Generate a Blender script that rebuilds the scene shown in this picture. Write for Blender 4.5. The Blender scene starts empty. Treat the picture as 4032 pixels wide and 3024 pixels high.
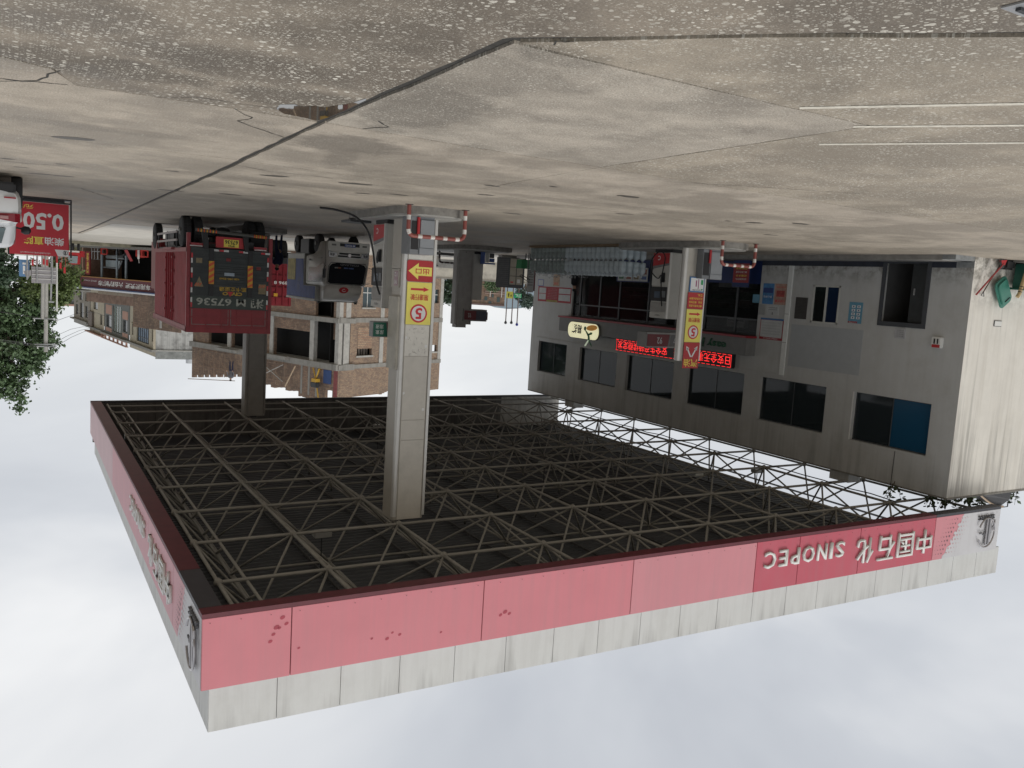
import bpy, bmesh, math, random
from math import pi, sin, cos, radians as R
from mathutils import Vector, Matrix
random.seed(7)
SC = bpy.context.scene; COL = SC.collection

# ---------------------------------------------------------------- camera, world, sun, exposure
TH, PT, RO = .532, .11479, .06072
fwd = Vector((-sin(TH)*cos(PT), cos(TH)*cos(PT), sin(PT)))
right0 = Vector((cos(TH), sin(TH), 0)); up0 = right0.cross(fwd)
rt = right0*cos(RO)+up0*sin(RO); up = up0*cos(RO)-right0*sin(RO)
cam = bpy.data.cameras.new('camera'); camo = bpy.data.objects.new('camera', cam); COL.objects.link(camo)
cam.lens = 36*3351.5/4032; cam.clip_end = 5000; cam.clip_start = .05
# the photograph was taken with the phone upside down: camera rolled by half a turn
camo.matrix_world = Matrix.Translation((0, 0, 1.6)) @ Matrix((-rt, -up, -fwd)).transposed().to_4x4()
SC.camera = camo
SUN_EL, SUN_AZ = R(52), R(200)
w = bpy.data.worlds.new('World'); SC.world = w; w.use_nodes = True
nt = w.node_tree; N = nt.nodes; L = nt.links
bg = N['Background']
def wn(t, **k):
    n = N.new(t)
    for a, b in k.items(): setattr(n, a, b)
    return n
tc = wn('ShaderNodeTexCoord'); sx = wn('ShaderNodeSeparateXYZ'); L.new(tc.outputs['Generated'], sx.inputs[0])
zz = wn('ShaderNodeMath', operation='MAXIMUM'); zz.inputs[1].default_value = 0; L.new(sx.outputs['Z'], zz.inputs[0])
za = wn('ShaderNodeMath', operation='ADD'); za.inputs[1].default_value = .28; L.new(zz.outputs[0], za.inputs[0])
dv = wn('ShaderNodeVectorMath', operation='SCALE'); iv = wn('ShaderNodeMath', operation='DIVIDE'); iv.inputs[0].default_value = 1
L.new(za.outputs[0], iv.inputs[1]); L.new(tc.outputs['Generated'], dv.inputs[0]); L.new(iv.outputs[0], dv.inputs['Scale'])
n1 = wn('ShaderNodeTexNoise'); n1.inputs['Scale'].default_value = 1.15; n1.inputs['Detail'].default_value = 5; n1.inputs['Roughness'].default_value = .5; n1.inputs['Distortion'].default_value = .35
L.new(dv.outputs[0], n1.inputs['Vector'])
cr = wn('ShaderNodeValToRGB'); e = cr.color_ramp.elements
e[0].position = .36; e[0].color = (.475, .498, .54, 1); e[1].position = .72; e[1].color = (.84, .845, .85, 1)
m_ = e.new(.5); m_.color = (.57, .592, .628, 1)
L.new(n1.outputs['Fac'], cr.inputs[0])
hr = wn('ShaderNodeMapRange'); hr.inputs[1].default_value = .0; hr.inputs[2].default_value = .33; hr.inputs[3].default_value = .72; hr.inputs[4].default_value = 0
L.new(sx.outputs['Z'], hr.inputs[0])
mx = wn('ShaderNodeMix', data_type='RGBA'); L.new(hr.outputs[0], mx.inputs['Factor']); L.new(cr.outputs[0], mx.inputs['A']); mx.inputs['B'].default_value = (.87, .88, .885, 1)
sky = wn('ShaderNodeTexSky', sky_type='NISHITA', sun_disc=False); sky.sun_elevation = SUN_EL; sky.sun_rotation = SUN_AZ
bg2 = wn('ShaderNodeBackground'); bg2.inputs[1].default_value = .006; L.new(sky.outputs[0], bg2.inputs[0])
bg.inputs[1].default_value = 1.0; L.new(mx.outputs['Result'], bg.inputs[0])
ad = wn('ShaderNodeAddShader'); L.new(bg.outputs[0], ad.inputs[0]); L.new(bg2.outputs[0], ad.inputs[1])
L.new(ad.outputs[0], N['World Output'].inputs['Surface'])
sl = bpy.data.lights.new('sun', 'SUN'); so = bpy.data.objects.new('sun', sl); COL.objects.link(so)
sl.energy = 1.5; sl.angle = R(22); sl.color = (1, .96, .9)
sd = Vector((-.42, -.74, 1.05)).normalized()   # towards the sun: behind the camera
so.rotation_euler = sd.to_track_quat('Z', 'Y').to_euler()
sky.sun_elevation = math.asin(sd.z); sky.sun_rotation = math.atan2(sd.x, sd.y)
vs = SC.view_settings; vs.view_transform = 'Standard'; vs.look = 'None'; vs.exposure = 0.06; vs.gamma = 1; vs.use_curve_mapping = False

# ---------------------------------------------------------------- materials
def new_mat(name):
    m = bpy.data.materials.new(name); m.use_nodes = True
    return m, m.node_tree.nodes, m.node_tree.links, m.node_tree.nodes['Principled BSDF']
def noise(n, l, scale, det=4, rough=.6, vec=None, sc3=None):
    tcn = n.new('ShaderNodeTexCoord'); x = n.new('ShaderNodeTexNoise')
    x.inputs['Scale'].default_value = scale; x.inputs['Detail'].default_value = det; x.inputs['Roughness'].default_value = rough
    src = vec if vec is not None else tcn.outputs['Object']
    if sc3:
        mp = n.new('ShaderNodeMapping'); mp.inputs['Scale'].default_value = sc3; l.new(src, mp.inputs[0]); src = mp.outputs[0]
    l.new(src, x.inputs['Vector']); return x
def ramp(n, l, src, a, b, ca, cb):
    r = n.new('ShaderNodeValToRGB'); e = r.color_ramp.elements
    e[0].position = a; e[1].position = b
    e[0].color = ca if len(ca) == 4 else (*ca, 1); e[1].color = cb if len(cb) == 4 else (*cb, 1)
    l.new(src, r.inputs[0]); return r
def mixc(n, l, fac, a, b, mode='MIX'):
    x = n.new('ShaderNodeMix'); x.data_type = 'RGBA'; x.blend_type = mode
    for s, v in (('Factor', fac), ('A', a), ('B', b)):
        if hasattr(v, 'links'): l.new(v, x.inputs[s])
        elif s == 'Factor': x.inputs[s].default_value = v
        else: x.inputs[s].default_value = (*v, 1) if len(v) == 3 else v
    return x.outputs['Result']
_mats = {}
def M(name, col, rough=.6, metal=0, var=.12, scale=4, bump=0, streak=0, dirt=0, dirtc=(.08, .07, .06), emit=0, alpha=1, spec=None, ds=1.5):
    if name in _mats: return _mats[name]
    m, n, l, b = new_mat(name)
    b.inputs['Roughness'].default_value = rough; b.inputs['Metallic'].default_value = metal
    if spec is not None: b.inputs['Specular IOR Level'].default_value = spec
    c = tuple(col)
    x = noise(n, l, scale)
    r = ramp(n, l, x.outputs['Fac'], .3, .7, tuple(max(0, v*(1-var)) for v in c), tuple(min(1, v*(1+var)) for v in c))
    out = r.outputs[0]
    if streak:
        y = noise(n, l, 2.2, 5, .65, sc3=(2.2, 2.2, .12))
        f = ramp(n, l, y.outputs['Fac'], .44, .74, (0, 0, 0), (streak,)*3)
        out = mixc(n, l, f.outputs[0], out, dirtc)
    if dirt:
        y = noise(n, l, ds, 8, .68)
        f = ramp(n, l, y.outputs['Fac'], .5, .72, (0, 0, 0), (dirt,)*3)
        out = mixc(n, l, f.outputs[0], out, dirtc)
    l.new(out, b.inputs['Base Color'])
    if bump:
        bn = n.new('ShaderNodeBump'); bn.inputs['Strength'].default_value = bump; bn.inputs['Distance'].default_value = .02
        y = noise(n, l, scale*8, 6, .7); l.new(y.outputs['Fac'], bn.inputs['Height']); l.new(bn.outputs[0], b.inputs['Normal'])
    if emit:
        l.new(out, b.inputs['Emission Color']); b.inputs['Emission Strength'].default_value = emit
    if alpha < 1: b.inputs['Alpha'].default_value = alpha
    _mats[name] = m; return m
def brick_mat(name, c1, c2, mortar, scale=1, dirt=.5, axis='y'):
    m, n, l, b = new_mat(name); b.inputs['Roughness'].default_value = .9
    tcn = n.new('ShaderNodeTexCoord'); sp = n.new('ShaderNodeSeparateXYZ'); l.new(tcn.outputs['Object'], sp.inputs[0])
    ax = n.new('ShaderNodeMath'); ax.operation = 'SUBTRACT'; l.new(sp.outputs[0], ax.inputs[0]); l.new(sp.outputs[1], ax.inputs[1])
    cb = n.new('ShaderNodeCombineXYZ'); l.new(ax.outputs[0], cb.inputs[0]); l.new(sp.outputs[2], cb.inputs[1])
    t = n.new('ShaderNodeTexBrick'); l.new(cb.outputs[0], t.inputs['Vector'])
    t.inputs['Scale'].default_value = scale; t.inputs['Mortar Size'].default_value = .016; t.inputs['Brick Width'].default_value = .27; t.inputs['Row Height'].default_value = .095
    t.inputs['Color1'].default_value = (*c1, 1); t.inputs['Color2'].default_value = (*c2, 1); t.inputs['Mortar'].default_value = (*mortar, 1)
    x = noise(n, l, .5, 6, .7); f = ramp(n, l, x.outputs['Fac'], .42, .7, (0, 0, 0), (dirt,)*3)
    o = mixc(n, l, f.outputs[0], t.outputs['Color'], tuple(v*.55 for v in mortar))
    x2 = noise(n, l, 2.2, 6, .8); f2 = ramp(n, l, x2.outputs['Fac'], .5, .66, (0, 0, 0), (.6,)*3)
    o = mixc(n, l, f2.outputs[0], o, (.42, .30, .20))
    l.new(o, b.inputs['Base Color'])
    bn = n.new('ShaderNodeBump'); bn.inputs['Strength'].default_value = .6; bn.inputs['Distance'].default_value = .03; bn.invert = True
    l.new(t.outputs['Fac'], bn.inputs['Height']); l.new(bn.outputs[0], b.inputs['Normal'])
    return m
STAINS = [(-3.35, 7.7, .55, 1.3, .1, .8), (-3.55, 10.4, .75, .8, .3, .85), (-3.9, 11.6, .25, 1.2, .2, .6), (-.5, 8.1, 1.1, .45, .1, .75), (-1.7, 7.2, .8, .6, 0, .6), (-2.3, 8.2, .7, .6, 0, .75), (-2.0, 5.7, .9, .4, .4, .45), (-3.3, 5.2, .4, .25, 0, .6), (-6.0, 12.3, 1.6, .4, .3, .45), (-5.2, 10.9, .8, .3, .4, .45), (-9.5, 13.2, 2.5, .35, .1, .4), (-5.0, 4.5, 1.0, .3, -.7, .35), (-1.0, 11.8, 1.3, .3, .1, .4), (-5.0, 15.5, 3.5, .5, .15, .4), (-6.2, 8.0, .5, .9, .2, .25)]
def ground_mat(name, base, chips, fine, wet, chip_scale=17):
    m, n, l, b = new_mat(name)
    big = noise(n, l, .55, 5, .6); md = noise(n, l, 2.3, 7, .7); fi = noise(n, l, 60, 3, .7)
    dk = tuple(v*.50 for v in base)
    f = ramp(n, l, big.outputs['Fac'], .44, .56, (0, 0, 0), (wet,)*3)
    f2 = ramp(n, l, md.outputs['Fac'], .35, .72, (0, 0, 0), (1, 1, 1))
    c = mixc(n, l, f2.outputs[0], tuple(v*.84 for v in base), tuple(min(1, v*1.16) for v in base))
    mm = n.new('ShaderNodeMath'); mm.operation = 'MULTIPLY'; l.new(f.outputs[0], mm.inputs[0])
    f3 = ramp(n, l, md.outputs['Fac'], .3, .55, (.45,)*3, (1, 1, 1)); l.new(f3.outputs[0], mm.inputs[1])
    c = mixc(n, l, mm.outputs[0], c, dk)
    gp = n.new('ShaderNodeNewGeometry'); wn_ = noise(n, l, 2.6, 6, .7, vec=gp.outputs['Position'])
    acc = None
    for (x, y, rx, ry, rot, amt) in STAINS:
        mp = n.new('ShaderNodeMapping'); mp.vector_type = 'TEXTURE'; mp.inputs['Location'].default_value = (x, y, 0); mp.inputs['Rotation'].default_value = (0, 0, rot); mp.inputs['Scale'].default_value = (rx, ry, 1e6); l.new(gp.outputs['Position'], mp.inputs[0])
        ln = n.new('ShaderNodeVectorMath'); ln.operation = 'LENGTH'; l.new(mp.outputs[0], ln.inputs[0])
        a1 = n.new('ShaderNodeMath'); a1.operation = 'MULTIPLY_ADD'; l.new(wn_.outputs['Fac'], a1.inputs[0]); a1.inputs[1].default_value = 1.7; l.new(ln.outputs['Value'], a1.inputs[2])
        r1 = n.new('ShaderNodeMapRange'); r1.inputs[1].default_value = 1.55; r1.inputs[2].default_value = 2.0; r1.inputs[3].default_value = amt; r1.inputs[4].default_value = 0; l.new(a1.outputs[0], r1.inputs[0])
        if acc is None: acc = r1.outputs[0]
        else: mxm = n.new('ShaderNodeMath'); mxm.operation = 'MAXIMUM'; l.new(acc, mxm.inputs[0]); l.new(r1.outputs[0], mxm.inputs[1]); acc = mxm.outputs[0]
    c = mixc(n, l, acc, c, tuple(v*.42 for v in base))
    g = ramp(n, l, fi.outputs['Fac'], .3, .7, (1-fine,)*3, (1+fine*.6,)*3)
    c = mixc(n, l, 1.0, c, g.outputs[0], 'MULTIPLY')
    if chips:
        tcn = n.new('ShaderNodeTexCoord')
        sep = n.new('ShaderNodeVectorMath'); sep.operation = 'MULTIPLY'; sep.inputs[1].default_value = (1, 1, 0); l.new(tcn.outputs['Object'], sep.inputs[0])
        wob = noise(n, l, 30, 2, .5); ws = n.new('ShaderNodeVectorMath'); ws.operation = 'SCALE'; ws.inputs['Scale'].default_value = .02
        l.new(wob.outputs['Color'], ws.inputs[0]); wa = n.new('ShaderNodeVectorMath'); wa.operation = 'ADD'; l.new(sep.outputs[0], wa.inputs[0]); l.new(ws.outputs[0], wa.inputs[1])
        for k, (sc, th, amt) in enumerate(((chip_scale*.7, .34, 1), (chip_scale*1.35, .40, .9), (chip_scale*2.9, .42, .7))):
            v = n.new('ShaderNodeTexVoronoi'); v.voronoi_dimensions = '2D'; v.inputs['Scale'].default_value = sc; l.new(wa.outputs[0], v.inputs['Vector'])
            sc_ = n.new('ShaderNodeSeparateColor'); l.new(v.outputs['Color'], sc_.inputs[0])
            r = n.new('ShaderNodeMath'); r.operation = 'MULTIPLY_ADD'; l.new(sc_.outputs[0], r.inputs[0]); r.inputs[1].default_value = th*1.25; r.inputs[2].default_value = -th*.42
            df = n.new('ShaderNodeMath'); df.operation = 'LESS_THAN'; l.new(v.outputs['Distance'], df.inputs[0]); l.new(r.outputs[0], df.inputs[1])
            ms = noise(n, l, .9+k, 3, .6); mf = ramp(n, l, ms.outputs['Fac'], .40, .58, (.12,)*3, (chips*amt,)*3)
            a = n.new('ShaderNodeMath'); a.operation = 'MULTIPLY'; l.new(df.outputs[0], a.inputs[0]); l.new(mf.outputs[0], a.inputs[1])
            cc = ramp(n, l, sc_.outputs[1], 0, 1, (.40, .37, .31), (.74, .70, .60))
            c = mixc(n, l, a.outputs[0], c, cc.outputs[0])
    pits = noise(n, l, 24, 2, .5); pf = ramp(n, l, pits.outputs['Fac'], .26, .31, (.6,)*3, (0, 0, 0))
    c = mixc(n, l, pf.outputs[0], c, (.07, .06, .05))
    l.new(c, b.inputs['Base Color'])
    rr = n.new('ShaderNodeMapRange'); rr.inputs[3].default_value = .85; rr.inputs[4].default_value = .5; l.new(mm.outputs[0], rr.inputs[0]); l.new(rr.outputs[0], b.inputs['Roughness'])
    bn = n.new('ShaderNodeBump'); bn.inputs['Strength'].default_value = .5; bn.inputs['Distance'].default_value = .008
    l.new(fi.outputs['Fac'], bn.inputs['Height']); l.new(bn.outputs[0], b.inputs['Normal'])
    return m
def glass_mat(name, col=(.02, .025, .03), rough=.05, alpha=.55, tint=None):
    m, n, l, b = new_mat(name)
    b.inputs['Base Color'].default_value = (*col, 1); b.inputs['Roughness'].default_value = rough; b.inputs['Alpha'].default_value = alpha
    b.inputs['Specular IOR Level'].default_value = .35
    return m

# ---------------------------------------------------------------- mesh helpers
class MB:
    def __init__(s): s.v = []; s.f = []; s.m = []; s.cur = 0
    def mat(s, i): s.cur = i; return s
    def add(s, vs_, fs):
        o = len(s.v); s.v += [Vector(p) for p in vs_]
        for f in fs: s.f.append(tuple(o+i for i in f)); s.m.append(s.cur)
        return s
    def box(s, x0, x1, y0, y1, z0, z1):
        x0, x1 = sorted((x0, x1)); y0, y1 = sorted((y0, y1)); z0, z1 = sorted((z0, z1))
        return s.add([(x0, y0, z0), (x1, y0, z0), (x1, y1, z0), (x0, y1, z0), (x0, y0, z1), (x1, y0, z1), (x1, y1, z1), (x0, y1, z1)],
                     [(3, 2, 1, 0), (4, 5, 6, 7), (0, 1, 5, 4), (1, 2, 6, 5), (2, 3, 7, 6), (3, 0, 4, 7)])
    def quad(s, a, b, c, d): return s.add([a, b, c, d], [(0, 1, 2, 3)])
    def poly(s, pts): return s.add(pts, [tuple(range(len(pts)))])
    def prism(s, pts, ext):      # pts planar polygon, extruded by vector
        n = len(pts); ext = Vector(ext); a = [Vector(p) for p in pts]
        return s.add(a+[p+ext for p in a], [tuple(range(n-1, -1, -1)), tuple(range(n, 2*n))]+[(i, (i+1) % n, n+(i+1) % n, n+i) for i in range(n)])
    def tube(s, pts, r, n=8, caps=True):
        pts = [Vector(p) for p in pts]; rs = r if isinstance(r, (list, tuple)) else [r]*len(pts)
        o = len(s.v); a = None
        for i, p in enumerate(pts):
            t = (pts[min(i+1, len(pts)-1)]-pts[max(i-1, 0)]).normalized()
            if a is None: a = t.orthogonal().normalized()
            else: a = (a-t*a.dot(t)).normalized()
            b = t.cross(a)
            for k in range(n): s.v.append(p+(a*cos(2*pi*k/n)+b*sin(2*pi*k/n))*rs[i])
        for i in range(len(pts)-1):
            for k in range(n):
                s.f.append((o+i*n+k, o+i*n+(k+1) % n, o+(i+1)*n+(k+1) % n, o+(i+1)*n+k)); s.m.append(s.cur)
        if caps:
            s.f.append(tuple(o+k for k in range(n-1, -1, -1))); s.m.append(s.cur)
            q = o+(len(pts)-1)*n; s.f.append(tuple(q+k for k in range(n))); s.m.append(s.cur)
        return s
    def lathe(s, c, prof, n=12, axis='z'):   # prof [(r,h)]
        c = Vector(c); o = len(s.v)
        for r, h in prof:
            for k in range(n):
                a = 2*pi*k/n; p = Vector((r*cos(a), r*sin(a), h))
                if axis == 'x': p = Vector((p.z, p.x, p.y))
                elif axis == 'y': p = Vector((p.x, p.z, p.y))
                s.v.append(c+p)
        for i in range(len(prof)-1):
            for k in range(n):
                s.f.append((o+i*n+k, o+i*n+(k+1) % n, o+(i+1)*n+(k+1) % n, o+(i+1)*n+k)); s.m.append(s.cur)
        s.f.append(tuple(o+k for k in range(n-1, -1, -1))); s.m.append(s.cur)
        q = o+(len(prof)-1)*n; s.f.append(tuple(q+k for k in range(n))); s.m.append(s.cur)
        return s
    def mesh(s, name, off=Vector((0, 0, 0))):
        me = bpy.data.meshes.new(name); me.from_pydata([p-off for p in s.v], [], s.f); me.update()
        return me
def link(name, me, mats, parent=None, smooth=False, **props):
    for m in (mats if isinstance(mats, (list, tuple)) else [mats]):
        if len(me.materials) < (len(mats) if isinstance(mats, (list, tuple)) else 1): me.materials.append(m)
    if smooth:
        for p in me.polygons: p.use_smooth = True
    o = bpy.data.objects.new(name, me); COL.objects.link(o)
    if parent: o.parent = parent
    for k, v in props.items(): o[k] = v
    return o
def origin(p):   # accumulated location of the parent chain (only things with rotation 0 are built in world coordinates)
    v = Vector((0, 0, 0))
    while p is not None: v += p.location; p = p.parent
    return v
def part(parent, name, mb, mats, smooth=False, local=False, bevel=0, **props):
    me = mb.mesh(name, Vector((0, 0, 0)) if local else origin(parent))
    bm = bmesh.new(); bm.from_mesh(me)
    for f, k in zip(bm.faces, mb.m): f.material_index = k
    if bevel: bmesh.ops.bevel(bm, geom=bm.edges[:], offset=bevel, segments=2, affect='EDGES', clamp_overlap=True)
    bmesh.ops.recalc_face_normals(bm, faces=bm.faces[:])
    bm.to_mesh(me); bm.free()
    o = link(name, me, mats, parent, smooth, **props)
    if smooth and not bevel:
        me.polygons.foreach_set('use_smooth', [True]*len(me.polygons))
        try: me.set_sharp_from_angle(angle=R(40))
        except Exception: pass
    return o
def thing(name, label, cat, loc=(0, 0, 0), rz=0, group=None):
    o = bpy.data.objects.new(name, None); COL.objects.link(o); o.empty_display_size = .2
    o.location = loc; o.rotation_euler = (0, 0, rz); o['label'] = label; o['category'] = cat
    if group: o['group'] = group
    return o
def solo(name, label, cat, mb, mats, loc=(0, 0, 0), group=None, smooth=False, bevel=0):
    o = part(None, name, mb, mats, smooth=smooth, bevel=bevel)
    loc = Vector(loc)
    for v in o.data.vertices: v.co -= loc
    o.location = loc; o['label'] = label; o['category'] = cat
    if group: o['group'] = group
    return o
def struct(name, mb, mats, smooth=False):
    o = part(None, name, mb, mats, smooth=smooth); o['kind'] = 'structure'; return o
def copy_tree(o, parent=None):
    c = o.copy(); COL.objects.link(c); c.parent = parent
    for ch in list(o.children): copy_tree(ch, c)
    return c
def text(parent, body, p0, right, upv, wd, ht, mat, name='lettering', depth=.004, bold=.0, off=.004, local=False, fit=True, stack=False, nmul=1, **props):
    """text fitted in a box: p0 lower left corner, right and upv unit vectors; stands `off` proud of its surface"""
    c = bpy.data.curves.new('t', 'FONT'); c.body = '\n'.join(body) if stack else body; c.resolution_u = 2
    c.extrude = 0; c.offset = bold; c.align_x = 'CENTER' if stack else 'LEFT'
    if stack: c.space_line = .95
    o = bpy.data.objects.new('t', c); COL.objects.link(o); bpy.context.view_layer.update()
    me = bpy.data.meshes.new_from_object(o); bpy.data.objects.remove(o); bpy.data.curves.remove(c)
    if not me.vertices: return None
    xs = [v.co.x for v in me.vertices]; ys = [v.co.y for v in me.vertices]
    x0, x1, y0, y1 = min(xs), max(xs), min(ys), max(ys)
    sxx = wd/(x1-x0); syy = ht/(y1-y0)
    right = Vector(right).normalized(); upv = Vector(upv).normalized(); nrm = right.cross(upv)*nmul
    base = Vector(p0)-(Vector((0, 0, 0)) if local else origin(parent))
    if depth > .006:
        bm = bmesh.new(); bm.from_mesh(me)
        r = bmesh.ops.extrude_face_region(bm, geom=bm.faces[:])
        vsx = [g for g in r['geom'] if isinstance(g, bmesh.types.BMVert)]
        for v in vsx: v.co.z += 1
        bm.to_mesh(me); bm.free()
    for v in me.vertices:
        x, y, z = v.co
        v.co = base+right*((x-x0)*sxx)+upv*((y-y0)*syy)+nrm*(off+z*depth)
    me.name = name
    return link(name, me, mat, parent, **props)
X_, Y_, Z_ = Vector((1, 0, 0)), Vector((0, 1, 0)), Vector((0, 0, 1))

def person(label, loc, rz, shirt, trousers, pose='stand', hgt=1.7, hair=(.01, .01, .01), bend=0.0, cat='person', cap=None):
    """one continuous skinned body; hair a child"""
    t = thing('person', label, cat, loc, rz)
    s = hgt/1.75
    J = dict(pel=(0, 0, .93), waist=(0, -.01-.05*bend, 1.08), chest=(0, -.03-.2*bend, 1.32-.04*bend), neck=(0, -.02-.3*bend, 1.5-.08*bend), head=(0, -.04-.36*bend, 1.6-.1*bend), top=(0, -.04-.38*bend, 1.7-.11*bend))
    E = [('pel', 'waist'), ('waist', 'chest'), ('chest', 'neck'), ('neck', 'head'), ('head', 'top')]
    rad = dict(pel=(.155, .115), waist=(.14, .10), chest=(.165, .115), neck=(.058, .058), head=(.083, .1), top=(.06, .075))
    for sd, sg in (('l', 1), ('r', -1)):
        ch = J['chest']
        J['sh'+sd] = (sg*.18, ch[1], ch[2]+.06); J['el'+sd] = (sg*.25, ch[1]-.03-.1*bend, ch[2]-.22)
        J['wr'+sd] = (sg*.24, ch[1]-.16-.3*bend, ch[2]-.44+.15*bend); J['ha'+sd] = (sg*.23, ch[1]-.22-.34*bend, ch[2]-.52+.16*bend)
        J['hi'+sd] = (sg*.09, 0, .88); J['kn'+sd] = (sg*.11, -.03, .49); J['an'+sd] = (sg*.12, .03, .09); J['to'+sd] = (sg*.14, -.13, .04)
        E += [('chest', 'sh'+sd), ('sh'+sd, 'el'+sd), ('el'+sd, 'wr'+sd), ('wr'+sd, 'ha'+sd), ('pel', 'hi'+sd), ('hi'+sd, 'kn'+sd), ('kn'+sd, 'an'+sd), ('an'+sd, 'to'+sd)]
        rad.update({'sh'+sd: (.062,)*2, 'el'+sd: (.046,)*2, 'wr'+sd: (.034,)*2, 'ha'+sd: (.042, .03), 'hi'+sd: (.09,)*2, 'kn'+sd: (.062,)*2, 'an'+sd: (.048,)*2, 'to'+sd: (.042,)*2})
    ks = list(J); me = bpy.data.meshes.new('body'); me.from_pydata([Vector(J[k])*s for k in ks], [(ks.index(a), ks.index(b)) for a, b in E], [])
    o = bpy.data.objects.new('tmp', me); COL.objects.link(o)
    o.modifiers.new('s', 'SKIN'); o.modifiers.new('u', 'SUBSURF').levels = 1
    for i, k in enumerate(ks): me.skin_vertices[0].data[i].radius = (rad[k][0]*s, rad[k][1]*s)
    me.skin_vertices[0].data[0].use_root = True
    bpy.context.view_layer.update()
    m2 = bpy.data.meshes.new_from_object(o.evaluated_get(bpy.context.evaluated_depsgraph_get())); bpy.data.objects.remove(o)
    skin = M('skin', (.36, .22, .15), .6)
    m2.materials.clear()
    for mm in (shirt, trousers, skin, M('shoe_black', (.02, .02, .02), .5)): m2.materials.append(mm)
    nz = J['neck'][2]*s
    for p in m2.polygons:
        c = p.center; p.use_smooth = True
        if c.z < .11*s: p.material_index = 3
        elif c.z < .9*s and abs(c.x) < .2*s: p.material_index = 1
        elif c.z > nz-.02: p.material_index = 2
        else:
            p.material_index = 0
            for sd in 'lr':
                wv = Vector(J['wr'+sd])*s; hv = Vector(J['ha'+sd])*s
                if (c-hv).length < .09*s: p.material_index = 2
    m2.name = 'body'; b = bpy.data.objects.new('body', m2); COL.objects.link(b); b.parent = t
    hd = Vector(J['head'])*s; mb = MB()
    mb.lathe(hd+Vector((0, .012, .0)), [(.088*s, -.0), (.094*s, .04*s), (.082*s, .09*s), (.04*s, .125*s)], 10)
    part(t, 'cap' if cap else 'hair', mb, M('cap_'+str(cap), cap, .8) if cap else M('hair', hair, .7), smooth=True, local=True)
    for sd in 'lr':      # fingers and thumb
        hv = Vector(J['ha'+sd])*s; dr = (hv-Vector(J['wr'+sd])*s).normalized(); mb = MB()
        for i in range(4):
            a = hv+Vector((0, -.0, 0))+dr*.015+Vector(((i-1.5)*.018*s, 0, 0)); ln = (.05, .06, .057, .045)[i]*s
            mb.tube([a, a+dr*ln*.6, a+dr*ln+Vector((0, .012, -.006))], [.0095*s, .009*s, .007*s], 6)
        sg = 1 if sd == 'l' else -1
        a = hv-dr*.02; mb.tube([a, a+Vector((-sg*.03, -.01, -.01))*s, a+Vector((-sg*.042, -.02, -.035))*s], [.011*s, .01*s, .008*s], 6)
        part(t, 'fingers', mb, skin, smooth=True, local=True)
    return t

# ---------------------------------------------------------------- common materials
white = M('white_paint', (.72, .72, .69), .5, var=.06, dirt=.12, ds=2)
steel = M('galvanised_steel', (.42, .43, .43), .45, metal=.6, var=.1)
black = M('black_plastic', (.018, .018, .019), .5)
dark = M('dark_metal', (.035, .037, .04), .5)
rubber = M('rubber', (.02, .02, .021), .85)
red = M('red_enamel', (.45, .03, .035), .45, var=.08)
yellow = M('yellow_vinyl', (.86, .76, .16), .5, var=.04)
silver_al = M('aluminium', (.62, .61, .58), .35, metal=.35, var=.05)
grey_al = M('grey_cladding', (.43, .405, .355), .42, metal=.1, var=.05, dirt=.12)
textw = M('text_white', (.75, .75, .73), .5, var=.02)
textr = M('text_red', (.60, .03, .045), .5, var=.02)
texty = M('text_yellow', (.82, .66, .10), .5, var=.02)
textb = M('text_black', (.02, .02, .02), .6, var=.02)

# ================================================================ GROUND
gbase = (.45, .388, .31)
g_rough = ground_mat('concrete_exposed_chips', (.29, .245, .19), 1.0, .28, .8, 17)
g_mid = ground_mat('concrete_fine_chips', (.46, .405, .33), .75, .5, .75, 34)
g_tan = ground_mat('concrete_tan_chips', (.385, .33, .255), .9, .32, .6, 22)
g_smooth = ground_mat('concrete_worn', gbase, .55, .45, .65, 34)
mb = MB(); mb.box(-1500, 1500, -300, 3000, -.4, -.03)
ground = struct('ground', mb, g_smooth)
mb = MB(); mb.box(-40, 16, -20, 60, -.028, -.024)
part(ground, 'joint_filler', mb, M('joint_tar', (.045, .042, .036), .8, var=.3, scale=12))
def wobble(pts, step=.35, amp=.012):
    out = []
    for i, p in enumerate(pts):
        q = pts[(i+1) % len(pts)]; d = math.hypot(q[0]-p[0], q[1]-p[1])
        out.append(p)
        if d > .1 and max(abs(p[0]), abs(p[1]), abs(q[0]), abs(q[1])) < 30:
            n = min(60, int(d/step)); nx, ny = -(q[1]-p[1])/d, (q[0]-p[0])/d
            for k in range(1, n):
                t = k/n; a = random.uniform(-amp, amp)
                out.append((p[0]+(q[0]-p[0])*t+nx*a, p[1]+(q[1]-p[1])*t+ny*a))
    return out
def slab(pts, mat, amp=.012):
    m = MB(); m.prism([(x, y, -.026) for x, y in wobble(pts, amp=amp)], (0, 0, .026)); part(ground, 'slab', m, mat)
XR, XL, g = -2.77, -2.87, .012
slab([(XR, 9.10), (XR+.0, 5.1), (-2.80, 5.03), (-3.98, 3.85), (-5.02, 2.86), (-28.06, -20), (16, -20), (16, 8.0), (.6, 8.05), (-.3, 8.52), (-.48, 9.12), (-1.8, 9.08)], g_rough, .016)
slab([(XR-.02, 9.16), (-1.8, 9.12), (-.5, 9.16), (-.28, 8.56), (.62, 8.09), (16, 8.04), (16, 13.2), (.15, 12.93), (-.65, 13.34), (-2.86, 13.2)], g_smooth, .012)
slab([(-2.87, 13.235), (-.65, 13.365), (.15, 12.955), (16, 13.225), (16, 60), (-3.34, 60), (-3.30, 49.4), (-2.97, 20.5)], g_smooth)
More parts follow.
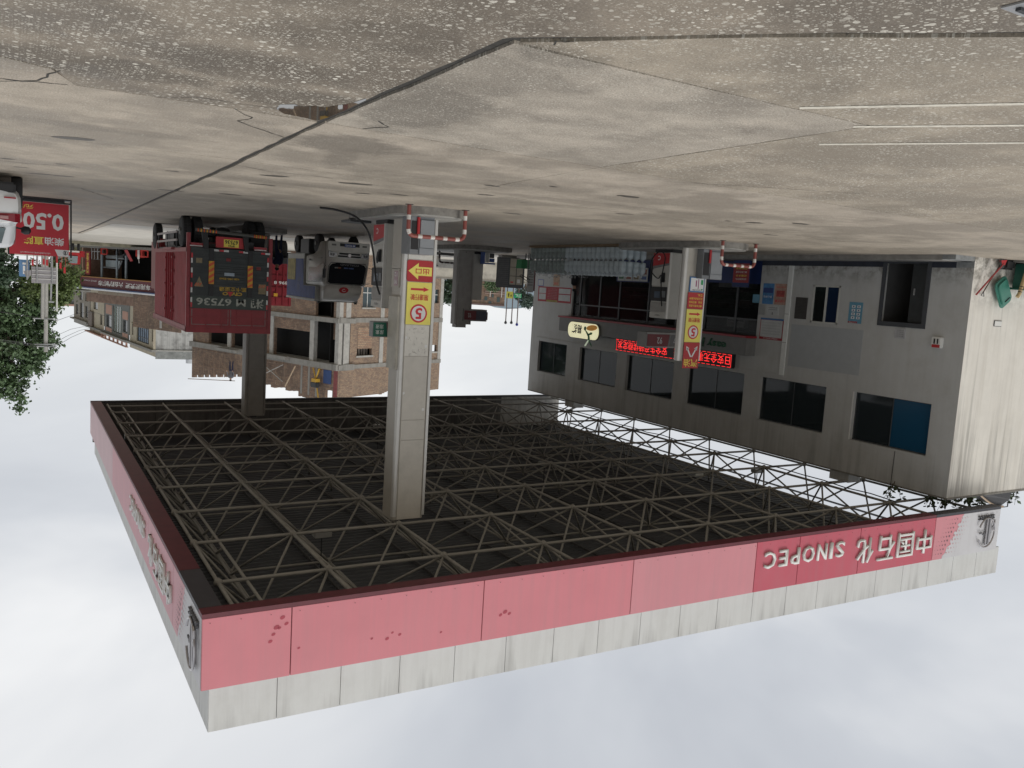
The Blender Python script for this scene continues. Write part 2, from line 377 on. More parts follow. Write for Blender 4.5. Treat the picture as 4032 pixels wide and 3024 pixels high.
slab([(-2.90, 5.09), (-4.80, 5.155), (-6.585, 5.165), (-6.615, 9.29), (-12.34, 9.48), (-40, 9.9), (-40, -20), (-28.1, -20), (-5.03, 2.99), (-3.97, 3.965)], g_tan, .010)
slab([(XL-.01, 5.14), (-4.8, 5.185), (-6.565, 5.19), (-6.60, 9.272), (-5.27, 9.27), (-3.33, 9.13), (XL, 9.085)], g_mid)
slab([(XL, 9.13), (-3.33, 9.155), (-5.27, 9.295), (-6.60, 9.295), (-6.74, 11.84), (-6.92, 13.70), (-2.955, 13.24)], g_smooth)
slab([(-6.615, 9.315), (-12.34, 9.505), (-40, 9.925), (-40, 15.6), (-22.3, 14.81), (-15.04, 14.36), (-7.9, 13.82), (-6.935, 13.72), (-6.755, 11.84)], g_smooth)
slab([(-2.97, 13.28), (-7.9, 13.86), (-15.04, 14.4), (-22.3, 14.85), (-40, 15.64), (-40, 60), (-3.46, 60), (-3.42, 49.4), (-3.07, 20.5)], g_smooth)
stm = M('asphalt_stain', (.10, .09, .075), .55, var=.25, scale=8)
def crack(pts, wd=.02):
    m = MB(); pr = []
    for i, p in enumerate(pts[:-1]):
        q = pts[i+1]; n = max(2, int(math.hypot(q[0]-p[0], q[1]-p[1])/.12))
        for k in range(n): t = k/n; pr.append((p[0]+(q[0]-p[0])*t+random.uniform(-.02, .02), p[1]+(q[1]-p[1])*t+random.uniform(-.02, .02)))
    pr.append(pts[-1])
    for a, b in zip(pr, pr[1:]):
        w1 = wd*random.uniform(.4, 1.2); d = Vector((b[0]-a[0], b[1]-a[1], 0)); n = Vector((-d.y, d.x, 0)).normalized()*w1/2
        A = Vector((a[0], a[1], .003)); B = Vector((b[0], b[1], .003)); m.quad(A-n, B-n, B+n, A+n)
    part(ground, 'crack', m, _mats['joint_tar'])
crack([(-.45, 9.15), (.2, 9.45), (1.2, 9.2)], .03); crack([(-.33, 8.53), (-.2, 9.2), (.6, 10.0)], .02); crack([(-1.9, 9.1), (-2.2, 9.45), (-2.1, 9.8), (-2.8, 10.5)], .018)
crack([(-3.3, 9.12), (-3.45, 8.8), (-3.25, 8.55)], .02); crack([(-1.2, 9.1), (-1.5, 8.8), (-2.3, 8.75)], .012)
crack([(-3.1, 5.0), (-3.05, 4.9), (-3.15, 4.82)], .015); crack([(-3.0, 13.9), (-3.6, 14.2), (-4.6, 14.1)], .015); crack([(-8, 9.6), (-9, 9.0), (-10.5, 8.2)], .012)
crack([(-1.0, 17), (-.2, 17.4), (1.5, 17.2)], .02); crack([(-1.3, 22), (-2.2, 24.5)], .03)
for k in range(30):                                   # oil spots and rubbed tyre marks
    x, y = random.uniform(-9, 1.5), random.uniform(11.5, 21)
    if k > 22: x, y = random.uniform(-16, -6), random.uniform(12, 17)
    m = MB(); a = random.uniform(.08, .3); b_ = a*random.uniform(.25, .6); an = random.uniform(0, .5)
    pts = [(x+a*cos(t)*cos(an)-b_*sin(t)*sin(an)*1, y+a*cos(t)*sin(an)+b_*sin(t)*cos(an), .003) for t in [i*2*pi/11 for i in range(11)]]
    pts = [(p[0]+random.uniform(-.03, .03), p[1]+random.uniform(-.03, .03), p[2]) for p in pts]
    m.poly(pts); part(ground, 'oil_spot', m, stm)
# puddle in the sunken corner of the slab
mb = MB(); mb.poly([(x, y, .002) for x, y in [(-2.22, 8.50), (-2.25, 8.75), (-2.38, 8.95), (-2.62, 9.0), (-2.76, 9.07), (-2.79, 8.69), (-2.79, 8.2), (-2.78, 7.65), (-2.75, 7.58), (-2.73, 7.8), (-2.70, 8.0), (-2.64, 8.12), (-2.60, 8.3), (-2.5, 8.28), (-2.42, 8.42), (-2.33, 8.38)]])
pm, pn, pl, pb = new_mat('puddle_water'); pb.inputs['Base Color'].default_value = (.05, .042, .032, 1); pb.inputs['Roughness'].default_value = .015; pb.inputs['Specular IOR Level'].default_value = 1.0; pb.inputs['IOR'].default_value = 1.5
struct('puddle', mb, pm)
lm = M('worn_line_paint', (.66, .62, .52), .7, var=.2, scale=20, dirt=.5, dirtc=(.3, .26, .2), ds=9)
def line_strip(pts, wd):
    m = MB()
    for a, b in zip(pts, pts[1:]):
        d = Vector((b[0]-a[0], b[1]-a[1], 0)); n = Vector((-d.y, d.x, 0)).normalized()*wd/2; A = Vector((*a, .004)); B = Vector((*b, .004)); m.quad(A-n, B-n, B+n, A+n)
    part(ground, 'painted_line', m, lm)
line_strip([(-5.6, 5.12), (-6.59, 3.86), (-7.5, 2.75)], .08); line_strip([(-6.5, 5.3), (-7.34, 4.26), (-8.4, 3.0)], .08); line_strip([(-7.0, 6.1), (-8.07, 4.68), (-9.2, 3.2)], .08)
mb = MB(); mb.box(-5.2, -4.45, 2.2, 2.78, .002, .012); dr = thing('drain_grate', 'grey steel drain grate at the near corner of the forecourt', 'drain grate', (-4.8, 2.5, 0))
part(dr, 'frame', mb, steel)
for k in range(7): mb = MB(); mb.box(-5.15, -4.5, 2.25+k*.075, 2.28+k*.075, .014, .028); part(dr, 'bar', mb, dark)
# pale road and verge beyond the forecourt
mb = MB(); mb.box(-60, 60, 60.2, 84, -.02, .004); struct('road', mb, ground_mat('road_concrete', (.47, .44, .38), 0, .1, .2))
mb = MB(); mb.box(-60, -3.6, 40, 60.0, .001, .012); struct('pavement', mb, M('pale_pavement', (.50, .47, .41), .8, var=.12, scale=1, dirt=.2))
mb = MB(); mb.box(-30, 40, 84.2, 84.6, -.02, .3); mb.box(-30, 40, 84.6, 140, -.02, .28); struct('verge', mb, M('verge_dirt', (.20, .19, .14), .9, var=.3, scale=2))

# ================================================================ CANOPY
ZB, ZT = 7.3, 8.58
canopy = thing('station_canopy', 'big forecourt canopy with faded red fascia over a dark steel space frame', 'canopy', (-14, 26, 7.3))
def fascia_mat(name, col, dirt=.0, fade=.25):
    return M(name, col, .5, var=.05, scale=.7, streak=.28, dirtc=tuple(c*.5+.12 for c in col), dirt=fade, ds=.35)
pinkA = fascia_mat('faded_pink_panel', (.66, .22, .255), fade=.25)
pinkB = fascia_mat('faded_red_panel', (.55, .10, .14), fade=.3)
pinkC = fascia_mat('pale_pink_panel', (.66, .265, .30), fade=.25)
pinkD = fascia_mat('side_pink_panel', (.72, .37, .41), fade=.3)
whiteP = M('white_emblem_panel', (.62, .62, .64), .45, var=.05, scale=.8, streak=.2, dirtc=(.4, .4, .4))
greyP = M('pale_grey_parapet', (.66, .67, .655), .5, var=.04, scale=.8, streak=.22, dirtc=(.36, .35, .32), dirt=.25, ds=.8)
seam = M('seam_dark', (.06, .05, .05), .8)
GAP = .008
def fpanel(a0, a1, mat, front=True, z0=ZB+.04, z1=ZT, off=0, name='fascia_panel', pts=None):
    a0, a1 = sorted((a0, a1)); m = MB()
    if pts is None: gp_ = .0045 if 'parapet' in name else GAP; pts = [(a0+gp_, z0), (a1-gp_, z0), (a1-gp_, z1), (a0+gp_, z1)]
    if front: m.prism([(a, 14.0+off, z) for a, z in pts], (0, .05, 0))
    else: m.prism([(-2.62-off, a, z) for a, z in pts], (-.05, 0, 0))
    return part(canopy, name, m, mat, bevel=.004)
# front, red band (right to left seen from the forecourt)
fr = [(-2.62, -4.11, pinkA), (-4.11, -7.89, pinkA), (-7.89, -11.58, pinkA), (-11.58, -15.31, pinkC), (-15.31, -16.8, pinkB), (-16.8, -19.1, pinkB), (-19.1, -22.3, pinkB)]
for a, b, m in fr: fpanel(a, b, m)
tear = [(-23.62, ZB+.04), (-23.5, 7.45), (-23.52, 7.55), (-23.36, 7.62), (-23.38, 7.78), (-23.22, 7.84), (-23.2, 8.0), (-23.08, 8.06), (-23.1, 8.2), (-22.96, 8.26), (-22.9, 8.42), (-22.78, 8.5), (-22.76, ZT)]
fpanel(0, 0, pinkC, pts=tear+[(-22.31, ZT), (-22.31, ZB+.04)])
fpanel(0, 0, whiteP, pts=[(-25.45, ZB+.04)]+tear+[(-25.45, ZT)])
for i in range(20):
    a = -2.78-1.157*i; fpanel(a, a-1.157 if i < 19 else -25.9, greyP, z0=8.60, z1=9.42, off=.16, name='parapet_panel')
# side, red band
fpanel(14.0, 14.9, whiteP, False, pts=[(14.05, ZB+.04), (15.64, ZB+.04), (15.7, 7.5), (15.78, 7.6), (15.85, 7.8), (16.0, 7.95), (16.02, 8.15), (16.2, 8.3), (16.35, ZT), (14.05, ZT)])
fpanel(0, 0, pinkD, False, pts=[(15.65, ZB+.04), (16.9, ZB+.04), (16.9, ZT), (16.36, ZT), (16.21, 8.3), (16.03, 8.15), (16.01, 7.95), (15.86, 7.8), (15.79, 7.6), (15.71, 7.5)])
for a, b, m in [(16.91, 20.5, pinkD), (20.5, 24.1, pinkD), (24.1, 28.8, pinkD), (28.8, 33, M('bleached_pink_panel', (.70, .48, .51), .5, var=.06, scale=.8, streak=.2, dirtc=(.5, .42, .42))), (33, 37.98, _mats['bleached_pink_panel'])]: fpanel(a, b, m, False)
for i in range(20):
    a = 14.16+1.19*i; fpanel(a, a+1.19, greyP, False, z0=8.60, z1=9.42, off=.16, name='parapet_panel')
rv = MB()
for i in range(46): rv.lathe((-2.75-i*.5, 13.993, 7.42), [(.008, 0), (.006, -.004)], 6, 'y')
part(canopy, 'panel_rivets', rv, seam, kind='stuff')
# ledge between bands, backing
mb = MB(); mb.box(-25.45, -2.63, 14.05, 14.2, 8.56, 8.595); mb.box(-2.8, -2.67, 14.2, 37.9, 8.56, 8.595); part(canopy, 'ledge', mb, M('ledge_grey', (.3, .3, .29), .6))
mb = MB(); mb.box(-25.44, -2.63, 14.055, 14.075, 7.33, 8.57); mb.box(-2.69, -2.675, 14.08, 37.9, 7.33, 8.57); mb.box(-25.8, -2.85, 14.215, 14.235, 8.6, 9.40); mb.box(-2.86, -2.845, 14.24, 37.9, 8.6, 9.40); part(canopy, 'fascia_backing', mb, seam)
# soffit trim under the fascia
trimR = M('maroon_soffit', (.13, .025, .035), .5, var=.15); trimD = M('dark_soffit', (.05, .05, .06), .5)
mb = MB(); mb.box(-22.3, -2.62, 14.0, 14.30, 7.26, 7.335); part(canopy, 'soffit_trim', mb, trimR)
mb = MB(); mb.box(-25.45, -22.31, 14.0, 14.30, 7.26, 7.335); part(canopy, 'soffit_trim', mb, trimD)
mb = MB(); mb.box(-3.0, -2.62, 16.3, 37.98, 7.26, 7.335); part(canopy, 'soffit_trim', mb, trimR)
mb = MB(); mb.box(-3.0, -2.62, 14.31, 16.29, 7.26, 7.335); part(canopy, 'soffit_trim', mb, trimD)
# far fascia, inner face panels, seen from below
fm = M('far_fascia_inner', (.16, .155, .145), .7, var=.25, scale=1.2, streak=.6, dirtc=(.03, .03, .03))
for i in range(19):
    a = -2.7-1.19*i; mb = MB(); mb.box(a-1.182, a, 37.9, 37.96, 7.33, 8.95); part(canopy, 'far_panel', mb, fm if i < 16 else M('far_fascia_pale', (.5, .49, .46), .6, streak=.4, dirtc=(.2, .19, .18)))
for i in range(9):
    mb = MB(); mb.box(-2.93, -2.90, 14.4+i*2.6, 14.4+i*2.6+2.59, 7.34, 8.95); part(canopy, 'inner_panel', mb, fm)
for i in range(9):
    mb = MB(); mb.box(-2.9-i*2.45-2.44, -2.9-i*2.45, 14.10, 14.14, 7.34, 8.55); part(canopy, 'inner_panel', mb, fm)
mb = MB(); mb.box(-25.3, -2.63, 37.97, 38.02, 7.28, 8.6); part(canopy, 'far_fascia', mb, pinkB)
mb = MB(); mb.box(-25.3, -2.62, 37.86, 38.04, 7.26, 7.33); part(canopy, 'soffit_trim', mb, trimD)
# corrugated roof sheet
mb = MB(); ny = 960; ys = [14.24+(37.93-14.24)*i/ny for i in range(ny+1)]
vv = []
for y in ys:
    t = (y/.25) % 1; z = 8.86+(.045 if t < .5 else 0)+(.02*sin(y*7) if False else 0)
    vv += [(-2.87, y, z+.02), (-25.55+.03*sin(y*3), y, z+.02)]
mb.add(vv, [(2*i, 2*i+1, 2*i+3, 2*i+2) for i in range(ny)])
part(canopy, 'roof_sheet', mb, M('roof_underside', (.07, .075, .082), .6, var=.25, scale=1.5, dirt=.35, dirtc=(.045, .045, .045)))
# purlins along the depth
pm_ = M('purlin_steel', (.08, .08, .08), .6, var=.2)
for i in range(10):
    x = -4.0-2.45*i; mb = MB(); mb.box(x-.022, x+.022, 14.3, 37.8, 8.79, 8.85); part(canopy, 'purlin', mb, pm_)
# space frame: shared unit cylinders
framem = M('space_frame_paint', (.29, .28, .255), .6, var=.25, scale=6, dirt=.4, dirtc=(.09, .07, .05))
def unit_cyl(r, n=8):
    m = MB(); m.tube([(0, 0, 0), (0, 0, 1)], r, n); me = m.mesh('bar'); me.materials.append(framem)
    for p in me.polygons: p.use_smooth = len(p.vertices) == 4
    return me
cy_b, cy_t, cy_d = unit_cyl(.038), unit_cyl(.032), unit_cyl(.029)
sb = MB(); sb.lathe((0, 0, 0), [(.02, -.085), (.065, -.055), (.085, 0), (.065, .055), (.02, .085)], 10); ball = sb.mesh('node'); ball.materials.append(framem)
for p in ball.polygons: p.use_smooth = True
co = Vector(canopy.location)
def bar(name, a, b, me):
    a, b = Vector(a), Vector(b); d = b-a
    o = bpy.data.objects.new(name, me); COL.objects.link(o); o.parent = canopy
    o.matrix_local = Matrix.Translation(a-co) @ d.to_track_quat('Z', 'Y').to_matrix().to_4x4() @ Matrix.Diagonal((1, 1, d.length, 1))
def node(a):
    o = bpy.data.objects.new('node_ball', ball); COL.objects.link(o); o.parent = canopy; o.location = Vector(a)-co
BX = [-3.22, -5.33, -7.85, -10.35, -12.85, -15.35, -17.82, -20.25, -22.65, -24.7]
BY = [15.75, 18.25, 20.75, 23.22, 25.68, 28.15, 30.65, 33.2, 35.65]
zc = 7.38; zt = 8.55
for i, x in enumerate(BX):
    for j, y in enumerate(BY):
        node((x, y, zc))
        if i+1 < len(BX): bar('bottom_chord', (x, y, zc), (BX[i+1], y, zc), cy_b)
        if j+1 < len(BY): bar('bottom_chord', (x, y, zc), (x, BY[j+1], zc), cy_b)
    bar('bottom_chord', (x, 14.3, zc), (x, BY[0], zc), cy_b); bar('bottom_chord', (x, BY[-1], zc), (x, 37.8, zc), cy_b)
bar('bottom_chord', (-3.22, 37.2, zc), (-24.7, 37.2, zc), cy_b)
TX = [(a+b)/2 for a, b in zip(BX, BX[1:])]; TY = [14.5]+[(a+b)/2 for a, b in zip(BY, BY[1:])]+[36.9]
diags = []
for i, x in enumerate(TX):
    for j, y in enumerate(TY):
        node((x, y, zt))
        if i+1 < len(TX): bar('top_chord', (x, y, zt), (TX[i+1], y, zt), cy_t)
        if j+1 < len(TY): bar('top_chord', (x, y, zt), (x, TY[j+1], zt), cy_t)
        bar('purlin_post', (x, y, zt), (x, y, 8.76), cy_d)
        for bx in (BX[i], BX[i+1]):
            for jj in (j-1, j):
                if 0 <= jj < len(BY): diags.append(((x, y, zt), (bx, BY[jj], zc)))
diags.sort(key=lambda d: d[0][1]**2+d[0][0]**2)
for a, b in diags[:300]: bar('diagonal_bar', a, b, cy_d)
rest = MB()
for a, b in diags[300:]: rest.tube([a, b], .028, 6)
if rest.v: part(canopy, 'far_diagonal_bars', rest, framem, kind='stuff')
# inner walkway ladder beam beside the side fascia
for dz in (0, .35): bar('ladder_rail', (-3.75, 14.4, 7.42+dz), (-3.75, 37.7, 7.42+dz), cy_t)
for k in range(16): bar('ladder_rung', (-3.75, 15+k*1.45, 7.42), (-3.75, 15.7+k*1.45, 7.77), cy_d)
# dead lamps and a camera on the frame
def lamp_box(x, y, lab, zq=7.55):
    t = thing('canopy_light', lab, 'ceiling light', (x, y, zq)); mb = MB()
    mb.box(-.2, .2, -.14, .14, -.06, .06); part(t, 'housing', mb, M('lamp_grey', (.3, .3, .29), .5), local=True, bevel=.01)
    mb = MB(); mb.box(-.16, .16, -.10, .10, -.075, -.062); part(t, 'lens', mb, M('lamp_glass', (.4, .4, .38), .2), local=True)
    mb = MB(); mb.tube([(0, 0, .06), (0, 0, 1.0)], .015, 6); part(t, 'stem', mb, dark, local=True)
lamp_box(-6.1, 18.6, 'unlit box lamp hanging from the frame between the side fascia and the near column')
lamp_box(-16.0, 24.6, 'unlit box lamp hanging over the middle of the canopy', 7.7)
lamp_box(-13.4, 33.8, 'unlit box lamp at the far end of the canopy frame', 7.9)
lamp_box(-23.9, 22.2, 'unlit floodlight silhouetted against the sky in the roof gap', 7.9)
t = thing('security_camera', 'small bullet camera on a frame bar in front of the roof gap', 'security camera', (-19.6, 20.9, 7.5)); mb = MB()
mb.tube([(0, 0, 0), (-.28, -.06, -.02)], .06, 10); part(t, 'housing', mb, white, local=True, smooth=True); mb = MB(); mb.tube([(0, 0, -.1), (0, 0, .02)], .015, 6); part(t, 'bracket', mb, dark, local=True)
mb = MB(); pts = [(-22.65+.05*sin(k), 15.5+k*.9, 7.30-.05*abs(sin(k*1.7))) for k in range(24)]; mb.tube(pts, .018, 5)
solo('cable', 'black cable slung along the frame beam over the shop front', 'cable', mb, black, (-22.65, 15.5, 7.3))
# raised letters on the front fascia
let = M('raised_letter_white', (.74, .74, .71), .45, var=.04, dirt=.25, dirtc=(.35, .33, .3), ds=3)
for ch, x0, wd in zip('中国石化', (-22.14, -21.32, -20.5, -19.62), (.66, .68, .68, .66)):
    text(canopy, ch, (x0, 14.0, 7.62), X_, Z_, wd, .68, let, name='raised_character', depth=.055, bold=.004, off=.0)
x = -18.45
for ch, wd in zip('SINOPEC', (.33, .1, .35, .42, .31, .29, .38)):
    text(canopy, ch, (x, 14.0, 7.60), X_, Z_, wd, .42, let, name='raised_letter', depth=.05, bold=.012, off=.0); x += wd+.115
for ch, y0 in zip('中国石化', (17.0, 17.83, 18.66, 19.5)):
    text(canopy, ch, (-2.62, y0, 7.62), Y_, Z_, .66, .66, let, name='raised_character', depth=.055, bold=.004, off=.0)
y = 20.95
for ch, wd in zip('SINOPEC', (.33, .1, .35, .42, .31, .29, .38)):
    text(canopy, ch, (-2.62, y, 7.62), Y_, Z_, wd, .42, let, name='raised_letter', depth=.05, bold=.012, off=.0); y += wd+.11
# emblems: chrome ring, bars, small name, halftone dots
chrome = M('dull_chrome', (.42, .40, .40), .28, metal=.9, var=.2, scale=3); dotd = M('halftone_dark', (.22, .12, .14), .6); dotl = M('halftone_pink', (.60, .30, .33), .6); emblem_dk = M('emblem_dark', (.12, .12, .13), .5)  # last one: dark tone of the emblem's middle bar, wave and small name
def emblem(cx_, front):
    def pt(a, z, o): return (a, 14.0-o, z) if front else (-2.62+o, a, z)
    cz = 7.98; r = .46; sg = 1
    mb = MB(); pts = [pt(cx_-r*.86*cos(t)*sg, cz+r*sin(t)*.95, .07) for t in [pi*(.86)-k*2*pi*.86/36*1.0 for k in range(37)]]
    mb.tube(pts, .024, 8); part(canopy, 'emblem_ring', mb, chrome, smooth=True)
    for k, (dx, wq) in enumerate(((.02, .03), (.09, .03), (.16, .03))):
        mb = MB(); a = cx_-dx; mb.tube([pt(a, 7.56, .06), pt(a, cz+.38-k*.02, .06)], wq, 6); part(canopy, 'emblem_bar', mb, chrome if k != 1 else emblem_dk)
    mb = MB(); mb.tube([pt(cx_-.22, 7.6, .05), pt(cx_-.36, 7.62, .07), pt(cx_-.36, 7.74, .07), pt(cx_-.27, 7.84, .07), pt(cx_-.38, 7.96, .06)], .022, 6); part(canopy, 'emblem_swirl', mb, chrome, smooth=True)
    mb = MB(); pts = [pt(cx_+.34-k*.045, cz-.02+.03*sin(k*1.9)+.01*k, .05) for k in range(9)]; mb.tube(pts, .018, 5); part(canopy, 'emblem_wave', mb, emblem_dk, smooth=True)
    if front: text(canopy, 'SINOPEC', (cx_-.38, 14.0, 7.46), X_, Z_, .78, .13, emblem_dk, name='emblem_lettering', depth=.05, bold=.02, off=0)
    else: text(canopy, 'SINOPEC', (-2.62, cx_-.38, 7.46), Y_, Z_, .78, .13, emblem_dk, name='emblem_lettering', depth=.05, bold=.02, off=0)
emblem(-24.72, True); emblem(14.6, False)
def disc(pc, ax1, ax2, r, n=9): return [tuple(Vector(pc)+Vector(ax1)*r*cos(2*pi*k/n)+Vector(ax2)*r*sin(2*pi*k/n)) for k in range(n)]
for grp, mat, sx_ in (('l', dotl, -1), ('d', dotd, 1)):
    mb = MB(); mb2 = MB()
    for row in range(9):
        z = 7.46+row*.12
        edge = -23.5+(z-7.34)*.62; e2 = 15.68+(z-7.34)*.5
        for k in range(4):
            rr = (.034-.008*k)*(1-.09*abs(row-4.2))
            if rr > .006:
                mb.poly(disc((edge+sx_*(.12+.13*k), 13.994, z), (1, 0, 0), (0, 0, 1), rr)); mb2.poly(disc((-2.612, e2-sx_*-1*(.12+.12*k) if sx_ > 0 else e2-(.12+.12*k), z), (0, 1, 0), (0, 0, 1), rr))
    part(canopy, 'printed_dots', mb, mat); part(canopy, 'printed_dots', mb2, mat)
mb = MB()
for x, z, r in [(-3.95, 7.5, .035), (-4.02, 7.62, .03), (-3.9, 7.68, .025), (-3.8, 7.78, .028), (-3.75, 7.9, .03), (-3.85, 7.66, .04), (-4.25, 8.1, .02), (-5.6, 8.15, .02), (-5.9, 8.2, .03), (-6.0, 8.1, .02), (-6.15, 8.16, .025), (-7.0, 8.25, .02), (-8.3, 8.1, .03), (-8.4, 8.05, .04), (-8.5, 8.1, .03)]:
    mb.poly(disc((x, 13.996, z), (1.3, 0, .3), (0, 0, 1), r, 8))
part(canopy, 'paint_blotches', mb, M('blotch_red', (.42, .06, .09), .6), kind='stuff')

# ================================================================ COLUMNS AND ISLANDS
def rounded_rect(x0, x1, y0, y1, r, n=5):
    pts = []
    for cx_, cy_, a0 in ((x1-r, y1-r, 0), (x0+r, y1-r, pi/2), (x0+r, y0+r, pi), (x1-r, y0+r, 1.5*pi)):
        for k in range(n+1): a = a0+pi/2*k/n; pts.append((cx_+r*cos(a), cy_+r*sin(a)))
    return pts
scr = M('scuffed_panel', (.70, .675, .61), .4, metal=.05, var=.05, dirt=.25, dirtc=(.25, .22, .18), ds=7)
dimc = M('shade_toned_cladding', (.24, .225, .20), .5, metal=.05, var=.08, dirt=.2)  # cladding of the second column, with the canopy's shade put into its colour
def column(label, x0, x1, y0, y1, dim=False):
    t = thing('canopy_column', label, 'column', ((x0+x1)/2, y0, .2))
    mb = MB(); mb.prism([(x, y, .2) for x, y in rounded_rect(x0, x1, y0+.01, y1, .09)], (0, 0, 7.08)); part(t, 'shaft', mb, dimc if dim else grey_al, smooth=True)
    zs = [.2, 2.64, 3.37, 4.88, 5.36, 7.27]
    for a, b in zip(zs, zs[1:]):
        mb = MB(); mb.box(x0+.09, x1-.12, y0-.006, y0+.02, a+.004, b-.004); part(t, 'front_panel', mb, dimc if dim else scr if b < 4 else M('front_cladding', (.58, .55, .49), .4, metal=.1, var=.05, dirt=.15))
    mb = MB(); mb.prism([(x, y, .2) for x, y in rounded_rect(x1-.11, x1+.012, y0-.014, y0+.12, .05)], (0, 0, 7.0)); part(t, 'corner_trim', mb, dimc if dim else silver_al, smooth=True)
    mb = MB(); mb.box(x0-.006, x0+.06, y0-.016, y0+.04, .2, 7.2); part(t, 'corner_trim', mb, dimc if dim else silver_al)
    mb = MB()
    mb.box((x0+x1)/2-.12, (x0+x1)/2+.12, (y0+y1)/2-.12, (y0+y1)/2+.12, 7.28, 7.36); part(t, 'cap_plate', mb, dark)
    return t
c1 = column('tall grey clad canopy column with exit arrow and speed limit posters', -8.48, -7.67, 18.24, 18.92)
mb = MB(); mb.box(-7.668, -7.60, 18.3, 18.86, 2.0, 3.7); part(c1, 'side_box', mb, M('beige_box', (.44, .42, .36), .5), bevel=.01)
mb = MB(); mb.box(-7.668, -7.64, 18.33, 18.84, .22, 1.36); part(c1, 'side_panel', mb, grey_al)
mb = MB(); mb.box(-7.668, -7.635, 18.38, 18.82, 1.38, 1.8); part(c1, 'number_plate_frame', mb, grey_al)
pk = M('plate_pink', (.42, .30, .33), .5); mb = MB(); mb.box(-7.636, -7.63, 18.44, 18.66, 1.42, 1.76); part(c1, 'number_plate', mb, pk)
for k, s_ in enumerate(('90', '12')): text(c1, s_, (-7.63, 18.47, 1.62-.17*k), Y_, Z_, .16, .1, textw, bold=.01)
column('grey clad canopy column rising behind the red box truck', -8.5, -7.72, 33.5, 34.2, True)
def rrect_pts(x0, x1, z0, z1, y, r=.03, n=3): return [(a, y, b) for a, b in rounded_rect(x0, x1, z0, z1, r, n)]
# exit sign on column
t = thing('exit_sign', 'red exit sign with yellow arrow on the near column', 'sign', (-8.08, 18.22, 1.16))
mb = MB(); mb.prism(rrect_pts(-8.41, -7.76, 1.15, 1.64, 18.215, .05), (0, .012, 0)); part(t, 'panel', mb, red)
mb = MB(); yy = 18.211
mb.poly([(-7.79, yy, 1.40), (-8.04, yy, 1.21), (-8.04, yy, 1.30), (-8.38, yy, 1.30), (-8.38, yy, 1.50), (-8.04, yy, 1.50), (-8.04, yy, 1.59)]); part(t, 'arrow', mb, yellow)
text(t, '出口', (-8.31, 18.21, 1.335), X_, Z_, .34, .13, textr, bold=.012)
t = thing('speed_limit_sign', 'yellow speed limit 5 poster next to the exit arrow sign on the near column', 'sign', (-8.09, 18.22, 1.66))
mb = MB(); mb.box(-8.40, -7.78, 18.213, 18.228, 1.655, 2.63); part(t, 'panel', mb, yellow)
def speed_art(t, xc, zlo, sc, yf, wtxt=.44):
    mb = MB(); a = xc-.22*sc
    mb.poly([(xc+.22*sc, yf, zlo+.12*sc), (xc-.1*sc, yf, zlo+.12*sc), (xc-.1*sc, yf, zlo+.09*sc), (xc-.24*sc, yf, zlo+.145*sc), (xc-.1*sc, yf, zlo+.2*sc), (xc-.1*sc, yf, zlo+.17*sc), (xc+.22*sc, yf, zlo+.17*sc)]); part(t, 'arrow', mb, textr)
    text(t, '限速行驶', (xc-wtxt/2*sc, yf, zlo+.26*sc), X_, Z_, wtxt*sc, .14*sc, textr, bold=.012)
    mb = MB(); cz = zlo+.7*sc
    mb.poly(disc((xc, yf-.001, cz), (1, 0, 0), (0, 0, 1), .215*sc, 28)); part(t, 'ring', mb, textr)
    mb = MB(); mb.poly(disc((xc, yf-.0035, cz), (1, 0, 0), (0, 0, 1), .175*sc, 28)); part(t, 'disc', mb, textw)
    text(t, '5', (xc-.085*sc, yf-.004, cz-.13*sc), X_, Z_, .17*sc, .26*sc, textr, bold=.03)
speed_art(t, -8.09, 1.67, 1.0, 18.209)
# island kerbs
conc = M('kerb_concrete', (.22, .21, .19), .85, var=.2, scale=6, dirt=.5, dirtc=(.07, .065, .055), ds=5)
def island(label, x0, x1, y0, y1):
    t = thing('pump_island', label, 'kerbed island', ((x0+x1)/2, (y0+y1)/2, 0)); r = (x1-x0)/2; cx_ = (x0+x1)/2
    pts = [(cx_+r*cos(a), y0+r*.75*(1+sin(a))-0*r) for a in [pi+k*pi/14 for k in range(15)]]+[(cx_+r*cos(a), y1-r+r*sin(a)) for a in [k*pi/14 for k in range(15)]]
    mb = MB(); mb.prism([(x, y, .0) for x, y in pts], (0, 0, .17)); part(t, 'kerb', mb, conc)
    pin = [(cx_+(x-cx_)*.9, (y0+y1)/2+(y-(y0+y1)/2)*.985) for x, y in pts]
    mb = MB(); mb.prism([(x, y, .17) for x, y in pin], (0, 0, .03)); part(t, 'top_slab', mb, M('island_top', (.40, .39, .36), .8, var=.15, dirt=.3))
    return t
island('raised kerb island under the near column and its pump', -8.95, -7.25, 17.25, 21.6)
island('raised kerb island holding the gasoline pump before the shop', -18.6, -16.9, 18.0, 23.0)
island('raised kerb island under the column behind the truck', -9.0, -7.2, 32.3, 39)
island('raised kerb island of the distant dark pump', -18.9, -16.2, 32.0, 37.5)
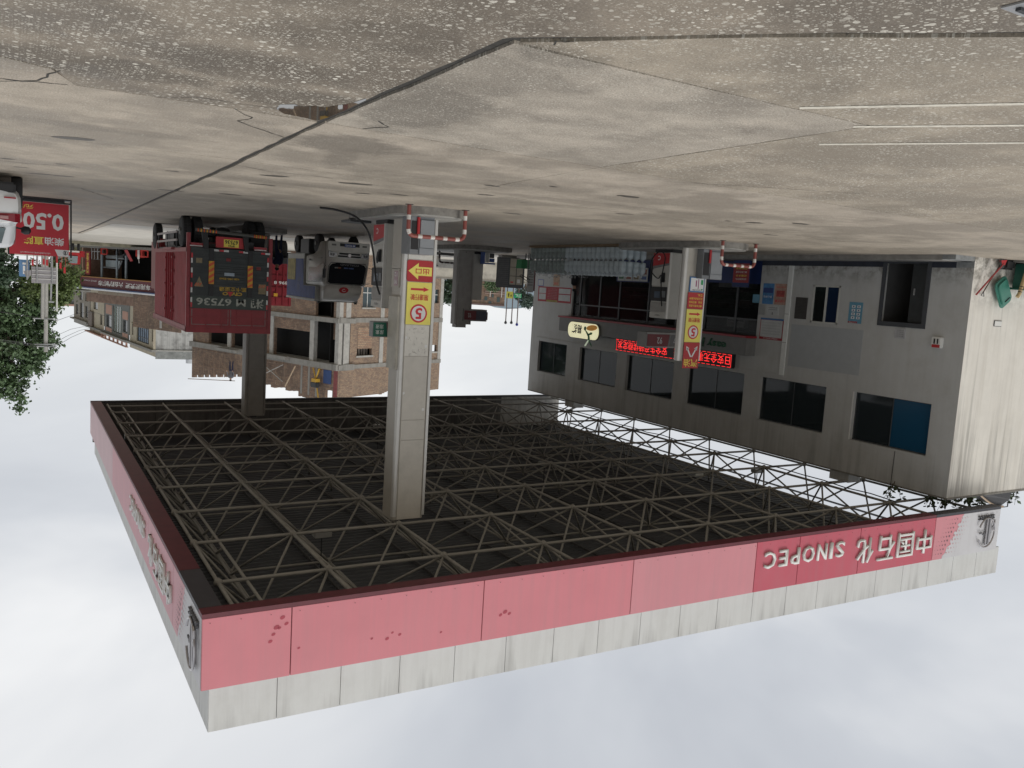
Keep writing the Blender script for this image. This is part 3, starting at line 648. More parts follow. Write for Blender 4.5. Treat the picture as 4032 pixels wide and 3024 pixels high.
# hoop guards
stripeW = M('stripe_white', (.62, .60, .56), .5, dirt=.25); stripeR = M('stripe_red', (.23, .06, .048), .55, var=.15, dirt=.2)
def hoop(label, x0, x1, y, h, n=8, ry=0, ma=None, mb_=None):
    t = thing('hoop_guard', label, 'safety rail', ((x0+x1)/2, y, 0), ry, 'red and white hoop guards'); hw = (x1-x0)/2; r = .13; path = [(-hw, 0, 0)]
    path += [(-hw, 0, h-r)]+[(-hw+r-r*cos(a), 0, h-r+r*sin(a)) for a in (pi/8, pi/4, 3*pi/8, pi/2)]+[(hw-r+r*sin(a), 0, h-r+r*cos(a)) for a in (0, pi/8, pi/4, 3*pi/8, pi/2)]+[(hw, 0, 0)]
    P = [Vector(p) for p in path]; tot = sum((b-a).length for a, b in zip(P, P[1:]))
    def at(d):
        for a, b in zip(P, P[1:]):
            l_ = (b-a).length
            if d <= l_: return a+(b-a)*(d/l_)
            d -= l_
        return P[-1]
    mb = MB(); mb.tube(P, .045, 10); part(t, 'tube', mb, ma or stripeR, smooth=True, local=True)
    d = .13
    while d < tot-.1:
        mb = MB(); mb.tube([at(d), at(d+.05), at(d+.10)], .0465, 10, False); part(t, 'stripe', mb, mb_ or stripeW, smooth=True, local=True); d += .30
    for sx2 in (-hw, hw):
        mb = MB(); mb.lathe((sx2, 0, 0), [(.09, 0), (.09, .012)], 12); part(t, 'foot_plate', mb, dark, local=True)
    return t
hoop('red and white striped hoop guard before the near column', -8.66, -7.31, 17.2, .66)
hoop('red and white striped hoop guard before the gasoline sign pillar', -18.25, -16.98, 17.8, .66)
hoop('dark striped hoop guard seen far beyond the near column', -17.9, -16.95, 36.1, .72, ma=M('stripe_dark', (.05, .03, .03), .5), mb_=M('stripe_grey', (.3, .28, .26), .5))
# extinguisher cabinets
def cabinet(label, x0, x1, y0, y1, z1):
    t = thing('extinguisher_cabinet', label, 'cabinet', ((x0+x1)/2, y0, .2), 0, 'grey cabinets on the islands'); cg = M('cabinet_grey', (.27, .285, .30), .45, metal=.2, var=.06); cd = M('cabinet_side', (.2, .21, .22), .5, metal=.2)
    xm = x0+(x1-x0)*.62
    mb = MB(); mb.box(x0, x1, y0+.03, y1, .2, z1); part(t, 'case', mb, cd, bevel=.006)
    mb = MB(); mb.box(x0+.005, xm-.012, y0, y0+.03, .27, z1-.15); part(t, 'door', mb, cg, bevel=.005)
    mb = MB(); mb.box(x0, xm, y0-.004, y0+.03, z1-.14, z1); part(t, 'lid_panel', mb, cg, bevel=.004)
    mb = MB(); mb.box(xm+.02, x1-.02, y0+.026, y0+.032, .3, z1-.1); part(t, 'opening', mb, black)
    mb = MB(); mb.tube([(xm+.04, y0+.01, .22), (xm+.04, y0+.01, .6)], .035, 10); part(t, 'extinguisher', mb, red, smooth=True)
cabinet('grey metal extinguisher cabinet at the foot of the near column', -8.16, -7.58, 17.68, 18.2, 1.03)
cabinet('grey metal extinguisher cabinet at the foot of the gasoline sign pillar', -18.05, -17.3, 18.85, 19.15, 1.06)

# ---- slim sign pillar in the second row
def pillar(label, x0, x1, y0, z1, dep=.22, matf=None):
    t = thing('sign_pillar', label, 'pillar', ((x0+x1)/2, y0, .2))
    mb = MB(); mb.prism([(x, y, .2) for x, y in rounded_rect(x0, x1, y0, y0+dep, .1)], (0, 0, z1-.2)); part(t, 'shaft', mb, matf or grey_al, smooth=True)
    mb = MB(); mb.prism([(x, y, .2) for x, y in rounded_rect(x1-.14, x1+.015, y0-.012, y0+.16, .07)], (0, 0, z1-.2)); part(t, 'corner_trim', mb, silver_al if not matf else matf, smooth=True)
    mb = MB(); mb.box(x0-.005, x0+.05, y0-.014, y0+.03, .2, z1); part(t, 'corner_trim', mb, silver_al if not matf else matf)
    return t
pillar('slim aluminium pillar carrying the gasoline and speed signs', -17.72, -16.86, 19.15, 3.5)
def sgn(name, label, cat, x0, x1, y, z0, z1, mat, th=.015):
    t = thing(name, label, cat, ((x0+x1)/2, y, z0)); mb = MB(); mb.box(x0, x1, y, y+th, z0, z1); part(t, 'panel', mb, mat); return t
t = sgn('gasoline_sign', 'red gasoline sign with white forked arrow topping the sign pillar', 'sign', -17.66, -17.05, 19.11, 2.95, 3.72, red)
text(t, '汽油', (-17.62, 19.11, 3.44), X_, Z_, .53, .24, texty, bold=.015)
mb = MB(); yy = 19.105
for sx2 in (-1, 1):
    cx_ = -17.355; a = Vector((cx_+sx2*.02, yy, 3.38)); b = Vector((cx_+sx2*.2, yy, 3.08)); d = (b-a).normalized(); n = Vector((d.z, 0, -d.x))*.025
    mb.poly([a-n, b-d*.05-n, b-d*.05+n, a+n]); mb.poly([b-d*.09-n*2.6, b+d*.03, b-d*.09+n*2.6])
part(t, 'forked_arrow', mb, textw)
t = sgn('speed_limit_sign', 'yellow speed limit 5 poster on the gasoline sign pillar', 'sign', -17.66, -17.05, 19.115, 1.97, 2.94, yellow)
speed_art(t, -17.355, 1.97, .96, 19.111, .46)
t = sgn('notice_board', 'red engine-off notice with yellow text on the gasoline sign pillar', 'notice', -17.66, -17.05, 19.115, 1.48, 1.955, red)
for k, s_ in enumerate(('摩托车熄火进站', '加油，推离加油', '区五米点火启动', '离站。')): text(t, s_, (-17.61, 19.115, 1.83-k*.105), X_, Z_, .5 if k < 3 else .2, .07, texty, bold=.01)
t = sgn('notice_board', 'blue bordered chart with small green blocks low on the gasoline sign pillar', 'notice', -17.64, -17.08, 19.116, 1.02, 1.46, M('notice_blue', (.04, .18, .42), .5))
mb = MB(); mb.box(-17.61, -17.11, 19.108, 19.115, 1.05, 1.43); part(t, 'sheet', mb, textw)
mb = MB(); mb.box(-17.58, -17.50, 19.104, 19.107, 1.1, 1.24); mb.box(-17.58, -17.53, 19.104, 19.107, 1.36, 1.4); part(t, 'printed_blocks', mb, M('print_green', (.03, .35, .12), .5))
mb = MB(); mb.box(-17.42, -17.39, 19.104, 19.107, 1.08, 1.36); mb.box(-17.34, -17.3, 19.104, 19.107, 1.12, 1.3); part(t, 'printed_lines', mb, M('print_mauve', (.35, .1, .2), .5))
text(t, '加油站平面图', (-17.55, 19.106, 1.38), X_, Z_, .36, .04, textb)
# ---- tall dark pillar of the far pump
pillar('dark grey clad pillar with a 92 sign seen far under the canopy', -17.4, -16.62, 33.5, 3.42, .5, M('dark_cladding', (.32, .31, .29), .5, metal=.1))
mb = MB(); mb.box(-17.2, -16.7, 33.55, 33.9, 3.425, 3.56); solo('pillar_cap', 'small square block on top of the far dark pillar', 'cap block', mb, _mats['dark_cladding'], (-16.9, 33.7, 3.43))
def grade_sign(label, x0, x1, y, z0, z1, num, colr, dep=.5, sub=None, colg=None, txt2=None, f=.66):
    t = thing('fuel_grade_sign', label, 'sign', ((x0+x1)/2, y, z0)); cs = M('sign_case', (.28, .28, .27), .5)
    mb = MB(); mb.box(x0, x1, y+.006, y+dep, z0, z1); part(t, 'case', mb, cs, bevel=.008)
    xs = x0+(x1-x0)*f; h = z1-z0
    mb = MB(); mb.poly([(x0+.02, y, z0+.06), (xs-.06, y, z0+.06), (xs, y, z1-.05), (x0+.02, y, z1-.05)]) if colg is None else mb.poly([(xs-.06, y, z0+.06), (x1-.02, y, z0+.06), (x1-.02, y, z1-.05), (xs, y, z1-.05)])
    part(t, 'colour_panel', mb, colr)
    if colg: mb = MB(); mb.poly([(x0+.02, y, z0+.06), (xs-.075, y, z0+.06), (xs-.015, y, z1-.05), (x0+.02, y, z1-.05)]); part(t, 'colour_panel', mb, colg)
    return t
mar = M('maroon_panel', (.16, .035, .04), .5)
t = grade_sign('maroon 92 grade sign fixed behind the gasoline sign pillar', -18.95, -17.58, 21.5, 2.82, 3.32, '92', mar, f=.32, colg=M('sign_slate', (.13, .13, .13), .5))
for ch in t.children:
    if ch.name.startswith('colour_panel'): pass
a_, b_ = [c for c in t.children if c.name.startswith('colour_panel')]
a_.data.materials[0] = M('sign_slate', (.13, .13, .13), .5); b_.data.materials[0] = _mats['sign_slate']
mb = MB(); mb.poly([(-18.52, 21.49, 2.88), (-17.6, 21.49, 2.88), (-17.6, 21.49, 3.27), (-18.46, 21.49, 3.27)]); part(t, 'maroon_panel', mb, mar)
text(t, '92', (-18.22, 21.485, 2.97), X_, Z_, .22, .22, M('text_grey', (.42, .42, .42), .5), bold=.02); text(t, '7', (-18.78, 21.49, 2.98), X_, Z_, .09, .17, _mats['text_grey'], bold=.01)
t = grade_sign('maroon and blue grey 92 sign projecting from the far dark pillar', -18.15, -17.0, 33.4, 2.74, 3.26, '92', M('slate_panel', (.08, .09, .12), .5), colg=None)
mb = MB(); mb.box(-17.6, -17.02, 33.38, 33.39, 2.8, 3.2); part(t, 'colour_panel', mb, mar); text(t, '92', (-17.35, 33.38, 2.9), X_, Z_, .16, .2, _mats['text_grey'], bold=.02)
mb = MB(); mb.box(-18.3, -18.16, 33.6, 33.8, 2.85, 3.2); part(t, 'end_block', mb, mar)
t = thing('fuel_grade_sign', 'green urea solution sign projecting beside the near column', 'sign', (-7.6, 19.0, 2.63)); cs = _mats['sign_case']
mb = MB(); mb.box(-7.95, -7.29, 19.006, 19.25, 2.63, 3.0); part(t, 'case', mb, cs, bevel=.008)
mb = MB(); mb.poly([(-7.62, 19.0, 2.65), (-7.30, 19.0, 2.65), (-7.30, 19.0, 2.98), (-7.66, 19.0, 2.98)]); part(t, 'colour_panel', mb, M('sign_green', (.02, .13, .085), .5))
mb = MB(); mb.poly([(-7.93, 19.0, 2.65), (-7.63, 19.0, 2.65), (-7.67, 19.0, 2.98), (-7.93, 19.0, 2.98)]); part(t, 'colour_panel', mb, mar)
text(t, '尿素', (-7.56, 19.0, 2.83), X_, Z_, .2, .1, textw); text(t, '溶液', (-7.56, 19.0, 2.70), X_, Z_, .2, .1, textw); text(t, '93', (-7.86, 19.0, 2.72), X_, Z_, .16, .16, _mats['text_grey'])

# ---------------------------------------------------------------- fuel dispensers (screen side faces +X)
dsp = M('dispenser_white', (.52, .51, .47), .45, var=.05, dirt=.12); dspd = M('dispenser_dim', (.45, .44, .41), .5)
def dispenser(label, x, y0, y1, dep=.6, zb=.2, ht=2.13):
    t = thing('fuel_dispenser', label, 'fuel pump', (x, (y0+y1)/2, zb), 0, 'fuel pumps on the islands'); L_ = y1-y0; h2 = L_/2
    def B(nm, a, b, c, d, e_, f_, m, bev=.006): q = MB(); q.box(a, b, c, d, e_, f_); return part(t, nm, q, m, local=True, bevel=bev)
    B('cabinet', -dep, -.03, -h2, h2, .1, ht, dsp, .02)
    B('plinth', -dep+.02, -.05, -h2+.02, h2-.02, 0, .1, black)
    q = MB(); q.prism([(-.03, -h2+.05, .12), (-.03, h2-.02, .12), (-.03, h2-.02, .52), (-.03, -h2+.05, .42)], (.03, 0, 0)); part(t, 'red_panel', q, red, local=True)
    q = MB(); q.prism([(-.03, -h2+.05, .425), (-.03, h2-.02, .525), (-.03, h2-.02, .60), (-.03, -h2+.05, .48)], (.028, 0, 0)); part(t, 'grey_stripe', q, M('pump_grey', (.2, .2, .2), .5), local=True)
    B('front_panel', -.03, -.002, -h2+.05, h2-.02, .62, 1.12, dsp)
    B('screen_surround', -.03, .012, -h2+.03, h2-.01, 1.16, 1.60, black, .01)
    B('screen', .013, .018, -.05, .22, 1.3, 1.5, M('lcd', (.10, .13, .17), .2))
    B('keypad', .013, .02, -h2+.12, -.12, 1.28, 1.48, M('keypad_grey', (.16, .17, .18), .5))
    B('recess', -.03, -.004, -h2+.05, h2-.02, 1.64, ht-.2, M('recess_grey', (.33, .32, .30), .6))
    B('top_band', -.028, .0, -h2+.05, h2-.02, ht-.18, ht-.01, dsp)
    B('side_trim', -.06, .02, -h2, -h2+.045, .1, ht, silver_al)
    text(t, '中国石化', (.0, -.1, ht-.12), Y_, Z_, .24, .06, textb, local=True)
    text(t, 'C', (.0, .06, .2), Y_, Z_, .12, .14, textw, local=True, bold=.02)
    q = MB(); q.box(.0, .05, -.22, -.08, .72, 1.02); part(t, 'nozzle_holster', q, black, local=True, bevel=.01)
    q = MB(); q.tube([(.06, -.15, .78), (.09, -.15, .95), (.07, -.12, 1.05)], [.035, .03, .02], 8); part(t, 'nozzle', q, dark, local=True, smooth=True)
    return t
def hose(label, pts, r=.016):
    mb = MB(); P = [Vector(p) for p in pts]; S = []
    for i in range(len(P)-1):
        p0, p1, p2, p3 = P[max(0, i-1)], P[i], P[i+1], P[min(len(P)-1, i+2)]
        for k in range(6):
            u = k/6; S.append(.5*((2*p1)+(p2-p0)*u+(2*p0-5*p1+4*p2-p3)*u*u+(3*p1-p0-3*p2+p3)*u**3))
    S.append(P[-1]); mb.tube(S, r, 8)
    return solo('fuel_hose', label, 'hose', mb, rubber, pts[0], smooth=True, group='black fuel hoses')
dispenser('white fuel pump standing right behind the near column', -7.68, 19.45, 20.25)
dispenser('white fuel pump with looped hose before the shop windows', -17.3, 20.3, 21.15)
dispenser('shaded fuel pump beside the far dark pillar', -17.5, 33.9, 34.8)
hose('black hose arching from the near pump down to the forecourt', [(-7.62, 19.5, 2.0), (-7.5, 19.45, 1.7), (-7.34, 19.3, 1.05), (-7.15, 19.2, .55), (-6.95, 19.5, .22), (-6.6, 19.8, .08), (-6.3, 20.2, .03)], .024)
hose('black hose looped on the pump before the shop', [(-17.25, 20.5, 1.95), (-17.2, 20.55, 1.3), (-17.18, 20.5, .9), (-17.15, 20.4, .45), (-17.14, 20.65, .28), (-17.15, 21.0, .5), (-17.16, 21.05, .85), (-17.2, 20.75, 1.1), (-17.22, 20.62, 1.0)], .018)
hose('black hose hanging from the far shaded pump', [(-17.45, 34.1, 1.9), (-17.4, 34.05, 1.4), (-17.2, 33.8, .8), (-17.0, 33.5, .25)], .02)
mb = MB(); mb.box(-7.75, -7.2, 20.6, 21.3, .2, .26); solo('metal_plate', 'dark steel step plate at the foot of the near pump', 'plate', mb, dark, (-7.4, 20.9, .2))

# ================================================================ SERVICE BUILDING
WX = -23.44
shop = thing('service_building', 'long grey two storey station building with shop front under the canopy', 'building', (-28, 26, 0))
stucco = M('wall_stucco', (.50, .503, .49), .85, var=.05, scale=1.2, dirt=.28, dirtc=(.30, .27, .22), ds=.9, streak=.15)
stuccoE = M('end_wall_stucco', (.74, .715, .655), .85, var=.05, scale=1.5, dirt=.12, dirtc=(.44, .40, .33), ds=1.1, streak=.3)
def run_stains(m, zlo, zhi, amt, zf0, zf1):
    n, l = m.node_tree.nodes, m.node_tree.links; b = n['Principled BSDF']; src = b.inputs['Base Color'].links[0].from_socket
    t_ = n.new('ShaderNodeTexCoord'); g_ = n.new('ShaderNodeNewGeometry'); sp = n.new('ShaderNodeSeparateXYZ'); l.new(g_.outputs['Position'], sp.inputs[0])
    mr_ = n.new('ShaderNodeMapRange'); mr_.inputs[1].default_value = zlo; mr_.inputs[2].default_value = zhi; l.new(sp.outputs[2], mr_.inputs[0])
    x = noise(n, l, 1, 4, .6, vec=g_.outputs['Position'], sc3=(3.2, 3.2, .10)); y = noise(n, l, 1, 6, .7, vec=g_.outputs['Position'], sc3=(14, 14, .5))
    a = n.new('ShaderNodeMath'); a.operation = 'MULTIPLY_ADD'; l.new(mr_.outputs[0], a.inputs[0]); a.inputs[1].default_value = .22; l.new(x.outputs['Fac'], a.inputs[2])
    f = ramp(n, l, a.outputs[0], .60, .78, (0, 0, 0), (amt,)*3); f2 = ramp(n, l, y.outputs['Fac'], .35, .65, (.35,)*3, (1, 1, 1)); mu = n.new('ShaderNodeMath'); mu.operation = 'MULTIPLY'; l.new(f.outputs[0], mu.inputs[0]); l.new(f2.outputs[0], mu.inputs[1])
    o = mixc(n, l, mu.outputs[0], src, (.13, .12, .11))
    mr2 = n.new('ShaderNodeMapRange'); mr2.inputs[1].default_value = zf0; mr2.inputs[2].default_value = zf1; mr2.inputs[3].default_value = 1; mr2.inputs[4].default_value = 0; l.new(sp.outputs[2], mr2.inputs[0])
    q_ = noise(n, l, 3.5, 6, .7, vec=g_.outputs['Position']); f3 = ramp(n, l, q_.outputs['Fac'], .42, .6, (0, 0, 0), (.8,)*3); m3 = n.new('ShaderNodeMath'); m3.operation = 'MULTIPLY'; l.new(mr2.outputs[0], m3.inputs[0]); l.new(f3.outputs[0], m3.inputs[1])
    o = mixc(n, l, m3.outputs[0], o, (.16, .145, .12)); l.new(o, b.inputs['Base Color'])
run_stains(stuccoE, 3.6, 7.2, .75, .3, 1.6); run_stains(stucco, 5.2, 7.0, .35, .3, .9)
plinthm = M('plinth_navy', (.025, .03, .045), .6, var=.2)
def wall_x(parent, x, y0, y1, z0, z1, holes, mat, depth=.25, name='wall', rmat=None):
    """wall facing +X with rectangular openings (y0,y1,z0,z1) and their reveals"""
    ys = sorted({y0, y1, *[v for h in holes for v in h[:2]]}); zs = sorted({z0, z1, *[v for h in holes for v in h[2:]]})
    mb = MB()
    for a, b in zip(ys, ys[1:]):
        for c, d in zip(zs, zs[1:]):
            my, mz = (a+b)/2, (c+d)/2
            if any(h[0] < my < h[1] and h[2] < mz < h[3] for h in holes): continue
            mb.quad((x, a, c), (x, b, c), (x, b, d), (x, a, d))
    for a, b, c, d in holes:
        q = x-depth
        mb.quad((x, a, c), (q, a, c), (q, a, d), (x, a, d)); mb.quad((x, b, c), (q, b, c), (q, b, d), (x, b, d))
        mb.quad((x, a, c), (x, b, c), (q, b, c), (q, a, c)); mb.quad((x, a, d), (x, b, d), (q, b, d), (q, a, d))
    return part(parent, name, mb, mat)
UP = [(34.73, 37.35, 4.33, 5.9), (30.65, 33.6, 4.33, 5.9), (26.78, 29.92, 4.33, 5.9), (22.83, 25.94, 4.33, 5.9), (19.1, 22.04, 4.33, 5.9), (15.29, 18.0, 4.33, 5.9)]
SL = (18.94, 20.05, .96, 2.23); DR = (15.78, 17.42, .15, 2.14); SF = (22.45, 34.55, .15, 2.93)
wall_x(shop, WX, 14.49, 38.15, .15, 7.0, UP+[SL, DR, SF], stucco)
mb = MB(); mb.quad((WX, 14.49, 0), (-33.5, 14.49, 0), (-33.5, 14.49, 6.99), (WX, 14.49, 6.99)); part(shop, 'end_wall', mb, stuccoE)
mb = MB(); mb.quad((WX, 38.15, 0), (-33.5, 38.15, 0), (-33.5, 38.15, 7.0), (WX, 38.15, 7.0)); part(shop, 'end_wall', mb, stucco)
mb = MB(); mb.box(-33.5, WX-.01, 14.5, 38.14, 6.3, 6.4); part(shop, 'roof', mb, conc)
mb = MB(); mb.box(WX-.02, WX+.002, 14.49, 38.15, 6.985, 7.04); mb.box(-33.5, WX-.02, 14.47, 14.55, 6.985, 7.04); part(shop, 'coping', mb, conc)
for y in (34.05, 18.0):
    mb = MB(); mb.box(-24.2, -23.6, y, y+.75, 7.03, 7.36); part(shop, 'roof_stub', mb, stucco)
    mb = MB(); mb.tube([(-23.9, y+.2, 7.35), (-22.65, 33.2 if y > 30 else 18.25, 7.38)], .05, 8); part(shop, 'frame_bracket', mb, framem)
mb = MB(); mb.box(WX-.5, WX+.9, 14.9, 38.6, 0, .15); part(shop, 'walkway', mb, M('walkway_concrete', (.27, .26, .24), .8, var=.2, dirt=.4))
mb = MB(); mb.box(WX, WX+.012, 17.42, 22.45, .15, .32); mb.box(WX, WX+.012, 15.02, 15.78, .15, .32); part(shop, 'plinth_band', mb, plinthm)
mb = MB(); mb.box(WX, WX+.015, 14.49, 15.02, .15, .31); mb.box(WX-.0, WX+.9, 14.5, 14.9, 0, .13); part(shop, 'worn_plinth', mb, M('worn_plinth', (.25, .26, .26), .9, var=.2, dirt=.6, dirtc=(.1, .1, .09), ds=5))
# interior box so windows are not hollow
inn = M('interior_dark', (.17, .19, .20), .9, var=.4, scale=1); inl = M('interior_wall', (.22, .22, .21), .9, var=.3, scale=.7)
mb = MB(); mb.box(-29, -28.9, 22.2, 38, .15, 3.2); mb.box(-29, WX-.3, 22.2, 34.8, 2.98, 3.1); mb.box(-29, WX-.3, 22.2, 34.8, .12, .16); mb.box(-29, WX-.26, 22.05, 22.2, .15, 3.2); mb.box(-29, WX-.26, 34.9, 35.0, .15, 3.2); part(shop, 'interior_room', mb, inl)
for i in range(6):
    a, b, c, d = UP[i]; mb = MB()
    mb.box(-27, -26.9, a-.5, b+.5, 4, 6.2); mb.box(-27, WX-.3, a-.6, a-.5, 4, 6.2); mb.box(-27, WX-.3, b+.5, b+.6, 4, 6.2); mb.box(-27, WX-.3, a-.6, b+.6, 6.2, 6.25); mb.box(-27, WX-.3, a-.6, b+.6, 3.9, 4.0); part(shop, 'upper_room', mb, inn)
gl = glass_mat('window_glass', (.03, .04, .046), .04, .7); glb = glass_mat('blue_film_glass', (.012, .075, .15), .15, .93); gls = glass_mat('shop_glass', (.012, .014, .015), .03, .45)
gls.node_tree.nodes['Principled BSDF'].inputs['Specular IOR Level'].default_value = .15
frm = M('window_frame_dark', (.07, .075, .08), .5, var=.1)
for i, (a, b, c, d) in enumerate(UP):
    wdo = MB(); q = WX-.16; f = .035
    wdo.box(q-.03, q+.03, a+.002, a+f, c, d); wdo.box(q-.03, q+.03, b-f, b-.002, c, d); wdo.box(q-.03, q+.03, a, b, c+.002, c+f); wdo.box(q-.03, q+.03, a, b, d-f, d-.002)
    wp = part(shop, 'window', wdo, frm)
    mid = (a+b)/2
    for k, (u, v) in enumerate(((a+f, mid-.01), (mid+.01, b-f))):
        mb = MB(); mb.box(q-.006, q+.006, u, v, c+f, d-f); part(wp, 'pane', mb, glb if (i == 5 and k == 0) else gl)
    mb = MB(); mb.box(q-.02, q+.022, mid-.012, mid+.012, c+f, d-f); part(wp, 'mullion', mb, frm)
    if i in (0, 2):
        mb = MB(); mb.box(-25.2, -25.1, a+.5, b-.3, 4.0, 4.9); part(wp, 'curtain', mb, M('pale_curtain', (.35, .37, .36), .9))
mb = MB(); mb.box(WX, WX+.02, 18.0, 18.035, 4.33, 5.9); part(shop, 'window_edge_strip', mb, white)
# small sliding window
a, b, c, d = SL; q = WX-.03; wdo = MB(); f = .055
wdo.box(q-.03, q+.045, a, a+f, c, d); wdo.box(q-.03, q+.045, b-f, b, c, d); wdo.box(q-.03, q+.045, a, b, c, c+f); wdo.box(q-.03, q+.045, a, b, d-f, d)
wf = part(shop, 'sliding_window', wdo, M('pvc_white', (.55, .55, .51), .5, var=.05, dirt=.2)); mid = (a+b)/2
mb = MB(); mb.box(q, q+.04, mid-.03, mid+.03, c+f, d-f); part(wf, 'mullion', mb, _mats['pvc_white'])
mb = MB(); mb.box(q-.01, q, a+f, mid-.03, c+f, d-f); part(wf, 'pane', mb, glass_mat('pane_navy', (.01, .025, .06), .08, .95)); mb = MB(); mb.box(q-.01, q, mid+.03, b-f, c+f, d-f); part(wf, 'pane', mb, glass_mat('pane_dark', (.012, .018, .018), .06, .95))
# door recess
a, b, c, d = DR; fd = M('door_frame_grey', (.055, .06, .068), .5, var=.1)
mb = MB(); mb.box(WX, WX+.03, a-.0, a+.13, .15, 2.14); mb.box(WX, WX+.03, b-.13, b, .15, 2.14); mb.box(WX, WX+.03, a+.13, b-.13, 2.0, 2.14); mb.box(WX-.3, WX-.0, a, b, .15, .2); dp = part(shop, 'door_frame', mb, fd)
mb = MB(); mb.box(WX-1.6, WX-1.55, a-.3, b+.3, .1, 2.3); mb.box(WX-1.6, WX-.26, a-.02, a, .1, 2.2); mb.box(WX-1.6, WX-.26, b, b+.02, .1, 2.2); mb.box(WX-1.6, WX-.26, a, b, 2.14, 2.16); part(shop, 'door_lobby', mb, M('lobby', (.08, .08, .08), .8))
mb = MB(); mb.box(WX-.24, WX-.2, a+.13, a+.75, .2, 1.98); dd = part(shop, 'door', mb, M('door_dark', (.03, .034, .036), .35, var=.2)); mb = MB(); mb.box(WX-.2, WX-.17, a+.6, a+.64, .95, 1.15); part(dd, 'handle', mb, steel)
# louvre
mb = MB(); mb.box(WX, WX+.02, 20.24, 20.75, 1.40, 2.14); lv = part(shop, 'vent_grille', mb, M('louvre', (.05, .046, .042), .7))
for k in range(14): mb = MB(); mb.box(WX+.02, WX+.035, 20.27, 20.72, 1.43+k*.05, 1.45+k*.05); part(lv, 'slat', mb, M('louvre_slat', (.07, .064, .058), .7))
# recess panel and trims
rm = M('repainted_panel', (.385, .40, .41), .8, var=.04); mb = MB(); mb.box(WX, WX+.012, 17.9, 20.84, 2.34, 3.8); part(shop, 'blank_sign_panel', mb, rm, bevel=.003)
mb = MB(); mb.box(WX, WX+.05, 20.97, 21.16, .32, 4.16); part(shop, 'white_pilaster', mb, M('pilaster_white', (.70, .71, .68), .5, var=.04))
mb = MB(); mb.box(WX, WX+.04, 20.97, 37.6, 4.15, 4.22); part(shop, 'string_course', mb, stucco)
for z in (2.0, 3.0): mb = MB(); mb.box(WX+.05, WX+.053, 20.97, 21.16, z, z+.01); part(shop, 'joint_line', mb, seam)
mb = MB(); mb.tube([(WX+.02, 16.3, 5.95), (WX+.02, 16.32, 7.0), (-22.65, 15.75, 7.38)], .008, 5); part(shop, 'wall_cable', mb, black)
# shop front sign box with red lip
mb = MB(); mb.box(WX, WX+.5, 22.42, 34.8, 2.98, 3.62); part(shop, 'sign_box', mb, M('signbox_grey', (.20, .20, .195), .6, var=.06, dirt=.2), bevel=.01)
mb = MB(); mb.box(WX+.001, WX+.56, 22.40, 34.85, 2.90, 2.975); part(shop, 'red_lip', mb, M('lip_red', (.30, .02, .03), .45))
text(shop, 'easy joy', (WX+.5, 23.4, 3.12), Y_, Z_, 1.9, .36, M('unlit_green', (.02, .10, .05), .5), name='unlit_lettering', depth=.03, bold=.02)
# glazing of the shop front
mull = [22.45, 23.65, 25.3, 27.0, 28.85, 30.9, 32.4, 34.0, 34.55]
mb = MB(); sf = WX-.12
fr_ = part(shop, 'shopfront_frame', MB().box(sf-.04, sf+.04, 22.45, 34.55, 2.84, 2.93).box(sf-.04, sf+.04, 22.45, 34.55, .15, .23).box(sf-.04, sf+.04, 22.45, 34.0, 2.28, 2.34), frm)
for y in mull: mb = MB(); mb.box(sf-.045, sf+.045, max(y-.04, 22.451), min(y+.04, 34.549), .23, 2.84); part(fr_, 'mullion', mb, frm)
for a, b in zip(mull, mull[1:]):
    for c, d in ((.23, 2.28), (2.34, 2.84)):
        if a == 27.0 and c < 1: continue
        mb = MB(); mb.box(sf-.006, sf+.006, a+.04, b-.04, c, d); part(fr_, 'pane', mb, gls)
bl = M('blue_film', (.012, .03, .13), .4, var=.1)
for a, b in ((22.5, 25.3), (28.88, 31.2)):
    mb = MB(); mb.box(sf+.046, sf+.05, a, b, .17, 1.0 if a < 25 else 1.12); part(fr_, 'blue_skirt', mb, bl)
# things inside the shop
def shelf(label, x, y, w_, h_, cols):
    t = thing('shop_shelf', label, 'shelf', (x, y, .16), 0, 'stocked shelves inside the shop')
    for k in range(5):
        mb = MB(); mb.box(-.2, .2, 0, w_, .1+k*h_/5, .12+k*h_/5); part(t, 'board', mb, M('shelf_grey', (.25, .25, .25), .5), local=True)
        mb = MB(); n = int(w_/.12)
        for i in range(n): hh = random.uniform(.1, .22); mb.box(-.12, .18, i*.12+.01, i*.12+.1, .12+k*h_/5, .12+k*h_/5+hh)
        part(t, 'goods', mb, M('goods_%d' % (k % 3), cols[k % 3], .6, var=.5, scale=9), local=True, kind='stuff')
shelf('stocked shelf behind the shop glass nearest the forecourt pillar', -25.6, 23.2, 2.6, 1.7, [(.04, .12, .06), (.12, .08, .05), (.2, .2, .17)])
shelf('stocked shelf deep inside the shop behind the open doorway', -27.6, 26.8, 2.4, 1.9, [(.10, .09, .07), (.06, .10, .12), (.14, .12, .08)])
shelf('stocked shelf at the far left end inside the shop', -26.0, 31.2, 2.6, 1.8, [(.3, .28, .25), (.05, .15, .1), (.25, .2, .1)])
def counter():
    t = thing('shop_counter', 'white shop counter seen through the right hand window', 'counter', (-24.6, 24.0, .16)); mb = MB(); mb.box(-.3, .3, 0, 1.5, 0, 1.0); part(t, 'body', mb, white, local=True, bevel=.01); mb = MB(); mb.box(-.35, .35, -.05, 1.55, 1.0, 1.04); part(t, 'worktop', mb, dark, local=True)
counter()
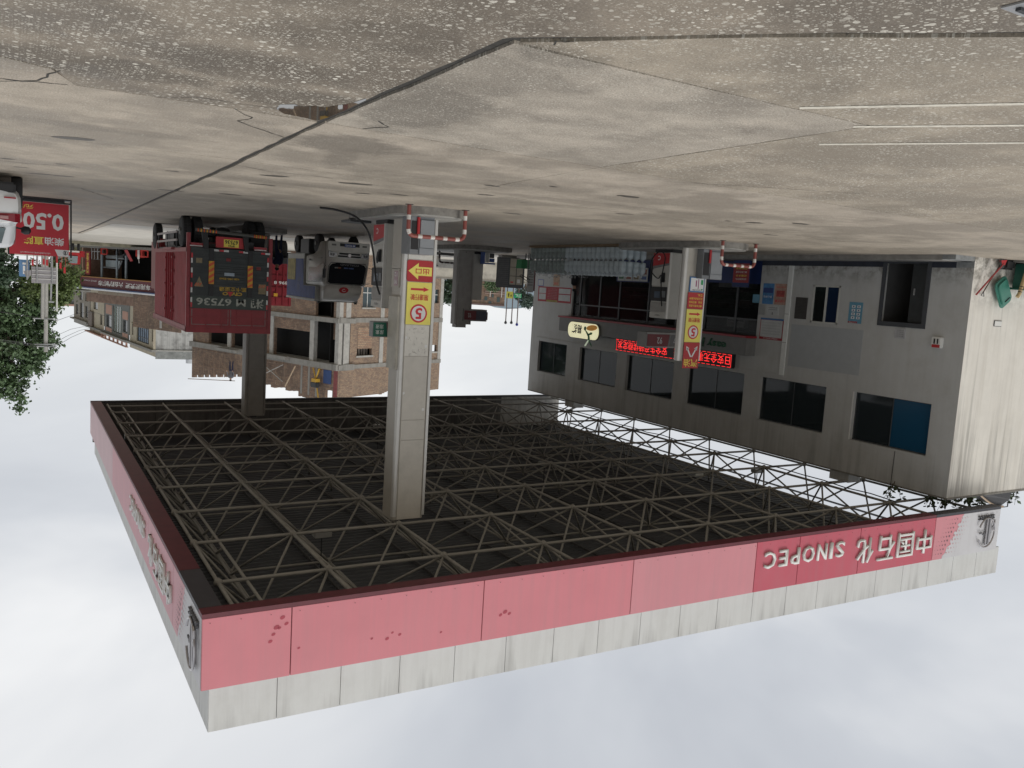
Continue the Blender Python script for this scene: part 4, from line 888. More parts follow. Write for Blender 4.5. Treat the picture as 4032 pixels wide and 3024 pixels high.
t = thing('wall_air_unit', 'white air unit hung high inside the shop window', 'air conditioner', (-24.2, 23.7, 2.35)); mb = MB(); mb.box(-.1, .12, 0, .95, 0, .32); part(t, 'body', mb, white, local=True, bevel=.02); mb = MB(); mb.box(.121, .125, .05, .9, .04, .08); part(t, 'outlet', mb, dark, local=True)
# posters on the wall (facing +X)
def xsign(name, label, cat, y0, y1, z0, z1, mat, x=WX, th=.012, group=None):
    t = thing(name, label, cat, (x, (y0+y1)/2, z0), 0, group); mb = MB(); mb.box(x+.002, x+th, y0, y1, z0, z1); part(t, 'panel', mb, mat); return t, x+th
def xb(t, nm, x, y0, y1, z0, z1, mat, k=1): mb = MB(); mb.box(x, x+.002*k, y0, y1, z0, z1); return part(t, nm, mb, mat)
p_blue = M('poster_blue', (.06, .2, .42), .6, var=.35, scale=5); p_paper = M('paper_white', (.52, .53, .52), .7, var=.08, scale=5); p_red = M('poster_red', (.34, .03, .04), .6, var=.1); p_lb = M('poster_light_blue', (.12, .30, .42), .6, var=.1); p_pink = M('poster_salmon', (.42, .26, .20), .6, var=.25, scale=5)
t, x = xsign('notice_board', 'tall light blue notice with eight icons beside the sliding window', 'notice', 18.02, 18.53, 1.46, 2.14, p_lb)
for i in range(2):
    for j in range(4): xb(t, 'icon', x, 18.09+i*.2, 18.22+i*.2, 1.56+j*.12, 1.64+j*.12, textw); xb(t, 'icon_mark', x+.0025, 18.13+i*.2, 18.18+i*.2, 1.58+j*.12, 1.62+j*.12, M('icon_navy', (.03, .06, .2), .6))
xb(t, 'red_foot', x, 18.17, 18.52, 2.075, 2.135, p_red); text(t, '八个严禁', (x+.003, 18.2, 2.085), Y_, Z_, .28, .04, textw)
t, x = xsign('poster', 'blue wavy poster between the shop window and the orange poster', 'poster', 21.79, 22.3, .96, 1.7, p_blue); xb(t, 'picture', x, 21.82, 22.27, 1.12, 1.3, M('pic_navy', (.02, .05, .2), .6)); text(t, '爱心驿站', (x, 21.85, 1.4), Y_, Z_, .4, .08, textw)
t, x = xsign('poster', 'salmon poster with red figures right beside the white pilaster', 'poster', 21.2, 21.74, .96, 1.7, p_pink); xb(t, 'picture', x, 21.28, 21.66, 1.2, 1.42, M('pic_red', (.35, .06, .05), .6, var=.5, scale=8)); text(t, '55折优惠', (x, 21.25, 1.52), Y_, Z_, .44, .1, textr, bold=.01); text(t, '加油卡充值', (x, 21.25, 1.05), Y_, Z_, .42, .06, textr)
t, x = xsign('notice', 'small white paper notice above the blue poster', 'notice', 21.48, 22.05, 1.74, 2.08, p_paper); xb(t, 'logo_mark', x, 21.75, 21.78, 1.98, 2.05, textb); xb(t, 'logo_mark', x, 21.72, 21.8, 2.05, 2.06, textb)
for k in range(2): text(t, '便利店营业时间', (x, 21.55, 1.80+k*.07), Y_, Z_, .4, .035, textb)
t, x = xsign('notice', 'little grey sheet pinned at the right edge of the shop glass', 'notice', 22.12, 22.42, 1.72, 2.1, M('paper_grey', (.36, .36, .35), .7))
t, x = xsign('notice_board', 'large white chart board with blue lower band and red heading', 'notice board', 21.2, 22.28, 2.2, 2.97, p_red); xb(t, 'sheet', x, 21.24, 22.25, 2.27, 2.88, p_paper); xb(t, 'blue_band', x+.0025, 21.2, 22.28, 2.2, 2.26, M('band_blue', (.04, .15, .35), .5)); text(t, '公司组织机构信息公示', (x, 21.4, 2.90), Y_, Z_, .7, .05, textw)
for i in range(5): text(t, '加油站安全管理岗位职责内容', (x+.003, 21.32, 2.34+i*.1), Y_, Z_, .85, .045, M('text_faint', (.36, .36, .37), .7))
t, x = xsign('notice', 'small blue sheet on the edge of the shop glass', 'notice', 22.42, 22.75, 1.38, 1.68, p_lb, x=WX+.02)
t, x = xsign('banner_stand', 'red and blue upright banner standing before the blue window skirt', 'banner', 22.72, 23.56, .16, 1.14, bl, x=WX+.3, th=.03); xb(t, 'red_sheet', x, 22.74, 23.54, .28, .98, M('banner_red', (.36, .035, .04), .5, var=.15))
for k, s_ in enumerate(('加油送好礼', '优惠多多', '满二百元立减', '扫码加油')): text(t, s_, (x+.003, 22.85, .82-k*.13), Y_, Z_, .55, .07, texty if k % 2 else textw, bold=.01)
t, x = xsign('notice_board', 'wide red and white information board on the wall left of the shop', 'notice board', 34.65, 37.7, 1.54, 2.3, p_red)
for a, b, c, d in ((36.95, 37.6, 1.6, 1.88), (36.95, 37.6, 1.91, 2.2), (34.72, 35.75, 1.6, 1.85), (34.72, 35.75, 1.9, 2.2)): xb(t, 'sheet', x, a, b, c, d, p_paper)
xb(t, 'yellow_heading', x, 35.85, 36.85, 2.2, 2.29, M('olive_yellow', (.4, .36, .08), .6)); text(t, '工作职责公示栏', (x+.003, 35.9, 2.215), Y_, Z_, .88, .06, textb)
for k in range(7): text(t, '遵守国家法律法规执行公司制度', (x, 35.9, 1.62+k*.08), Y_, Z_, .85, .035, M('text_pinkish', (.5, .35, .35), .6))
t, x = xsign('notice', 'small blue framed notice under the wide information board', 'notice', 37.22, 37.78, 1.18, 1.53, M('frame_violet', (.16, .18, .36), .5)); xb(t, 'sheet', x, 37.27, 37.73, 1.22, 1.49, p_paper)
t, x = xsign('poster', 'pinkish poster under the wide board beside the standing worker', 'poster', 35.76, 36.33, .8, 1.49, M('poster_peach', (.44, .30, .20), .6, var=.4, scale=6)); text(t, '招聘', (x, 35.85, 1.3), Y_, Z_, .4, .12, textr)
for k in range(4):
    y = 28.9+k*.53; t, x = xsign('leaflet', ['pale leaflet with red picture at the right end of the window row', 'pale leaflet with green picture in the window row', 'pale leaflet with blue picture in the window row', 'pale leaflet at the left end of the window row'][k], 'leaflet', y, y+.5, .5, 1.08, p_paper, x=WX+.01, group='leaflets stuck on the shop window'); xb(t, 'picture', x, y+.08, y+.42, .56, .78, M('leaf_pic%d' % k, [(.3, .12, .08), (.1, .22, .12), (.1, .15, .3), (.25, .2, .12)][k], .6, var=.5, scale=9))
    xb(t, 'picture', x, y+.08, y+.42, .86, 1.0, M('leaf_pic%d' % ((k+2) % 4), [(.3, .12, .08), (.1, .22, .12), (.1, .15, .3), (.25, .2, .12)][(k+2) % 4], .6, var=.5, scale=9))
t, x = xsign('wall_sign', 'small white sign above the dark door', 'sign', 16.4, 16.76, 2.18, 2.48, M('sign_grey', (.44, .44, .45), .5), th=.03)
for k in range(4): text(t, '配电间', (x, 16.45, 2.22+k*.06), Y_, Z_, .24, .035, M('text_dim', (.2, .2, .2), .6))
t = thing('emergency_light', 'white emergency light with red band high beside the door', 'lamp', (WX, 15.3, 2.34)); mb = MB(); mb.box(0, .16, -.17, .14, 0, .32); part(t, 'body', mb, white, local=True, bevel=.02); mb = MB(); mb.box(.161, .17, -.15, .1, .22, .31); part(t, 'red_band', mb, red, local=True)
for k in (-.08, .02): mb = MB(); mb.box(.161, .175, k-.012, k+.03, .05, .2); part(t, 'slot', mb, black, local=True)
t = thing('conduit_cover', 'white rectangular cover plate in a dark frame on the end wall', 'cover plate', (-24.9, 14.48, 1.76)); mb = MB(); mb.box(-.19, .19, -.008, 0, 0, .17); part(t, 'frame', mb, dark, local=True); mb = MB(); mb.box(-.17, .17, -.02, -.008, .015, .155); part(t, 'plate', mb, white, local=True)
# pill shaped light sign with running figure
t = thing('lightbox_sign', 'glowing cream pill shaped sign with a green figure over the shop', 'lit sign', (WX+.5, 32.6, 3.4))
sign_glow = M('sign_glow', (.80, .76, .48), .4, var=.06, scale=3, emit=.65); pts = [(a, b) for a, b in rounded_rect(31.38, 33.8, 3.12, 3.84, .32, 8)]
mb = MB(); mb.prism([(WX+.50, a, b) for a, b in pts], (.13, 0, 0)); part(t, 'face', mb, sign_glow); mb = MB(); mb.prism([(WX+.49, 32.59+(a-32.59)*1.02, 3.48+(b-3.48)*1.05) for a, b in pts], (.09, 0, 0)); part(t, 'rim', mb, M('rim_grey', (.25, .25, .23), .5))
text(t, '易捷', (WX+.63, 32.62, 3.22), Y_, Z_, .86, .42, textb, bold=.03)
fg = M('figure_green', (.02, .17, .05), .5); fo = M('figure_orange', (.75, .33, .03), .5, emit=.15); XF = WX+.637
def yz(pts, nm, m, x=XF): q = MB(); q.prism([(x, a, b) for a, b in pts], (.012, 0, 0)); part(t, nm, q, m)
yz([(31.75+.42*cos(a)+.1, 3.30+.13*sin(a)+.04*cos(a)) for a in [k*2*pi/18 for k in range(18)]], 'orange_swoosh', fo)
yz([(32.38+.09*cos(a), 3.36+.1*sin(a)) for a in [k*2*pi/12 for k in range(12)]], 'head', fg)
yz([(32.3, 3.44), (32.2, 3.5), (32.02, 3.62), (31.95, 3.8), (31.98, 3.9), (32.1, 3.88), (32.12, 3.72), (32.26, 3.56), (32.36, 3.46)], 'torso', fg)
yz([(32.05, 3.66), (31.82, 3.6), (31.78, 3.52), (31.9, 3.5), (32.1, 3.6)], 'arm', fg)
yz([(31.98, 3.86), (32.1, 3.88), (32.3, 4.08), (32.34, 4.18), (32.22, 4.16), (32.08, 3.98)], 'leg', M('figure_pale', (.7, .8, .6), .5, emit=.3)); yz([(31.98, 3.88), (32.06, 3.9), (31.86, 4.1), (31.76, 4.16), (31.78, 4.06)], 'leg', fg)
mb = MB(); mb.tube([(WX+.5, 31.3, 3.6), (WX+.3, 30.9, 3.66), (WX+.1, 30.55, 3.7)], .012, 5); part(t, 'cable', mb, black)
# LED board
t = thing('led_board', 'black display board with scrolling red characters above the shop', 'display', (WX, 27, 3.67)); mb = MB(); mb.box(WX+.01, WX+.16, 23.35, 30.6, 3.64, 4.20); part(t, 'case', mb, black, bevel=.008)
led = M('led_red', (1, .03, .03), .5, var=.0, emit=1.5); XL2 = WX+.162
for s_, y0, wd in (('日安全无事故', 23.48, 2.15), ('促进', 25.95, .72), ('安全生产持续稳定发', 27.1, 3.35)): text(t, s_, (XL2, y0, 3.75), Y_, Z_, wd, .34, led, name='led_characters', depth=.002, bold=-.006)
for k in range(26):
    a = 23.42+k*.278
    for z in (3.69, 4.155): mb = MB(); mb.box(XL2, XL2+.003, a, a+.2, z, z+.016); part(t, 'led_dash', mb, led)
for a in (23.42, 30.52): mb = MB(); mb.box(XL2, XL2+.003, a, a+.016, 3.7, 4.15); part(t, 'led_dash', mb, led)
# ---- end wall things (Y = 14.49 plane, standing in front)
def leaning(name, label, cat, a, b, r, m1, head=None):
    t = thing(name, label, cat, a); mb = MB(); mb.tube([a, b], r, 8); part(t, 'shaft', mb, m1, smooth=True); return t
t = leaning('squeegee', 'long red handled squeegee leaning on the end wall', 'squeegee', (-24.36, 14.2, .12), (-23.6, 14.44, 1.06), .024, M('handle_red', (.33, .04, .04), .5, var=.2)); mb = MB(); mb.prism([(-24.5, 14.2, .02), (-24.22, 14.2, .05), (-24.3, 14.2, .16), (-24.42, 14.2, .17)], (0, .06, 0)); part(t, 'head', mb, red)
t = leaning('shovel', 'dark shovel with triangular grip beside the red squeegee', 'shovel', (-24.32, 14.25, .1), (-23.93, 14.44, .97), .017, M('handle_brown', (.10, .07, .05), .6)); mb = MB(); mb.tube([(-23.93, 14.44, .96), (-23.84, 14.44, 1.07), (-23.99, 14.44, 1.09), (-23.94, 14.44, .96)], .012, 6); part(t, 'grip', mb, dark); mb = MB(); mb.prism([(-24.2, 14.2, .02), (-24.42, 14.2, .02), (-24.42, 14.22, .25), (-24.3, 14.24, .3), (-24.22, 14.22, .25)], (0, .015, 0)); part(t, 'blade', mb, dark)
t = thing('bamboo_post', 'pale bamboo post with black bands before the green bin', 'post', (-25.05, 13.9, 0)); mb = MB(); mb.tube([(-25.13, 13.9, 0), (-24.93, 13.98, .95), (-24.88, 14.0, 1.05)], [.062, .055, .055], 12); part(t, 'pole', mb, M('bamboo', (.50, .37, .19), .6, var=.15, scale=8), smooth=True)
for k in range(3): z = .74+k*.075; mb = MB(); mb.tube([(-25.13+.2*z/.95, 13.9+.08*z/.95, z), (-25.13+.2*(z+.02)/.95, 13.9+.08*(z+.02)/.95, z+.02)], .0585, 12); part(t, 'black_band', mb, black)
mb = MB(); mb.box(-25.3, -24.85, 13.7, 14.2, 0, .06); part(t, 'concrete_foot', mb, conc)
gb = M('bin_green', (.02, .11, .08), .45, var=.12, dirt=.2)
t = thing('wheelie_bin', 'dark green wheelie bin without lid, cut by the frame edge at the end wall', 'bin', (-25.6, 14.1, 0)); mb = MB(); mb.prism([(-26.15, 13.85, .08), (-25.22, 13.85, .08), (-25.14, 13.85, .78), (-26.2, 13.85, .78)], (0, .5, 0)); part(t, 'body', mb, gb, bevel=.02); mb = MB(); mb.box(-26.24, -25.1, 13.80, 14.4, .77, .83); part(t, 'rim', mb, gb, bevel=.01)
for x in (-25.3, -26.0): mb = MB(); mb.lathe((x, 14.3, .1), [(.1, -.03), (.1, .03)], 14, 'x'); part(t, 'wheel', mb, rubber)
t = thing('bin_lid', 'glossy green bin lid leaning against the end wall', 'bin lid', (-24.75, 14.3, .4)); pts = rounded_rect(-.29, .29, -.42, .42, .13, 5); mb = MB(); m_r = Matrix.Rotation(R(-33), 3, 'Y'); base = Vector((-24.72, 14.36, .93))
mb.prism([base+m_r @ Vector((a, 0, b)) for a, b in pts], (0, -.05, 0)); mb.prism([base+Vector((0, -.05, 0))+m_r @ Vector((a*.82, 0, b*.82)) for a, b in pts], (0, -.05, 0)); part(t, 'shell', mb, M('lid_green', (.06, .22, .17), .3, var=.1), bevel=.012); mb = MB(); mb.tube([base+m_r @ Vector((-.12, -.11, .25)), base+m_r @ Vector((.12, -.11, .25))], .015, 8); part(t, 'handle', mb, dark)
# wall stains at the foot of the end wall
mb = MB(); mb.box(-24.95, -24.5, 14.2, 14.42, 0, .28); solo('black_sack', 'small black sack slumped at the foot of the end wall', 'sack', mb, black, (-24.7, 14.3, 0), bevel=.05)
# roof things
t = thing('satellite_dish', 'tan dish edge and tube frame on the roof corner of the end wall', 'dish', (-26.6, 14.9, 7.0)); mb = MB(); pts = [(-25.5-1.3*k/12, 14.75, 7.07+.45*sin(pi*.5*k/12)+.02) for k in range(13)]
mb.prism([(-25.5, 14.7, 7.02)]+pts+[(-27.15, 14.7, 7.35), (-27.2, 14.7, 7.02)], (0, .35, 0)); part(t, 'bowl', mb, M('dish_dark', (.06, .06, .065), .6)); mb = MB(); mb.tube([(p[0], p[1]-.06, p[2]+.01) for p in pts], .03, 6); part(t, 'rim', mb, M('dish_tan', (.50, .37, .25), .5)); mb = MB(); mb.tube([(-26.8, 14.8, 7.4), (-26.8, 14.8, 7.62), (-27.25, 14.8, 7.62), (-27.25, 14.8, 7.0)], .02, 6); part(t, 'tube_frame', mb, dark)
leafm = M('roof_leaf', (.07, .10, .045), .6, var=.5, scale=6); stemm = M('plant_stem', (.10, .08, .05), .8)
def weed(label, x, y, z, h, n, spread=.5):
    t = thing('roof_plant', label, 'plant', (x, y, z), 0, 'weeds growing on the roof edge'); sm = MB(); lf = MB()
    for k in range(max(3, n//10)):
        a = random.uniform(0, 2*pi); tip = Vector((cos(a)*spread*random.uniform(.2, 1), sin(a)*spread*.5, h*random.uniform(.6, 1))); sm.tube([(0, 0, 0), tip*.5+Vector((0, 0, .05)), tip], [.012, .008, .004], 5)
        for j in range(10):
            p = tip*random.uniform(.25, 1)+Vector((random.uniform(-.06, .06), random.uniform(-.06, .06), random.uniform(-.04, .05))); d = Vector((random.uniform(-1, 1), random.uniform(-1, 1), random.uniform(-.3, 1))).normalized(); s = d.orthogonal().normalized(); ln = random.uniform(.10, .22); wq = ln*.24
            lf.add([p, p+d*ln*.5+s*wq, p+d*ln, p+d*ln*.5-s*wq], [(0, 1, 2, 3)])
    part(t, 'stem', sm, stemm, local=True); part(t, 'leaves', lf, leafm, local=True, kind='stuff')
for k, (x, y, z, h, n, s_) in enumerate([(-23.7, 15.0, 6.6, .95, 60, .6), (-24.3, 14.9, 6.6, 1.0, 70, .5), (-25.0, 14.9, 6.8, .7, 60, .5), (-27.7, 14.8, 6.7, .95, 40, .3), (-23.5, 16.2, 6.75, .8, 40, .5), (-26.0, 15.0, 7.2, .7, 40, .5)]):
    weed(['spindly weed right at the roof corner', 'leafy weed a little left of the roof corner', 'bushy weed beside the dish', 'lone weed sprig beyond the tube frame', 'thin weed on the roof edge behind the frame bars', 'low weed clump growing over the dish rim'][k], x, y, z, h, n, s_)
weed('weed sprig poking out past the white emblem panel', -26.1, 14.9, 8.1, .5, 30, .15)
# ---- water bottles
bot = M('bottle_blue', (.50, .57, .60), .25, var=.12, scale=3, alpha=.9); botc = M('bottle_clear', (.24, .30, .28), .2, var=.4, scale=4, alpha=.85); capm = M('bottle_cap', (.55, .6, .62), .5)
def bottle_mesh(m, nm):
    q = MB(); q.lathe((0, 0, 0), [(.115, 0), (.13, .02), (.13, .14), (.122, .155), (.13, .17), (.13, .30), (.12, .345), (.06, .40), (.032, .42), (.032, .455)], 12); q.mat(1); q.lathe((0, 0, .455), [(.036, 0), (.036, .035)], 10)
    me = q.mesh(nm); me.materials.append(m); me.materials.append(capm)
    for p, k in zip(me.polygons, q.m): p.material_index = k; p.use_smooth = len(p.vertices) == 4
    return me
bm1, bm2 = bottle_mesh(bot, 'bottle_full'), bottle_mesh(botc, 'bottle_empty')
for i in range(22):
    for j in range(4):
        for k in range(2):
            if j > 0 and i > 0 and k == 0: continue
            em = i > 12
            o = bpy.data.objects.new('water_bottle', bm2 if em else bm1); COL.objects.link(o); o.location = (-17.5-j*.272, 22.95+i*.272, .10+k*.47+random.uniform(0, .006)); o.rotation_euler[2] = random.random()*3
            lay = 'upper' if k else 'lower'; o['label'] = ('clear' if em else 'bluish')+' water bottle in the '+lay+' layer of the long stack before the shop'; o['category'] = 'water bottle'; o['group'] = ('clear' if em else 'bluish')+' bottles, '+lay+' layer of the stack'
film = glass_mat('shrink_film', (.6, .63, .62), .25, .16)
mb = MB(); mb.quad((-17.355, 22.8, .1), (-17.355, 28.9, .1), (-17.355, 28.9, 1.02), (-17.355, 22.8, 1.02)); solo('plastic_film', 'clear plastic film wrapped round the front of the bottle stack', 'film', mb, film, (-17.36, 25.8, .1))
mb = MB()
for k in range(150): x = random.uniform(-18.5, -17.3); y = random.uniform(26, 28.8); z = 1.06+random.random()*.1; mb.add([(x, y, z), (x+random.uniform(-.15, .15), y+random.uniform(-.2, .2), z+random.uniform(-.08, .08)), (x+random.uniform(-.15, .15), y+random.uniform(-.15, .15), z+random.uniform(-.05, .1))], [(0, 1, 2)])
solo('crumpled_film', 'crumpled clear film heaped on top of the clear bottles', 'film', mb, glass_mat('crumple', (.5, .53, .53), .2, .35), (-17.9, 27.4, 1.05))['kind'] = 'stuff'
woodm = M('pallet_wood', (.26, .19, .12), .8, var=.3, scale=6)
def pallet(label, y0, z0, x0=-18.6, x1=-17.35, ln=1.2):
    t = thing('pallet', label, 'pallet', ((x0+x1)/2, y0+ln/2, z0), 0, 'wooden pallets under the bottles')
    for k in range(3): x = x0+.05+k*((x1-x0-.2)/2); mb = MB(); mb.box(x, x+.1, y0, y0+ln, z0, z0+.055); part(t, 'runner', mb, woodm)
    for k in range(7): y = y0+k*ln/7; mb = MB(); mb.box(x0, x1, y+.01, y+ln/7-.04, z0+.056, z0+.078); part(t, 'board', mb, woodm)
for k in range(5): pallet(['pallet under the bottle stack, nearest the pump', 'second pallet under the bottle stack from the pump', 'middle pallet under the bottle stack', 'fourth pallet under the bottle stack from the pump', 'farthest pallet under the bottle stack'][k], 22.8+k*1.22, 0.005)
pallet('empty pallet lying in front of the stack end by the pump', 21.5, .005, -18.9, -17.6, 1.15); pallet('empty pallet on top of another at the stack end', 21.55, .09, -18.9, -17.7, 1.1)
mb = MB()
for k in range(2): mb.box(-20.4+k*.3, -20.2+k*.3, 21.9, 22.4, 0, .3)
solo('grey_crate', 'pale grey crate on the ground beside the empty pallets', 'crate', MB().box(-19.9, -19.4, 22.4, 22.9, 0, .32), M('crate_grey', (.38, .39, .38), .6), (-19.6, 22.6, 0), bevel=.02)

# ================================================================ VEHICLES
# ---- red box truck seen from behind
tr_red = M('truck_red', (.27, .026, .034), .45, var=.15, dirt=.3, dirtc=(.1, .04, .035)); tr_redf = M('truck_red_faded', (.27, .06, .06), .5, var=.15, dirt=.3, dirtc=(.3, .2, .18)); tr_dk = M('truck_gate_dark', (.035, .042, .042), .5, var=.2, dirt=.3, dirtc=(.09, .085, .075)); tr_grn = M('truck_gate_band', (.045, .06, .052), .5, var=.2)
T = thing('box_truck', 'dark red corrugated box truck parked with its rear to the camera', 'truck', (-5.95, 32, 0))
x0, x1, y0, y1, z0, z1 = -7.28, -4.63, 28.3, 35.6, 1.02, 3.66
mb = MB(); mb.box(x0+.04, x1-.05, y0+.05, y1-.02, z0, z1-.05); part(T, 'cargo_body', mb, tr_red)
for side, xs in ((1, x1-.05), (-1, x0+.04)):
    m = MB(); n = 120; rows = []
    for i in range(n+1):
        y = y0+.12+(y1-y0-.3)*i/n; o = .028 if i % 4 in (1, 2) else 0; rows.append((xs+side*(o+.004), y))
    m.add([(x, y, z) for x, y in rows for z in (z0+.12, z1-.16)], [(2*i, 2*i+2, 2*i+3, 2*i+1) for i in range(n)]); part(T, 'corrugated_side', m, tr_red)
    mb = MB(); mb.box(xs, xs+side*.05, y0, y1, z1-.18, z1-.04); part(T, 'top_rail', mb, tr_redf); mb = MB(); mb.box(xs, xs+side*.05, y0, y1, z0, z0+.13); part(T, 'bottom_rail', mb, tr_redf)
for yq in (30.9, 31.35, 31.8, 32.25): mb = MB(); mb.tube([(x1+.02, yq, z0+.15), (x1+.02, yq, z1-.2)], .03, 6); part(T, 'door_bar', mb, tr_red)
for yq in (30.8, 32.4):
    for zq in (1.3, 1.75, 2.2, 2.65, 3.1): mb = MB(); mb.box(x1, x1+.07, yq-.06, yq+.06, zq, zq+.07); part(T, 'hinge', mb, tr_red)
mb = MB(); mb.box(x1-.02, x1+.10, 30.7, 32.5, z0-.02, z0+.06); part(T, 'door_sill', mb, tr_redf)
mb = MB(); mb.box(x0, x1, y0, y1, z1-.05, z1); part(T, 'roof', mb, tr_redf)
for xx in (x1-.11, x0): mb = MB(); mb.box(xx, xx+.11, y0-.02, y0+.1, .56, z1); part(T, 'rear_post', mb, tr_red)
mb = MB(); mb.box(x0, x1, y0-.03, y0+.1, z1-.16, z1+.005); part(T, 'rear_header', mb, tr_red)
mb = MB(); mb.box(x0+.12, x1-.12, y0-.01, y0+.06, 2.9, z1-.16); rd = part(T, 'rear_door', mb, tr_red)
for k in range(1, 5): xx = x0+.12+(x1-x0-.24)*k/5; mb = MB(); mb.box(xx-.02, xx+.02, y0-.03, y0-.01, 2.9, z1-.16); part(rd, 'rib', mb, tr_red)
mb = MB(); mb.box(x0+.1, x1-.1, y0-.035, y0-.01, 3.16, 3.2); part(rd, 'rib', mb, tr_red)
sealm = M('door_seal', (.22, .2, .19), .8); mb = MB()
for a, b, c, d in ((x0+.17, -5.99, 2.93, z1-.24), (-5.93, x1-.17, 2.93, z1-.24)):
    mb.box(a, a+.02, y0-.015, y0-.009, c, d); mb.box(b-.02, b, y0-.015, y0-.009, c, d); mb.box(a, b, y0-.015, y0-.009, d-.02, d)
part(rd, 'seal', mb, sealm)
mb = MB(); mb.box(x0+.12, x1-.12, y0-.08, y0-.012, 1.0, 2.9); gate = part(T, 'tail_lift', mb, tr_dk)
for k in range(8): z = 1.1+k*.17; mb = MB(); mb.box(x0+.14, x1-.14, y0-.095, y0-.08, z, z+.11); part(gate, 'rib', mb, tr_dk, bevel=.01)
mb = MB(); mb.box(x0+.13, x1-.13, y0-.098, y0-.08, 2.5, 2.89); part(gate, 'number_band', mb, tr_grn)
fadew = M('faded_lettering', (.40, .41, .36), .7, var=.4, scale=14, dirt=.5, dirtc=(.1, .1, .09), ds=10); fadey = M('faded_yellow', (.50, .32, .05), .6, var=.3, scale=12)
FY = y0-.099
text(gate, '湘 M 67536', (-7.02, FY, 2.54), X_, Z_, 2.1, .3, fadew, bold=.022)
text(gate, '凯卡立运通', (-6.45, FY, 2.19), X_, Z_, .84, .14, fadey, bold=.02)
text(gate, 'CIVRO', (-6.33, FY, 2.35), X_, Z_, .62, .11, fadey, bold=.05); mb = MB(); mb.poly([(-6.05, FY-.006, 2.34), (-5.85, FY-.006, 2.34), (-5.95, FY-.006, 2.5)]); part(gate, 'red_mark', mb, red)
text(gate, '400-090-5560', (-6.23, FY, 1.90), X_, Z_, .62, .065, fadey, bold=.02)
hz_y = M('hazard_yellow', (.62, .33, .03), .5); hz_r = M('hazard_red', (.62, .10, .03), .5)
def hazard(x, za, zb):
    t_ = MB(); t_.box(x, x+.16, y0-.13, y0-.1, za, zb); o = part(gate, 'hazard_strip', t_, hz_y); k = za
    while k < zb-.12: mb = MB(); mb.poly([(x, y0-.132, k), (x+.16, y0-.132, k+.10), (x+.16, y0-.132, min(zb, k+.19)), (x, y0-.132, k+.09)]); part(gate, 'hazard_stripe', mb, hz_r); k += .185
hazard(-5.44, 1.40, 2.12); hazard(-6.64, 1.48, 2.18)
for x in (-5.44, -6.64): mb = MB(); mb.box(x+.01, x+.15, y0-.12, y0-.1, 1.0, 2.5); part(gate, 'lift_arm_plate', mb, black)
stick = M('sticker_tan', (.24, .19, .11), .6, var=.3, scale=10)
for x, z, w_, h_ in ((-5.08, 1.33, .18, .15), (-5.1, 1.9, .2, .32), (-7.08, 2.05, .24, .32)): mb = MB(); mb.box(x, x+w_, y0-.1, y0-.096, z, z+h_) if w_ != .2 else mb.poly([(x-.03, y0-.098, z+.32), (x+.23, y0-.098, z+.32), (x+.1, y0-.098, z)][::-1]); part(gate, 'sticker', mb, stick)
for (x, z) in ((-7.06, 2.07), (-5.08, 2.1)):
    for k in range(3): mb = MB(); mb.poly([(x+.07*k, y0-.101, z), (x+.03+.07*k, y0-.101, z), (x+.09+.07*k, y0-.101, z+.1), (x+.06+.07*k, y0-.101, z+.1)]); part(gate, 'sticker_stripe', mb, hz_r)
mb = MB(); mb.box(-6.07, -5.76, y0-.102, y0-.096, 1.74, 1.84); part(gate, 'pale_plate', mb, M('pale_blue_plate', (.35, .42, .48), .4))
for x, z in ((-5.95, 1.28), (-6.9, 1.5)): mb = MB(); mb.box(x, x+.14, y0-.1, y0-.096, z, z+.1); part(gate, 'red_sticker', mb, M('dull_red', (.2, .03, .03), .6))
rw, rr = M('reflector_white', (.62, .62, .6), .3), M('reflector_red', (.5, .02, .03), .3)
for xx in (x1-.17, x0+.13):
    for k in range(4):
        for q, mm in ((0, rw), (.16, rr)): z = 1.18+k*.46+(q if k % 2 else .16-q); mb = MB(); mb.box(xx, xx+.05, y0-.104, y0-.08, z, z+.15); part(gate, 'reflector', mb, mm)
for x in (-5.3, -5.6, -6.2, -6.9): mb = MB(); mb.box(x-.28, x-.13, y0-.104, y0-.08, 1.03, 1.09); part(gate, 'reflector', mb, rw); mb = MB(); mb.box(x-.13, x, y0-.104, y0-.08, 1.03, 1.09); part(gate, 'reflector', mb, rr)
for xx in (-5.12, -7.1): mb = MB(); mb.box(xx, xx+.42, y0-.02, y0+.05, .86, .98); tl = part(T, 'tail_lamp', mb, M('lamp_red', (.30, .01, .02), .2), bevel=.01); mb = MB(); mb.box(xx+.02, xx+.4, y0-.024, y0-.02, .94, .97); part(tl, 'white_edge', mb, rw)
mb = MB(); mb.box(-6.42, -5.5, y0-.02, y0+.06, .62, .96); pp = part(T, 'plate_panel', mb, red); mb = MB(); mb.box(-6.2, -5.74, y0-.03, y0-.02, .69, .93); part(pp, 'number_plate', mb, texty); text(pp, '67536', (-6.17, y0-.03, .71), X_, Z_, .4, .13, textb, bold=.02); text(pp, '湘M', (-6.08, y0-.03, .86), X_, Z_, .2, .06, textb, bold=.02)
mb = MB(); mb.tube([(-7.12, y0-.1, .54), (-4.87, y0-.1, .46)], .05, 8); bb = part(T, 'bumper_bar', mb, M('bar_grey', (.10, .10, .09), .6))
for k in range(7):
    for xa in (-5.5+k*.09, -7.05+k*.06): mb = MB(); mb.tube([(xa, y0-.1, .54-.0355*(xa+7.12)), (xa+.04, y0-.1, .54-.0355*(xa+7.16))], .052, 8); part(T, 'bumper_stripe', mb, hz_y if k % 2 else hz_r)
